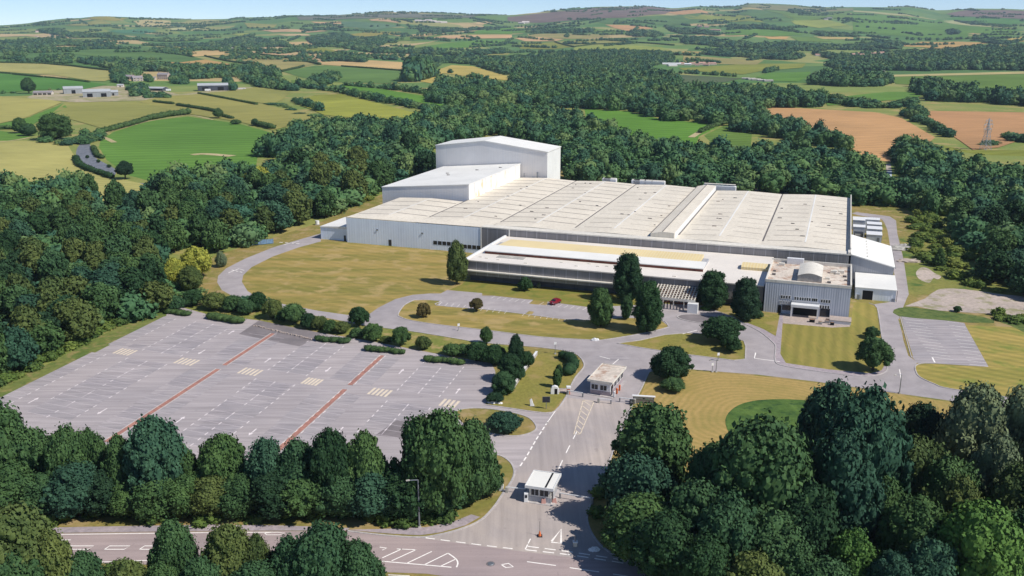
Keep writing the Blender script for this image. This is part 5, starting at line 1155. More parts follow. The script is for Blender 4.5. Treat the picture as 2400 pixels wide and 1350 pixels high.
# clipped hedges
def hedge(name, line, wd, h, label, cat='hedge', col=None, seed=0, group=None, leaf=.16, dens=14, flat=True):
    """an uneven clipped or field hedge along a world polyline: lumpy body with leaf faces"""
    r = np.random.default_rng(seed); L = [np.array(p) for p in line]; C, R = [], []
    for a, b in zip(L, L[1:]):
        n = max(1, int(np.hypot(*(b - a)) / (wd * .42)))
        for k in range(n):
            p = a + (b - a) * (k + .5) / n; C.append((p[0] + r.uniform(-.12, .12) * wd, p[1] + r.uniform(-.12, .12) * wd, h * r.uniform(.38, .55))); R.append(1.0)
    C = np.array(C); iv, jf = ICO[1]; V, T, n = [], [], 0; sc = np.array([wd * .62, wd * .62, h * .55]); S_ = []
    for c in C:
        s = sc * r.uniform(.8, 1.15); p = iv * (1 + r.uniform(-.12, .12, (len(iv), 1))); V.append(c + p * s * .94); T.append(jf + n); n += len(iv); S_.append(s)
    V = np.concatenate(V); T = np.concatenate(T); S_ = np.array(S_)
    m = int(len(C) * dens); li = r.integers(0, len(C), m); d = r.normal(size=(m, 3)); d[:, 2] = np.abs(d[:, 2]) * .9; d /= np.linalg.norm(d, axis=1)[:, None]
    pos = C[li] + d * S_[li] * r.uniform(.92, 1.1, (m, 1)); nr = d + r.normal(size=(m, 3)) * .4; nr /= np.linalg.norm(nr, axis=1)[:, None]
    a = np.cross(nr, r.normal(size=(m, 3))); a /= np.linalg.norm(a, axis=1)[:, None]; b = np.cross(nr, a); s = leaf * r.uniform(.6, 1.4, (m, 1))
    q = np.stack([pos - a * s, pos - b * s, pos + a * s, pos + b * s], 1).reshape(-1, 3); Q = np.arange(4 * m).reshape(m, 4) + len(V)
    V = np.concatenate([V, q]); V[:, 2] = np.maximum(V[:, 2], -.05) + terrain(V[:, 0], V[:, 1])
    o = bpy.data.objects.new(name, mesh_arrays(name, V, T, Q, [col or HEDGE_FOL])); COL.objects.link(o); tag(o, label, cat, group); return o
for i, (a, b, lb) in enumerate((((390, 733), (445, 740), 'first clipped hedge from the left on the back edge of the car park'), ((493, 746), (570, 758), 'fattest clipped hedge second from the left behind the car park'), ((743, 797), (816, 804), 'clipped hedge right of the dark asphalt patches'), ((862, 820), (944, 829), 'clipped hedge at the top of the right red gravel strip'), ((995, 845), (1082, 854), 'last clipped hedge at the right end of the car park'))):
    hedge('clipped_hedge', [at(*a), at((a[0] + b[0]) / 2, (a[1] + b[1]) / 2), at(*b)], 2.3 if i != 1 else 3.2, 1.3 if i != 1 else 1.7, lb, seed=i, group='clipped hedges along the car park', dens=60, leaf=.11)
hedge('curved_hedge', catmull([at(*p) for p in ((1318, 841), (1334, 844), (1343, 855), (1342, 868), (1330, 880))], False, 4), 2.4, 2.2, 'dark hedge curved like a hook on the gate lawn', seed=8, dens=60, leaf=.11, col=FOL['dark'])
hedge('bank_hedge', catmull([at(*p) for p in ((176, 372), (184, 386), (204, 397), (234, 408), (262, 418))], False, 3), 3.4, 2.6, 'dark scrubby hedge along the near bank of the muddy pond', seed=14, dens=24, leaf=.3, col=FOL['dark'])
hedge('bank_hedge', catmull([at(*p) for p in ((218, 348), (228, 366), (240, 372))], False, 3), 3.0, 2.4, 'short hedge on the far bank of the muddy pond', seed=15, dens=24, leaf=.3)
for xc_, yt_, w2_, yb_, lb_ in ((205, 363, 9, 371, 'small dark bush standing highest in the muddy pond'), (231, 373, 10, 381, 'small dark bush in the middle of the muddy pond'), (256, 385, 11, 393, 'small dark bush lowest in the muddy pond')):
    x, y, h, wd = place_px(xc_, yt_, w2_, yb_); plant('round_shrub', x, y, h, wd, 'dome', 'dark', .0, lb_, 'shrub')
# field hedges
FH = [([(0, 172), (26, 174)], 3, 2.5), ([(30, 175), (60, 178), (100, 182)], 3.2, 3), ([(105, 182), (150, 186), (210, 194)], 2.8, 2.4), ([(247, 310), (300, 296), (345, 283)], 5, 4), ([(348, 282), (394, 273)], 5.5, 5), ([(398, 273), (442, 268)], 6, 5.5),
      ([(362, 240), (406, 245)], 3.5, 2.6), ([(416, 248), (470, 256), (516, 265)], 4, 3), ([(466, 220), (530, 232), (602, 246)], 3, 2.2), ([(602, 294), (640, 303)], 5, 4), ([(525, 274), (545, 279)], 4, 2.5), ([(0, 302), (30, 303), (60, 306)], 4, 3),
      ([(1640, 312), (1665, 300), (1700, 290)], 4, 3), ([(480, 132), (560, 148), (592, 152)], 5, 4), ([(580, 126), (690, 136), (750, 152)], 6, 5), ([(800, 156), (900, 163), (988, 170)], 4, 3), ([(0, 148), (100, 150), (170, 156), (264, 167)], 4, 4),
      ([(655, 170), (700, 160), (712, 156)], 5, 4), ([(460, 126), (400, 125), (455, 135)], 4, 3), ([(430, 130), (452, 135)], 4, 4), ([(1300, 99), (1345, 111), (1390, 105), (1500, 101), (1580, 107)], 6, 5), ([(1880, 288), (1960, 300), (2050, 264)], .1, .1)]
HL = ['low dark hedge at the left edge of the farm pasture', 'dark hedge continuing right between two farm pastures', 'hedge ending at the pale barn field', 'thick hedge along the lower left side of the bright green pasture', 'middle length of the thick hedge over the bright green pasture', 'tallest end length of the hedge over the bright green pasture',
      'short hedge below the farm barns', 'longer hedge below the farm running to the right', 'hedge running right from the large dark barn', 'low hedge beside the small lone tree', 'scrap of hedge left of the lone pasture tree', 'hedge at the left edge below the pasture', 'hedge along the pale track in the green clearing', 'hedge between the olive field and the stubble field', 'curving dark hedge over the olive field',
      'straight hedge between the tan and dark green fields', 'hedge along the top of the pale striped field', 'hedge below the olive field', 'hedge at the corner of the distant tan field', 'short hedge by the distant tan field', 'dark hedge winding between distant green fields', '']
for i, (pts, wd, h) in enumerate(FH):
    if wd < 1: continue
    x, y = unproject(np.array([p[0] for p in pts], float), np.array([p[1] for p in pts], float))
    hedge('field_hedge', list(zip(x, y)), wd, h, HL[i], seed=30 + i, group='field hedges', dens=20, leaf=.45)

# ---------------- belts of trees traced one by one
BACK = [(12, 935, 112, 1170), (48, 958, 44, 1110), (95, 1000, 92, 1165), (176, 992, 78, 1180), (228, 995, 64, 1172), (295, 1012, 64, 1190), (376, 972, 116, 1190), (440, 1040, 70, 1180), (530, 1012, 92, 1180), (630, 1018, 88, 1190), (702, 1024, 84, 1190), (782, 997, 92, 1200), (862, 1005, 78, 1195), (985, 968, 84, 1200), (1033, 948, 124, 1205), (1105, 975, 96, 1180), (1140, 1066, 58, 1160)]
FRONT = [(a, b, c, d - 20) for a, b, c, d in [(30, 1090, 110, 1228), (112, 1108, 92, 1226), (188, 1082, 108, 1228), (252, 1100, 90, 1224), (312, 1118, 86, 1225), (372, 1100, 104, 1228), (440, 1108, 92, 1225), (502, 1112, 92, 1228), (566, 1108, 100, 1225), (642, 1100, 108, 1228), (722, 1102, 108, 1226), (800, 1098, 104, 1228), (880, 1090, 108, 1226), (958, 1080, 112, 1226), (1030, 1090, 104, 1215), (1088, 1102, 72, 1196)]]
CL5 = [(60, 1178, 180, 1440), (-10, 1188, 130, 1420), (135, 1238, 110, 1450), (205, 1288, 90, 1440), (310, 1310, 100, 1440), (417, 1212, 98, 1400), (545, 1222, 128, 1410), (610, 1248, 80, 1405), (690, 1250, 100, 1420), (762, 1221, 150, 1425), (842, 1264, 104, 1420), (480, 1300, 110, 1450), (392, 1318, 90, 1450), (600, 1310, 110, 1460), (60, 1290, 150, 1480), (-100, 1220, 150, 1430)]
CL6 = [(1528, 935, 160, 1165), (1492, 1060, 150, 1240), (1505, 1160, 170, 1310), (1562, 1200, 150, 1370), (1660, 1032, 110, 1235), (1625, 1120, 160, 1320), (1772, 972, 210, 1290), (1700, 1150, 150, 1370), (1935, 884, 130, 1150), (2010, 892, 190, 1240), (1960, 1000, 180, 1290), (2147, 940, 110, 1110), (2268, 892, 150, 1150), (2385, 888, 140, 1170), (2130, 1010, 150, 1230), (2205, 1058, 120, 1260), (2055, 1110, 110, 1290), (1990, 1238, 110, 1390), (2280, 1168, 180, 1400), (2130, 1160, 130, 1350), (2372, 1080, 130, 1300), (2395, 1190, 130, 1400), (1800, 1190, 150, 1380), (1852, 1262, 120, 1420), (1925, 1306, 110, 1450), (1760, 1290, 130, 1450), (2080, 1290, 110, 1430), (2170, 1260, 110, 1420), (2320, 1010, 120, 1230), (2440, 990, 140, 1230), (1650, 1250, 130, 1420), (2230, 1110, 110, 1320), (2500, 1150, 160, 1400), (1880, 1120, 140, 1340)]
C5 = ['olive', 'olive', 'olive', 'green', 'olive', 'green', 'olive', 'olive', 'green', 'green', 'green', 'green', 'green', 'green', 'green', 'olive']
C6 = ['green', 'blue', 'green', 'dark', 'green', 'green', 'green', 'green', 'blue', 'blue', 'blue', 'dark', 'grey', 'grey', 'olive', 'green', 'green', 'bright', 'bright', 'green', 'olive', 'green', 'green', 'green', 'green', 'olive', 'blue', 'blue', 'grey', 'grey', 'dark', 'olive', 'green', 'dark']
CW = {'green': 'mid green', 'blue': 'blue green', 'olive': 'olive green', 'dark': 'dark green', 'bright': 'bright green', 'grey': 'grey green', 'yellow': 'yellow'}
N_IND = 0
def belt(rows, cols, mk, group, wk=1.0):
    global N_IND
    for i, r in enumerate(sorted(range(len(rows)), key=lambda k: rows[k][0])):
        x, y, h, wd = place_px(*rows[r]); wd *= wk * TR.uniform(.9, 1.12); c = cols[r % len(cols)]
        plant('broadleaf_tree', x, y, h, wd, 'broad', c, .06, mk(i, c, rows[r], h), 'tree', group); N_IND += 1
belt(BACK, ['green', 'dark', 'green', 'green', 'green', 'green', 'blue', 'green', 'green', 'blue', 'green', 'dark'], lambda i, c, r, h: f'{CW[c]} tree {ORD[i]} from the left in the belt row beside the car park', 'tree belt between the car park and the main road', 1.3)
belt(FRONT, ['green', 'green', 'blue', 'dark', 'green', 'green', 'green', 'olive', 'green', 'dark'], lambda i, c, r, h: f'{CW[c]} tree {ORD[i]} from the left in the belt row beside the main road', 'tree belt between the car park and the main road', 1.32)
belt(CL5, C5, lambda i, c, r, h: f'{CW[c]} tree {ORD[i]} from the left on the near side of the main road', 'trees on the near side of the main road', 1.12)
def lab6(i, c, r, h):
    return f'{CW[c]} tree, {ORD[i] if i < 20 else "one of the last to the right"} counted from the gate road in the big foreground clump'
belt(CL6, C6, lambda i, c, r, h: (f'{CW[c]} tree {ORD[i]} from the left in the big clump right of the gate road' if i < 20 else f'{CW[c]} tree near the right edge of the big clump right of the gate road'), 'big clump right of the gate road', 1.15)

# ---------------- woods: outlines are of the visible canopy; trees stand under it
def scatter(poly, h, sp, jit=.42, keep=1.0, seed=1, flat=False):
    P = np.array(poly, float)
    ar = abs(float(np.sum(P[:, 0] * np.roll(P[:, 1], -1) - np.roll(P[:, 0], -1) * P[:, 1]))) / 2; thick = ar / (P[:, 0].max() - P[:, 0].min())
    cx, cy = P.mean(0); h = min(h, .8 * thick * mpp(float(cx), float(cy)))
    hin = inside(P + (0, .6), P); lin_ = inside(P - (0, .6), P)     # interior below the vertex: top of the canopy; interior above it: its foot
    hh = np.where(hin & ~lin_, .92, np.where(lin_ & ~hin, .06, .5)) * h
    x, y = np.array([at_t(a, b, c) for (a, b), c in zip(P, hh)]).T; W_ = np.stack([x, y], 1); scatter.h = h
    r = np.random.default_rng(seed); x0, y0 = W_.min(0); x1, y1 = W_.max(0)
    gx, gy = np.meshgrid(np.arange(x0, x1 + sp, sp), np.arange(y0, y1 + sp, sp)); gx[1::2] += sp / 2
    q = np.stack([gx.ravel(), gy.ravel()], 1); q += r.uniform(-jit, jit, q.shape) * sp
    return q[inside(q, W_) & (r.random(len(q)) < keep)]
def along(line, sp, jit=.3, seed=1, h=0.0):
    P = np.array(line, float); x, y = unproject(P[:, 0], P[:, 1], h); r = np.random.default_rng(seed); out = []
    for i in range(len(x) - 1):
        L = math.hypot(x[i + 1] - x[i], y[i + 1] - y[i]); n = max(1, int(L / sp))
        for k in range(n): f = (k + r.random()) / n; out.append((x[i] + (x[i + 1] - x[i]) * f + r.uniform(-jit, jit) * sp, y[i] + (y[i + 1] - y[i]) * f + r.uniform(-jit, jit) * sp))
    return np.array(out)
NEARW = [  # canopy outline, height, spacing, region words
 ([(-250, 395), (0, 402), (60, 402), (120, 420), (165, 405), (215, 425), (232, 452), (330, 448), (352, 400), (440, 384), (540, 374), (600, 395), (640, 360), (700, 420), (640, 450), (632, 562), (556, 606), (515, 606), (470, 585), (440, 575), (380, 605), (360, 650), (395, 705), (330, 735), (250, 765), (120, 830), (0, 880), (-120, 930), (-300, 1000)], 11, 7.6, 'in the wood left of the car park', 'wood left of the car park'),
 ([(395, 660), (450, 665), (480, 690), (600, 700), (600, 705), (500, 700), (420, 700)], 5, 5.5, 'by the car park corner', 'wood left of the car park'),
 ([(600, 345), (620, 318), (680, 288), (745, 275), (840, 268), (960, 272), (1020, 262), (1020, 400), (950, 420), (888, 446), (800, 488), (720, 532), (640, 560), (630, 440), (690, 400), (660, 370)], 12, 9, 'in the wood behind the left end of the factory', 'wood behind the factory'),
 ([(1322, 330), (1440, 300), (1560, 320), (1640, 328), (1760, 336), (1800, 320), (1850, 330), (1960, 345), (2060, 372), (2080, 392), (2085, 410), (2150, 430), (2165, 470), (2120, 482), (2050, 481), (2000, 478), (1925, 459), (1840, 452), (1700, 446), (1610, 441), (1480, 436), (1400, 431), (1340, 424), (1325, 398)], 10, 8.5, 'in the wood behind the right end of the factory', 'wood behind the factory'),
 ([(2095, 345), (2140, 322), (2190, 345), (2250, 360), (2350, 375), (2420, 385), (2700, 420), (2700, 760), (2420, 705), (2360, 668), (2290, 648), (2235, 615), (2198, 565), (2176, 505), (2125, 470), (2100, 430)], 10, 8.2, 'in the wood right of the side road', 'wood right of the side road'),
]
FARW = [
 ([(1020, 262), (1060, 240), (1100, 232), (1200, 240), (1300, 246), (1362, 262), (1440, 292), (1320, 330), (1320, 345), (1170, 316), (1022, 332)], 12, 9.5),
 ([(1200, 128), (1260, 130), (1300, 121), (1420, 113), (1520, 116), (1570, 119), (1580, 136), (1545, 150), (1505, 156), (1560, 166), (1590, 176), (1590, 192), (1650, 190), (1760, 194), (1820, 196), (1900, 206), (1930, 220), (1925, 250), (1780, 252), (1715, 280), (1695, 290), (1560, 280), (1470, 260), (1372, 255), (1345, 252), (1100, 242), (1068, 246), (1000, 226), (1010, 196), (1040, 172), (1100, 180), (1195, 190), (1205, 165), (1195, 145)], 13, 12),
 ([(1715, 268), (1780, 246), (1800, 258), (1880, 274), (1930, 294), (1990, 316), (2035, 345), (1960, 345), (1850, 330), (1780, 312), (1700, 290)], 11, 9.5),
 ([(2095, 322), (2130, 318), (2190, 330), (2200, 345), (2140, 352)], 9, 9), ([(2150, 236), (2190, 280), (2250, 320), (2240, 330), (2180, 300), (2120, 262)], 8, 9),
 ([(2362, 312), (2400, 308), (2500, 306), (2500, 330), (2364, 332)], 9, 9), ([(2290, 328), (2350, 326), (2352, 338), (2290, 340)], 6, 8),
 ([(1900, 166), (1962, 160), (2070, 168), (2086, 186), (2062, 202), (1990, 203), (1900, 198)], 14, 13), ([(2142, 182), (2180, 178), (2270, 196), (2330, 206), (2500, 216), (2500, 242), (2300, 240), (2180, 236), (2142, 216)], 13, 12),
 ([(1945, 222), (2000, 225), (2075, 235), (2140, 225), (2160, 240), (2120, 252), (2040, 252), (1950, 246)], 11, 13),
 ([(1902, 120), (2000, 128), (2080, 122), (2110, 115), (2230, 110), (2300, 103), (2330, 106), (2600, 110), (2600, 162), (2250, 163), (2160, 166), (2000, 164), (1960, 160), (1942, 148), (1960, 135)], 14, 16),
 ([(1600, 86), (1680, 86), (1760, 96), (1860, 95), (1900, 100), (2000, 100), (2060, 94), (2110, 95), (2105, 115), (2000, 112), (1880, 118), (1790, 114), (1700, 108), (1600, 104)], 14, 24),
 ([(1690, 110), (1760, 112), (1800, 118), (1870, 118), (1880, 126), (1870, 140), (1820, 140), (1750, 134), (1650, 128), (1645, 122)], 14, 19), ([(1730, 60), (1800, 55), (1830, 60), (1862, 68), (1840, 72), (1740, 68)], 14, 24), ([(1850, 23), (1872, 20.5), (1902, 32), (1860, 31)], 14, 26), ([(2252, 48), (2330, 55), (2372, 60), (2360, 65), (2280, 58)], 14, 26),
 ([(2222, 70), (2252, 72), (2252, 80), (2226, 80)], 15, 24), ([(2300, 93), (2360, 95), (2360, 102), (2310, 101)], 14, 22), ([(1236, 72), (1330, 64), (1390, 66), (1385, 76), (1300, 78), (1240, 77)], 14, 24), ([(1480, 68), (1510, 68), (1552, 78), (1540, 86), (1490, 86), (1475, 80)], 14, 22),
 ([(-200, 100), (0, 95), (60, 89), (150, 91), (200, 93), (265, 96), (270, 104), (150, 107), (0, 116), (-200, 118)], 14, 16), ([(90, 70), (150, 70), (250, 78), (300, 85), (420, 88), (480, 90), (400, 98), (290, 93), (180, 88), (100, 77)], 13, 24), ([(340, 101), (400, 99), (480, 101), (475, 107), (400, 110), (340, 106)], 13, 17),
 ([(10, 118), (55, 118), (58, 128), (12, 129)], 12, 14), ([(26, 135), (80, 132), (105, 124), (165, 129), (165, 144), (100, 146), (30, 142)], 12, 13), ([(170, 137), (280, 136), (400, 146), (520, 150), (640, 150), (652, 172), (560, 172), (540, 166), (400, 168), (330, 166), (270, 162), (200, 149)], 12, 13),
 ([(490, 95), (560, 88), (660, 92), (680, 106), (620, 110), (560, 113), (480, 106)], 14, 22), ([(720, 85), (800, 71), (860, 86), (930, 96), (900, 102), (840, 108), (950, 112), (1100, 118), (1180, 110), (1200, 119), (1120, 130), (1000, 127), (880, 124), (800, 112), (740, 105)], 14, 20), ([(757, 122), (800, 118), (850, 124), (856, 140), (757, 141)], 15, 14),
 ([(890, 135), (1000, 130), (1100, 128), (1200, 140), (1200, 160), (1195, 178), (1110, 152), (1060, 148), (1000, 143), (900, 138)], 13, 16), ([(980, 60), (1080, 64), (1150, 60), (1200, 62), (1150, 68), (1060, 75), (990, 75)], 14, 26), ([(1300, 128), (1200, 128), (1120, 132), (1195, 140)], 13, 16),
 ([(700, 190), (740, 172), (790, 168), (790, 182), (760, 200), (700, 203)], 11, 11), ([(560, 172), (640, 178), (680, 190), (700, 206), (600, 203), (570, 190)], 10, 11), ([(420, 165), (480, 162), (560, 168), (552, 180), (450, 186), (400, 178)], 9, 11), ([(262, 162), (290, 150), (330, 165), (320, 180), (270, 185)], 10, 10),
 ([(262, 170), (292, 160), (296, 190), (266, 192)], 10, 8), ([(395, 160), (425, 172), (440, 190), (402, 196)], 10, 8), ([(525, 180), (545, 186), (548, 204), (528, 208)], 10, 8), ([(340, 176), (352, 172), (356, 188), (344, 192)], 8, 7), ([(300, 200), (340, 190), (345, 215), (310, 228)], 7, 8), ([(330, 215), (380, 212), (400, 225), (340, 230)], 5, 7), ([(490, 200), (640, 195), (690, 204), (680, 212), (600, 206), (500, 208)], .1, 500),
 ([(620, 238), (660, 240), (700, 262), (760, 268), (745, 276), (650, 250)], 9, 9), ([(100, 318), (150, 322), (190, 308), (238, 305), (235, 330), (180, 342), (110, 335)], 9, 7.5), ([(700, 68), (760, 64), (800, 60), (795, 68), (720, 74)], 14, 28), ([(1560, 60), (1660, 68), (1690, 80), (1600, 80)], 13, 30), ([(1900, 72), (2000, 76), (2020, 84), (1920, 84)], 13, 28),
]
FARROWS = [([(700, 203), (790, 216), (830, 226), (880, 236), (960, 250), (1030, 262)], 11, 9), ([(800, 200), (900, 208), (960, 214), (1010, 222)], 11, 9), ([(690, 238), (760, 262)], 9, 8), ([(1000, 172), (1030, 150), (1050, 140)], 9, 9), ([(1000, 170), (960, 192), (1010, 180)], 8, 30), ([(1045, 172), (1060, 172)], 14, 9), ([(1095, 180), (1140, 186)], 14, 8), ([(1215, 88), (1300, 96)], 16, 10), ([(1380, 79), (1480, 82), (1560, 84)], 22, 10), ([(1600, 60), (1700, 64), (1760, 70)], 35, 12), ([(1760, 48), (1840, 50)], 45, 12), ([(1930, 46), (2000, 52), (2080, 56)], 30, 12), ([(2000, 62), (2100, 70)], 40, 12), ([(2140, 80), (2230, 82)], 25, 12), ([(2100, 92), (2200, 95)], 22, 12), ([(1590, 172), (1640, 174), (1720, 180)], 10, 8), ([(1790, 172), (1820, 165)], 9, 10), ([(500, 120), (470, 117), (560, 120), (600, 118)], 14, 10), ([(600, 117), (700, 122), (760, 126)], 14, 10), ([(0, 148), (30, 146), (100, 148)], 12, 8), ([(100, 212), (180, 211)], 9, 4), ([(0, 220), (50, 218)], 8, 4), ([(880, 96), (1000, 92), (1060, 96), (1120, 92)], 24, 11), ([(850, 112), (900, 106)], 15, 10), ([(1100, 112), (1180, 106), (1200, 92)], 22, 11), ([(300, 52), (400, 56)], 45, 12), ([(200, 62), (330, 64)], 45, 12), ([(560, 66), (700, 62)], 40, 12), ([(860, 64), (1000, 60)], 45, 12), ([(1200, 62), (1380, 58)], 32, 12)]
ALL = []   # (x, y, h, w, region)
for i, (poly, h, sp, rg, grp) in enumerate(NEARW):
    for x, y in scatter(poly, h, sp, seed=50 + i): k = RNG.uniform(.6, 1.3) * (1.25 if RNG.random() < .07 else 1); ALL.append((x, y, scatter.h * k, sp * RNG.uniform(1.15, 1.55), i))
for i, (poly, h, sp) in enumerate(FARW):
    if h < 1: continue
    for x, y in scatter(poly, h, sp, seed=90 + i): k = RNG.uniform(.6, 1.25) * (1.25 if RNG.random() < .06 else 1); ALL.append((x, y, scatter.h * k, sp * RNG.uniform(.95, 1.45), -1))
for i, (ln, sp, h) in enumerate(FARROWS):
    for x, y in along(ln, sp, seed=200 + i): k = RNG.uniform(.6, 1.25); ALL.append((x, y, h * k, max(h * .8, min(sp, h * 1.2)) * RNG.uniform(.8, 1.3), -1))
# hedgerow trees scattered through the far farmland
for i in range(460):
    d = RNG.uniform(2300, 7800) ** 1.0; a = RNG.uniform(-.56, .56); x0, y0 = d * math.sin(a), d * math.cos(a); b = RNG.uniform(0, 6.28); n = int(RNG.integers(4, 24))
    for k in range(n): ALL.append((x0 + k * 13 * math.cos(b) + RNG.normal() * 3, y0 + k * 13 * math.sin(b) + RNG.normal() * 3, RNG.uniform(6, 13), RNG.uniform(9, 18), -1))
ALL = np.array(ALL)
# keep the built places clear
u = (ALL[:, 0] - OF[0]) * UF[0] + (ALL[:, 1] - OF[1]) * UF[1]; dd = (ALL[:, 0] - OF[0]) * DF[0] + (ALL[:, 1] - OF[1]) * DF[1]
bad = ((u > -206) & (u < 40) & (dd > -60) & (dd < 122)) | ((u > -196) & (u < -125) & (dd > 100) & (dd < 142)) | ((u > -2) & (u < 26) & (dd > -60) & (dd < 118))
lane = np.array([at(*p) for p in ((2064, 380), (2094, 380), (2098, 420), (2128, 428), (2100, 448), (2070, 446))]); lane = lane + (lane - lane.mean(0)) * .15
bad |= inside(ALL[:, :2] - np.array([2.0, 14.0]), lane) | inside(ALL[:, :2], lane) | inside(ALL[:, :2] + np.array([2.0, 12.0]), lane)
ALL = ALL[~bad]
dist = np.hypot(ALL[:, 0], ALL[:, 1]); inview = np.abs(np.arctan2(ALL[:, 0], ALL[:, 1])) < .60
order = np.argsort(-(ALL[:, 2] / dist) * inview)
n_tree = 300 - sum(1 for o in bpy.data.objects if o.get('category') == 'tree')
CHO = ['green', 'dark', 'blue', 'green', 'green', 'olive', 'olive', 'green']
picked = set(order[:n_tree].tolist())
SZ = lambda h: 'tall' if h > 11.5 else 'low' if h < 9 else 'middling'
MARKS = {0: [('muddy pond', 225, 385), ('yellow flowering trees', 440, 650), ('blue fence', 612, 574), ('first clipped hedge', 415, 735), ('leftmost crossing stripes', 292, 826), ('lower end of the grass strip', 20, 912), ('pale weeping tree', 519, 622), ('top heavy pond tree', 294, 418)],
         2: [('white tank', 744, 525), ('storage hall', 890, 472), ('left end of the tall hall', 1022, 392), ('yellow green wood tree', 607, 450)],
         3: [('right end of the tall hall', 1330, 415), ('long white plant housing', 1685, 436), ('pale lane', 2085, 430), ('row of small white housings', 1500, 432)],
         4: [('outermost white cabin', 2062, 530), ('white rubble heap', 2118, 582), ('gravel yard', 2300, 690), ('lone upright tree', 2200, 622), ('pale lane', 2110, 440)]}
MARKS[1] = MARKS[0]; LAB = {}; BUCK = {}
for j in order[:n_tree]:
    x, y, h, wd, rg = ALL[j]; ms = MARKS.get(int(rg), MARKS[0] + MARKS[3] + MARKS[4]); best = min(ms, key=lambda m: math.dist(at(m[1], m[2]), (x, y)))
    BUCK.setdefault((int(rg), best[0]), []).append((math.dist(at(best[1], best[2]), (x, y)), int(j)))
for (rg, nm), L_ in BUCK.items():
    for k, (_, j) in enumerate(sorted(L_)): LAB[j] = (ORD[k] + ' nearest to the ' if k < 20 else 'beyond the twentieth nearest to the ') + nm
for j in order[:n_tree]:
    x, y, h, wd, rg = ALL[j]; c = CHO[TR.randrange(len(CHO))]; rg = int(rg)
    words = NEARW[rg][3] if rg >= 0 else 'beyond the factory'; grp = NEARW[rg][4] if rg >= 0 else 'trees beyond the factory'
    plant('broadleaf_tree', x, y, h, wd, 'broad', c, .06, f'{CW[c]} wood tree, {LAB[int(j)]}', 'tree', grp, lod=0 if math.hypot(x, y) < 190 else 1)
rest = np.array([j for j in range(len(ALL)) if j not in picked])
# templates for the woodland mass
TPL_A = [crown_arrays(300 + i, 'broad', 1.5, 16, .42, 230, .12, 1, up=.3) for i in range(6)]
TPL_B = [crown_arrays(320 + i, 'broad', 1.3, 5, .55, 70, .19, 1, up=.3) for i in range(6)]
def mass(name, idx, tpls, seed):
    r = np.random.default_rng(seed); Vs, Ts, Qs, A_ = [], [], [], []; n = 0
    for j in idx:
        x, y, h, wd, _ = ALL[j]; V, T, Q = tpls[r.integers(len(tpls))]; a = r.uniform(0, 6.28); ca, sa = math.cos(a), math.sin(a)
        s = wd / 2 * 1.05; zz = (V[:, 2]) / V[:, 2].max() * h
        Vs.append(np.stack([x + (V[:, 0] * ca - V[:, 1] * sa) * s, y + (V[:, 0] * sa + V[:, 1] * ca) * s, zz + float(terrain(x, y)) - .2], 1))
        Ts.append(T + n); Qs.append(Q + n); A_.append(np.full(len(V), r.random())); n += len(V)
    return np.concatenate(Vs), np.concatenate(Ts), np.concatenate(Qs), np.concatenate(A_)
dr = dist[rest]; ra, rb = rest[dr < 1150], rest[dr >= 1150]
A1 = mass('a', ra, TPL_A, 1); B1 = mass('b', rb, TPL_B, 2); nA = len(A1[0])
wm = mesh_arrays('woodland', np.concatenate([A1[0], B1[0]]), np.concatenate([A1[1], B1[1] + nA]), np.concatenate([A1[2], B1[2] + nA]), [STUFF_FOL], attr=np.concatenate([A1[3], B1[3]]))
wo_ = bpy.data.objects.new('woodland', wm); COL.objects.link(wo_); tag(wo_, 'dense broadleaf woods and hedgerow trees filling the valley beyond the factory', None, None, 'stuff')
print('TREES individual', n_tree, 'rest', len(ra), len(rb), 'polys', len(wm.polygons))
# rough scrub on the waste ground right of the side road
SC = []
for poly, sp in (([(2215, 625), (2290, 655), (2360, 680), (2330, 690), (2240, 660)], 6), ([(2120, 540), (2160, 590), (2180, 620), (2130, 600)], 7), ([(2150, 480), (2200, 520), (2260, 570), (2300, 640), (2210, 640), (2150, 600), (2130, 520)], 7), ([(2150, 480), (2190, 500), (2205, 560), (2140, 560)], 5), ([(2300, 640), (2420, 690), (2400, 712), (2260, 674)], 7), ([(800, 482), (885, 452), (880, 462), (790, 500)], 4), ([(2330, 735), (2420, 740), (2420, 760), (2340, 752)], 4)):
    W_ = np.array([at(*p) for p in poly]); x0, y0 = W_.min(0); x1, y1 = W_.max(0); q = np.stack([a.ravel() for a in np.meshgrid(np.arange(x0, x1, sp), np.arange(y0, y1, sp))], 1) + RNG.uniform(-sp / 2, sp / 2, (1, 2)); q = q + RNG.uniform(-sp * .45, sp * .45, q.shape); SC += q[inside(q, W_)].tolist()
ALL = np.array([(x, y, RNG.uniform(1.2, 3.4), RNG.uniform(3.0, 6.5), -1) for x, y in SC]); V, T, Q, A_ = mass('s', range(len(ALL)), TPL_A, 5)
so_ = bpy.data.objects.new('scrub', mesh_arrays('scrub', V, T, Q, [foliage('foliage_scrub', [(88, 108, 56), (74, 98, 52), (104, 118, 62)], True)], attr=A_)); COL.objects.link(so_); tag(so_, 'loose green scrub on the rough ground beside the side road', None, None, 'stuff')

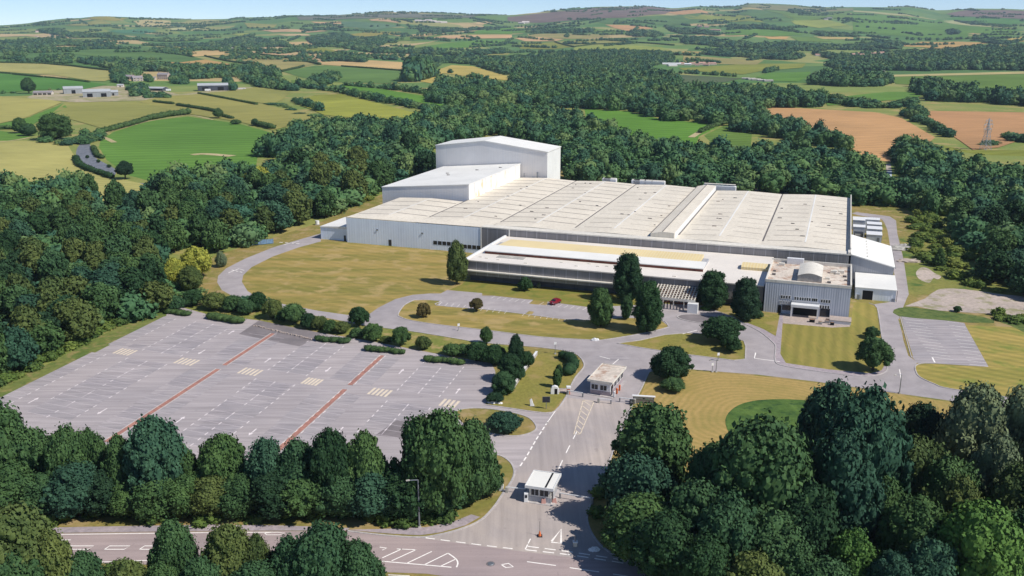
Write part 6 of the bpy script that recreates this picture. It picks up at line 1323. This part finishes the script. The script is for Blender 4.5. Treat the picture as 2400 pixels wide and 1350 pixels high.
# low undergrowth at the feet of the foreground belts
UG = []
for poly, sp in (([(-150, 1238), (160, 1232), (480, 1226), (820, 1234), (950, 1238), (1060, 1214), (1120, 1180), (1080, 1120), (900, 1130), (500, 1130), (-150, 1150)], 3.2), ([(1425, 1110), (1410, 1150), (1392, 1200), (1400, 1250), (1440, 1295), (1560, 1330), (2600, 1480), (2600, 1200), (1700, 1210), (1500, 1060)], 4.0), ([(-300, 1345), (223, 1332), (640, 1345), (900, 1362), (900, 1480), (-300, 1480)], 3.5), ([(380, 712), (250, 778), (120, 848), (-40, 925), (-200, 985), (-200, 940), (100, 830), (300, 730)], 3.0)):
    W_ = np.array([at(*p) for p in poly]); x0, y0 = W_.min(0); x1, y1 = W_.max(0); q = np.stack([a.ravel() for a in np.meshgrid(np.arange(x0, x1, sp), np.arange(y0, y1, sp))], 1); q = q + RNG.uniform(-sp * .5, sp * .5, q.shape); UG += q[inside(q, W_)].tolist()
ALL = np.array([(x, y, RNG.uniform(.9, 2.8), RNG.uniform(2.4, 5.0), -1) for x, y in UG]); V, T, Q, A_ = mass('s', range(len(ALL)), TPL_A, 6)
ug = bpy.data.objects.new('undergrowth', mesh_arrays('undergrowth', V, T, Q, [foliage('foliage_undergrowth', [(60, 84, 46), (74, 98, 50), (54, 78, 48), (92, 112, 58)], True)], attr=A_)); COL.objects.link(ug); tag(ug, 'low undergrowth at the feet of the foreground trees', None, None, 'stuff')
# ------------------------------------------------------------------ gatehouses, barriers, signs and other small things
def gatehouse(corners, z, label, lower):
    P = [Vector(at(*c, z)) for c in corners]      # roof corners: back-left, back-right, front-right, front-left
    ctr = sum(P, Vector((0, 0))) / 4; w_ = ((P[1] - P[0]).length + (P[2] - P[3]).length) / 2; l_ = ((P[0] - P[3]).length + (P[1] - P[2]).length) / 2
    ax = ((P[1] - P[0]) + (P[2] - P[3])).normalized(); rz = math.atan2(ax.y, ax.x)
    t = tag(empty('gatehouse', (ctr.x, ctr.y, 0), rz), label, 'gatehouse'); a, b = w_ / 2, l_ / 2; i = .55
    MB().box(-a, a, -b, b, z - .35, z - .02).box(-a, a, -b, -b + .12, z - .018, z + .12).box(-a, a, b - .12, b, z - .018, z + .12).box(-a, -a + .12, -b + .121, b - .121, z - .018, z + .12).box(a - .12, a, -b + .121, b - .121, z - .018, z + .12).build('roof', M['white_paint'] if lower else M['roof_ledge'], t)
    MB().box(-a + .14, a - .14, -b + .14, b - .14, z - .015, z + .02).build('roof_felt', M['roof_white'] if lower else M['deck'], t)
    if lower: MB().box(a * .35, a * .35 + .3, -b + .2, b - .2, z + .03, z + .06).build('roof_seam', M['black'], t)
    MB().box(-a + i, a - i, -b + i, b - i, 0, 1.05).build('base_wall', M['pavement'] if not lower else M['clad_grey_plain'], t)
    MB().box(-a + i + .03, a - i - .03, -b + i + .03, b - i - .03, 1.052, z - .36).build('upper_wall', M['white_paint'] if not lower else M['roof_ledge'], t)
    wy = -b + i + .03; xs = [(-a * .45, 1.5), (a * .25, 1.5)] if not lower else [(-a * .35, 1.3), (a * .3, 1.5)]
    for x, ww in xs: window(t, x, 1.25, ww, 1.1, wall=wy, mull=2)
    n = 4
    for k in range(n): window(t, -b + i + (k + .5) * (2 * b - 2 * i) / n, 1.2, (2 * b - 2 * i) / n - .45, 1.15, wall=a - i - .03, side='x')
    MB().box(a - i + .01, a - i + .06, -b + i + .5, -b + i + 1.4, .03, 2.05).build('door', M['steel_dark'], t)
    MB().box(-a + .1, a + .1, -b - .1, b + .1, .003, .115).build('plinth', M['kerb'], t)
    if not lower:
        for k in range(3): MB().box(a + .1, a + .45, -b + .5 + k * 2, -b + .9 + k * 2, .116, 1.3).build('ticket_post', M['orange'] if k else M['white_paint'], t, bevel=.04)
    return t, ctr, rz, a, b
gatehouse([(1408, 851), (1463, 859), (1441, 899), (1380, 890)], 3.4, 'upper gatehouse with a flat pale felt roof beside the hatched lane', False)
gatehouse([(1251, 1103), (1315, 1110), (1298, 1149), (1230, 1138)], 3.0, 'lower gatehouse with a white roof crossed by one dark strip', True)

def thing_px(name, px, py, label, cat, group=None, rz=0.0):
    x, y = at_t(px, py); return tag(empty(name, (x, y, float(terrain(x, y))), rz), label, cat, group)
def barrier(p0, p1, label):
    a, b = Vector(at(*p0)), Vector(at(*p1)); d = b - a; t = tag(empty('barrier', (a.x, a.y, 0), math.atan2(d.y, d.x)), label, 'barrier', 'gate barriers')
    MB().box(-.25, .25, -.25, .25, 0, 1.05).build('housing', M['concrete'], t, bevel=.05)
    MB().box(.26, d.length, -.07, .07, .9, 1.05).build('arm', M['white_paint'], t)
    MB().box(d.length - .15, d.length + .1, -.12, .12, 0, .89).build('rest_post', M['steel'], t)
barrier((1331, 925), (1366, 931), 'white barrier arm left of the upper gatehouse'); barrier((1403, 944), (1432, 947), 'white barrier arm in front of the upper gatehouse'); barrier((1487, 946), (1452, 942), 'white barrier arm right of the upper gatehouse')
barrier((1188, 1154), (1232, 1158), 'barrier arm left of the lower gatehouse'); barrier((1387, 1180), (1312, 1168), 'long white barrier arm right of the lower gatehouse')

def pole(px, py, ytop, label, kind='lamp', r=.09):
    x, y = at(px, py); v = (675 - ytop) / FPX; h = EYE + (-SP + v * CP) * y / (CP + v * SP); h = max(2, h)
    t = tag(empty('lamp_post' if kind == 'lamp' else 'sign_post', (x, y, 0), .3), label, 'lamp post' if kind == 'lamp' else 'post')
    MB().tube((0, 0, 0), (0, 0, h), r * 1.3, r * .8, 10).build('pole', M['steel'], t)
    if kind == 'lamp':
        MB().tube((0, 0, h - .06), (-1.4, 0, h + .1), r * .6, r * .5, 8).build('arm', M['steel'], t); MB().box(-1.9, -1.3, -.15, .15, h + .03, h + .2).build('lamp_head', M['concrete'], t, bevel=.05)
    else: MB().box(-.3, .3, -.05, -.01, h - .7, h - .05).build('sign_panel', M['white_paint'], t)
    MB().box(-.25, .25, -.25, .25, 0, .25).build('base', M['concrete'], t, bevel=.03)
pole(983, 1236, 1124, 'tall grey pole in front of the tree belt at the main road', 'lamp', .13); pole(2108, 922, 878, 'dark lamp post where the side road meets the site road', 'lamp'); pole(1678, 872, 844, 'thin lamp post on the ringed lawn edge', 'lamp', .07)
pole(1669, 872, 850, 'short sign post beside the thin lamp post', 'sign', .05); pole(1301, 830, 801, 'slim sign post at the top of the gate lawn', 'sign', .06); pole(1075, 775, 768, 'small sign post on the site road verge', 'sign', .05); pole(1683, 845, 836, 'tiny sign post on the kerb of the triangular lawn', 'sign', .05)
# signs and stones by the gate
t = thing_px('notice_board', 1280, 959, 'dark square notice board on a post on the gate lawn', 'sign'); MB().tube((0, 0, 0), (0, 0, 1.6), .07, n=8).build('post', M['steel'], t); MB().box(-.75, .75, -.05, .05, 1.5, 2.7).build('board', M['glass'], t); MB().box(-.8, .8, .055, .1, 1.45, 2.75).build('backing', M['steel'], t)
t = thing_px('entrance_sign', 1158, 1150, 'blue panel sign in a white frame beside the lower kerb', 'sign', rz=-.2); MB().box(-1.6, 1.6, 0, .25, 0, 2.0).build('frame', M['white_paint'], t, bevel=.05); MB().box(-1.25, .7, -.04, -.003, .55, 1.75).build('panel', mottled('blue_panel', (60, 78, 110), (76, 92, 120), .9, 5), t); MB().box(-3.2, -1.62, .02, .22, .3, .8).build('side_rail', M['steel'], t)
t = thing_px('sign_wall', 1508, 946, 'low grey stone wall with a pale framed top right of the upper gate', 'sign wall', rz=-.16); MB().box(-2.2, 2.2, 0, .45, 0, 1.5).build('stone_wall', mottled('stone_wall', (140, 136, 130), (120, 116, 112), .5, 3), t); MB().box(-2.4, 2.4, -.1, .55, 1.502, 1.7).build('coping', M['white_paint'], t, bevel=.03); MB().box(-2.0, 2.0, -.05, -.002, .9, 1.45).build('panel', M['steel'], t)
t = thing_px('intercom_box', 1480, 948, 'dark small box at the left end of the grey sign wall', 'box'); MB().box(-.4, .4, -.3, .3, 0, 1.1).build('case', M['steel_dark'], t, bevel=.05); MB().box(-.25, .25, -.33, -.305, .5, .95).build('face_plate', M['steel'], t)
t = thing_px('gate_pillar', 1332, 923, 'orange and white gate pillar on the edge of the gate lawn', 'pillar'); MB().box(-.35, .35, -.35, .35, 0, 1.3).build('shaft', M['orange'], t, bevel=.03); MB().box(-.45, .45, -.45, .45, 1.302, 1.75).build('cap', M['white_paint'], t, bevel=.06)
t = thing_px('arched_stone', 1300, 923, 'white arched stone with a dark hollow on the gate lawn', 'stone'); mb = MB(); pr = [(-.9, 0), (-.9, 1.1), (-.6, 1.75), (0, 1.95), (.6, 1.75), (.9, 1.1), (.9, 0)]
mb.prism(pr, -.35, .35); mb.build('arch', M['white_paint'], t, bevel=.08); MB().box(-.05, .55, -.38, -.352, .05, 1.3).build('hollow', M['black'], t)
t = thing_px('paving_patch', 1318, 917, 'bare pinkish slab beside the orange gate pillar', 'slab'); MB().box(-1.6, 1.6, -.9, .9, .03, .12).build('slab', M['paving'], t); MB().box(-1.7, 1.7, .91, 1.05, .03, .28).build('edging', M['kerb'], t)
t = thing_px('white_marker', 1247, 951, 'small white leaning marker stone in the middle of the gate lawn', 'marker'); MB().hexa([(-.4, -.3, 0), (.4, -.3, 0), (.4, .3, 0), (-.4, .3, 0)], [(-.5, -.15, 1.3), (-.1, -.15, 1.6), (-.1, .2, 1.6), (-.5, .2, 1.3)]).build('stone', M['white_paint'], t, bevel=.05); MB().box(-.5, .5, -.4, .4, .03, .12).build('base', M['concrete'], t)
for px, py, s, lb in ((1155, 944, 1.0, 'long white boulder below the dark bush at the car park corner'), (1172, 946, .55, 'small white boulder right of the long white boulder'), (1393, 1290, .8, 'flat white stone at the right kerb of the junction'), (1395, 798, .9, 'pale rock on the tip of the long lawn island')):
    o = heap(px, py, s * 1.1, s * .6, s * .7, lb, 'white_paint', int(px), 'boulder', 'boulder')
# white wall along the hedge bank
wl = [Vector(at(*p)) for p in ((1258, 832), (1228, 873), (1197, 921))]; t = tag(empty('garden_wall', (0, 0, 0)), 'thin white wall along the right side of the hedge bank', 'wall'); mb = MB(); strip('', wl, .35, 0, None, height=.9, mb=mb); mb.build('wall_body', M['kerb'], t); mb = MB(); strip('', wl, .5, .902, None, height=.1, mb=mb); mb.build('coping', M['white_paint'], t)
# clutter at the lower gate and the junction
t = thing_px('white_kiosk', 1233, 1176, 'narrow white kiosk post at the front left of the lower gatehouse', 'kiosk'); MB().box(-.35, .35, -.3, .3, 0, 1.7).build('case', M['white_paint'], t, bevel=.05); MB().box(-.2, .2, -.34, -.302, .9, 1.4).build('screen', M['glass'], t)
M['terra_pale'] = plain('faded_red_plastic', (196, 150, 140), .85, .6)
t = thing_px('crash_barrier', 1285, 1180, 'red and white plastic barrier heap at the corner of the lower gatehouse', 'barrier'); 
for k in range(3): MB().hexa([(-1.2 + k * .9, -.3 + k * .15, 0), (-.4 + k * .9, -.3 + k * .15, 0), (-.4 + k * .9, .2 + k * .15, 0), (-1.2 + k * .9, .2 + k * .15, 0)], [(-1.1 + k * .9, -.12 + k * .15, .9 - k * .15), (-.5 + k * .9, -.12 + k * .15, .9), (-.5 + k * .9, .06 + k * .15, .9), (-1.1 + k * .9, .06 + k * .15, .9 - k * .15)]).build('barrier_block', M['white_paint'] if k == 1 else M['terra_pale'], t, bevel=.05)
t = thing_px('traffic_cone', 1265, 1257, 'orange traffic cone on the junction with a thin rod', 'cone'); MB().box(-.4, .4, -.4, .4, .05, .13).build('foot', M['steel_dark'], t); MB().tube((0, 0, .13), (0, 0, .95), .26, .06, 12).build('body', M['orange'], t); MB().tube((0, 0, .95), (0, 0, 2.6), .03, n=6).build('rod', M['steel_dark'], t)
t = thing_px('bollard', 1348, 1281, 'white bollard on a yellow base right of the painted triangle', 'bollard'); MB().box(-.3, .3, -.25, .25, .05, .75).build('base', M['paint_cream'], t, bevel=.04); MB().box(-.38, .38, -.32, .32, .752, .95).build('collar', M['white_paint'], t, bevel=.05); MB().tube((0, 0, .95), (0, 0, 2.0), .16, .1, 10).build('post', M['steel'], t)
t = thing_px('manhole_mound', 1150, 1322, 'small flat dark cover lying on the main road', 'cover'); MB().tube((0, 0, .05), (0, 0, .12), .5, .4, 16).build('lid', M['steel'], t); MB().tube((0, 0, .045), (0, 0, .07), .65, n=16).build('rim', M['asphalt_dark'], t)
t = thing_px('dead_trunk', 1688, 1325, 'bare white dead trunk standing among the foreground trees', 'dead tree'); mb = MB().tube((0, 0, 0), (.15, .1, 4), .22, .15).tube((.15, .1, 4), (-.1, 0, 7.5), .15, .05).tube((.15, .1, 4), (.9, .2, 6.2), .09, .03); mb.build('trunk', M['concrete'], t)
t = thing_px('blue_fence', 612, 574, 'short blue mesh fence at the edge of the wood by the road crossing', 'fence', rz=.42)
MB().box(-4.5, 4.5, -.02, .02, .2, 1.9).build('mesh_panel', plain('blue_mesh', (120, 150, 180), .8, .6, var=.3, scale=1.5), t)
for k in range(5): MB().box(-4.5 + k * 2.2 - .06, -4.5 + k * 2.2 + .06, -.06, .06, 0, 2.1).build('post', M['steel'], t)
t = thing_px('water_tank', 744, 527, 'small white tank on the grass at the left end of the factory', 'tank'); MB().tube((0, 0, .3), (0, 0, 1.7), .8, n=16).build('shell', M['white_paint'], t); MB().box(-.8, .8, -.8, .8, 0, .299).build('pallet', M['concrete'], t)
t = thing_px('timber_stack', 690, 779, 'low line of stones across the dark asphalt patches', 'stones', rz=-.35)
mb = MB(); r = random.Random(4)
x0, y0 = at(595, 764); x1, y1 = at(732, 797); t.location = (x0, y0, .02); t.rotation_euler = (0, 0, math.atan2(y1 - y0, x1 - x0)); L = math.hypot(x1 - x0, y1 - y0); t.name = 'stone_line'
for k in range(40): mb.box(k * L / 40, k * L / 40 + r.uniform(.2, .45), r.uniform(-.3, 0), r.uniform(.1, .3), .01, r.uniform(.15, .4), rz=r.uniform(-.2, .2), c=(k * L / 40, 0))
mb.build('stone_pile', M['paving'], t); 

# ---------------- red car
x, y = at(1301, 712); car = tag(empty('parked_car', (x, y, .03), math.radians(52)), 'small red hatchback parked alone in front of the grey front wing', 'car')
prof = [(-1.95, .32), (-1.98, .62), (-1.85, .92), (-1.0, 1.0), (-.35, 1.42), (.35, 1.5), (1.15, 1.45), (1.75, .98), (1.95, .88), (1.98, .35)]
mb = MB(); n = len(prof)
def carsec(yv, inset):
    return [(a, yv * (1 - (inset if z > 1.0 else 0)), z) for a, z in prof]
A_, B_ = carsec(-.86, .2), carsec(.86, .2); mb.add(A_ + B_, [tuple(range(n)), tuple(range(2 * n - 1, n - 1, -1))] + [(i, i + n, (i + 1) % n + n, (i + 1) % n) for i in range(n)])
mb.build('body', M['red_car'], car, bevel=.07)
MB().quad((-.98, -.66, 1.03), (-.98, .66, 1.03), (-.42, .58, 1.4), (-.42, -.58, 1.4)).build('windscreen', M['glass'], car).location = (-.02, 0, .02)
MB().quad((1.22, -.58, 1.41), (1.22, .58, 1.41), (1.7, .66, 1.02), (1.7, -.66, 1.02)).build('rear_window', M['glass'], car).location = (.02, 0, .02)
for s in (-1, 1):
    MB().quad((-.7, s * .80, 1.05), (1.35, s * .80, 1.05), (1.05, s * .715, 1.4), (-.3, s * .715, 1.4)).build('side_window', M['glass'], car)
    for xx in (-1.25, 1.25):
        wh = MB().tube((xx, s * .66, .32), (xx, s * .88, .32), .32, n=16).build('wheel', M['tyre'], car); MB().tube((xx, s * .881, .32), (xx, s * .9, .32), .18, n=12).build('rim', M['steel'], wh)
    MB().box(-2.0, -1.9, s * .62 - .16, s * .62 + .16, .62, .78).build('headlight', M['white_paint'], car); MB().box(1.93, 2.0, s * .66 - .12, s * .66 + .12, .7, .9).build('tail_light', M['red_fascia'], car)
MB().box(1.981, 2.01, -.28, .28, .5, .62).build('number_plate', M['white_paint'], car)

# ---------------- electricity pylon
M['pylon'] = plain('pylon_steel', (160, 164, 170), .9, .5, .1)
x, y, h, wd = place_px(2309, 277, 26, 351); py = tag(empty('electricity_pylon', (x, y, float(terrain(x, y))), .4), 'grey lattice electricity pylon on the right wheat field', 'pylon')
mb = MB(); b0 = h * .11; lv = [0, .16, .30, .43, .55, .66, .76, .86, .93, 1.0]; hw = lambda f: b0 * (1 - f) ** 1.1 * .92 + .5 * (1 - .9 * f)
def cn(f): q = hw(f); return [(-q, -q, f * h), (q, -q, f * h), (q, q, f * h), (-q, q, f * h)]
for f0, f1 in zip(lv, lv[1:]):
    c0, c1 = cn(f0), cn(f1)
    for k in range(4):
        mb.tube(c0[k], c1[k], .12, n=4); mb.tube(c0[k], c1[(k + 1) % 4], .08, n=4); mb.tube(c0[(k + 1) % 4], c1[k], .08, n=4); mb.tube(c1[k], c1[(k + 1) % 4], .08, n=4)
mb.build('lattice_tower', M['pylon'], py)
for f, l in ((.66, .17), (.8, .2), (.92, .14)):
    mb = MB()
    for s in (-1, 1):
        mb.tube((0, 0, f * h + 1.2), (s * l * h, 0, f * h), .15, n=4); mb.tube((0, .5, f * h - .4), (s * l * h, 0, f * h), .15, n=4); mb.tube((0, -.5, f * h - .4), (s * l * h, 0, f * h), .15, n=4)
    arm = mb.build('cross_arm', M['pylon'], py)
    for s in (-1, 1): MB().tube((s * l * h * .96, 0, f * h), (s * l * h * .96, 0, f * h - 2.2), .16, n=6).build('insulator', M['concrete'], arm)

# ---------------- farm buildings and far houses
M['barn_roof'] = cladding('barn_roof', (176, 180, 182), (1, 0), 1.4, .9, .1, None, .6, .3, (130, 132, 136)); M['barn_dark'] = cladding('barn_boards', (78, 82, 92), (1, 0), .8, .85, .15, None, .7, .3, (60, 62, 70)); M['barn_grey'] = cladding('barn_wall', (158, 162, 164), (1, 0), 1.0, .85, .2, None, .7, .3, (110, 112, 116))
M['stone'] = mottled('farm_stone', (206, 190, 178), (182, 164, 154), .4, 1.6, (158, 132, 124)); M['slate'] = plain('slate_roof', (150, 144, 146), .85, .7, var=.15, scale=1.0); M['render'] = plain('pale_render', (222, 210, 202), .85, .8, var=.1, scale=.7); M['terracotta'] = plain('tiled_roof', (190, 150, 134), .85, .8, var=.12, scale=.8)
def gable(px, pyb, L, W, H, R, rz, label, wall='barn_grey', roof='barn_roof', end=None, name='barn', cat='barn', group=None, doors=2, wins=0, chim=0):
    x, y = at_t(px, pyb); t = tag(empty(name, (x, y, float(terrain(x, y)) - .2), rz), label, cat, group)
    l, w_ = L / 2, W / 2
    MB().box(-l, l, -w_, w_, 0, H).build('wall', M[wall], t)
    for s in (-1, 1):
        e = MB().prism([(-w_ + .02, H + .002), (w_ - .02, H + .002), (0, H + R - .1)], s * (l - .3), s * l, 'x').build('gable_end', M[end or wall], t)
        MB().hexa([(-l - .3, s * (w_ + .35), H - .1), (l + .3, s * (w_ + .35), H - .1), (l + .3, 0, H + R), (-l - .3, 0, H + R)], [(-l - .3, s * (w_ + .35), H + .12), (l + .3, s * (w_ + .35), H + .12), (l + .3, 0, H + R + .22), (-l - .3, 0, H + R + .22)]).build('roof_slope', M[roof], t)
    if end: MB().box(-l - .06, -l - .004, -w_, w_, 0, H - .02).build('end_wall', M[end], t)
    for k in range(doors):
        u = -l + (k + .5) * L / doors; MB().box(u - L * .1, u + L * .1, -w_ - .08, -w_ - .005, .2, H * .72).build('doorway', M['black'], t)
    for k in range(wins):
        u = -l + (k + .5) * L / wins
        for z in ((1.0, 3.6) if H > 4.5 else (1.1,)): window(t, u, z, L / wins * .42, 1.3, wall=-w_, frame=.18)
    for k in range(chim): MB().box((-1) ** k * (l - .9) - .45, (-1) ** k * (l - .9) + .45, -.4, .4, H + R - .5, H + R + 1.4).build('chimney', M['terracotta'], t)
    return t
R = math.radians
gable(102, 222, 21, 10, 3.2, 1.6, R(12), 'low white barn at the left end of the farm', 'render', 'slate', doors=4)
gable(172, 219, 22, 17, 6.5, 2.4, R(28), 'dark ended barn behind the low white barn', 'barn_grey', end='barn_dark', doors=1)
gable(228, 227, 30, 14, 6.5, 2.6, R(22), 'big barn with a pale roof and dark gable in the middle of the farm', 'barn_grey', end='barn_dark', doors=2)
gable(266, 224, 11, 11, 4.6, 2.0, R(22), 'short pale extension right of the big barn', 'barn_grey', end='barn_dark', doors=1)
gable(350, 212, 48, 14, 3.4, 1.6, R(-14), 'long low barn roof among the farm trees', 'barn_dark', doors=3); gable(283, 204, 8, 7, 3, 1.2, R(10), 'small white shed behind the farm trees', 'render', doors=1)
gable(500, 212, 38, 17, 7, 2.6, R(17), 'large dark barn right of the farmhouses', 'barn_dark', end='barn_dark', doors=2)
gable(322, 190, 15, 9, 5, 3, R(40), 'grey roofed farmhouse left of the pink house', 'stone', 'slate', name='farmhouse', cat='farmhouse', doors=0, wins=3, chim=2); gable(305, 186, 14, 9, 4.5, 2.6, R(-8), 'low wing of the grey roofed farmhouse', 'stone', 'slate', name='farmhouse', cat='farmhouse', doors=1, wins=2)
gable(385, 186, 18, 10, 7.5, 3, R(-12), 'tall pinkish farmhouse with rows of windows', 'stone', 'slate', name='farmhouse', cat='farmhouse', doors=0, wins=5, chim=2); gable(357, 187, 11, 7, 3, 2, R(10), 'small white outhouse beside the pinkish farmhouse', 'render', 'slate', name='outhouse', cat='outhouse', doors=1)
for px, py, L, lb in ((470, 212, 6, 'white trailer box left of the large dark barn'), (487, 214, 7, 'white container in front of the large dark barn'), (512, 209, 9, 'long white trailer below the eaves of the large dark barn'), (565, 209, 12, 'low white silage cover right of the large dark barn'), (395, 214, 6, 'rounded white tank trailer below the long low barn')):
    t = thing_px('farm_trailer', px, py, lb, 'trailer', rz=.2); MB().box(-L / 2, L / 2, -1.3, 1.3, .6, 3.0 if L < 10 else 1.4).build('body', M['white_paint'], t, bevel=.15); 
    for s in (-.3, .3): MB().tube((s * L, -1.35, .5), (s * L, 1.35, .5), .5, n=10).build('wheel', M['tyre'], t)
HAM = [ # distant groups: (label, group, wall, roof, [(px, py, L, H)])
 ('pale house of the hamlet on the ridge beyond the tan fields', 'hamlet beyond the tan fields', 'render', 'render', [(502, 116, 16, 6), (514, 116.5, 20, 7), (478, 114, 10, 5), (543, 116, 11, 6), (535, 115.5, 8, 5)]),
 ('long white shed of the works among the far right fields', 'works in the far right fields', 'render', 'white_paint', [(1574, 152, 44, 5), (1612, 153, 16, 5), (1575, 155, 22, 4)]),
 ('pinkish house of the row beside the far white shed', 'works in the far right fields', 'stone', 'terracotta', [(1598, 152, 12, 6), (1622, 152, 14, 6), (1645, 152, 16, 7), (1668, 152, 20, 6), (1655, 154, 14, 5), (1634, 154, 10, 5)]),
 ('brick house of the far village at the foot of the hill', 'far village on the right', 'stone', 'terracotta', [(2012, 128, 14, 6), (2030, 126, 16, 6), (2048, 128, 14, 6), (2066, 126, 16, 6), (2084, 128, 15, 6), (2020, 131, 14, 6), (2042, 132, 15, 6), (2060, 131, 16, 6), (2100, 127, 14, 6), (2124, 126, 16, 6), (2092, 133, 16, 6), (2000, 130, 12, 6), (2108, 130, 12, 6)]),
 ('pink house alone among trees at the far right', 'houses at the far right wood', 'stone', 'terracotta', [(2334, 153, 18, 8)]), ('long pale roof at the right edge beyond the green field', 'houses at the far right wood', 'render', 'slate', [(2380, 158, 34, 4), (2362, 157, 12, 4)]),
 ('white farm house on the high right hillside', 'hill farms', 'render', 'slate', [(1944, 45, 26, 10), (1936, 47, 20, 8)]), ('pale hill farm building below the copse', 'hill farm below the copse', 'stone', 'terracotta', [(1640, 64, 22, 9), (1656, 65, 24, 9), (1650, 73, 24, 9), (1672, 72, 26, 8), (1620, 73, 22, 8), (1684, 73, 20, 8)]),
 ('rubbly white shed roofs behind the wood', 'sheds behind the wood', 'concrete', 'concrete', [(1748, 186, 12, 3), (1760, 187, 14, 3), (1772, 188.5, 14, 3), (1784, 190, 12, 3), (1800, 191, 14, 3)]), ('white spoil cone roof in the far tree belt', 'far tree belt works', 'concrete', 'concrete', [(1834, 109, 40, 4)]), ('pale building half hidden in the far right trees', 'buildings in the far right trees', 'render', 'terracotta', [(1918, 131, 18, 6), (1930, 131, 16, 6), (1925, 113, 18, 6), (1957, 115, 18, 6)]),
 ('white house of the far left hamlet below the hill', 'far left hamlet', 'render', 'terracotta', [(87, 76, 14, 8), (120, 83, 16, 6), (128, 82, 16, 6), (86, 87, 14, 5), (136, 86, 14, 6)]), ('tiny white house of the far village under the moor', 'far village under the moor', 'render', 'render', [(980, 50, 40, 9), (992, 51, 40, 9), (1004, 49, 40, 9), (1014, 51, 44, 9), (1026, 53, 40, 9), (1040, 54, 40, 9), (1232, 55, 46, 14), (1222, 56, 40, 10)]),
 ('pink roofed house in the wood behind the tall hall', 'houses in the wood', 'stone', 'terracotta', [(1272, 304, 9, 6)]), ('small white tower house in the middle of the wood', 'houses in the wood', 'render', 'slate', [(1361, 222, 5, 9)]), ('stone barn ruin at the corner of the far green field', 'ruin by the green field', 'stone', 'concrete', [(2071, 176, 5, 8)]),
]
rr = random.Random(12)
for lb, grp, wl_, rf, L_ in HAM:
    for px, pyb, L, H in L_:
        gable(px, pyb, L, min(L * .6, 12), H * .62, H * .38, rr.uniform(-.5, .5), lb, wl_, rf, name='house', cat='house', group=grp, doors=0, wins=0)
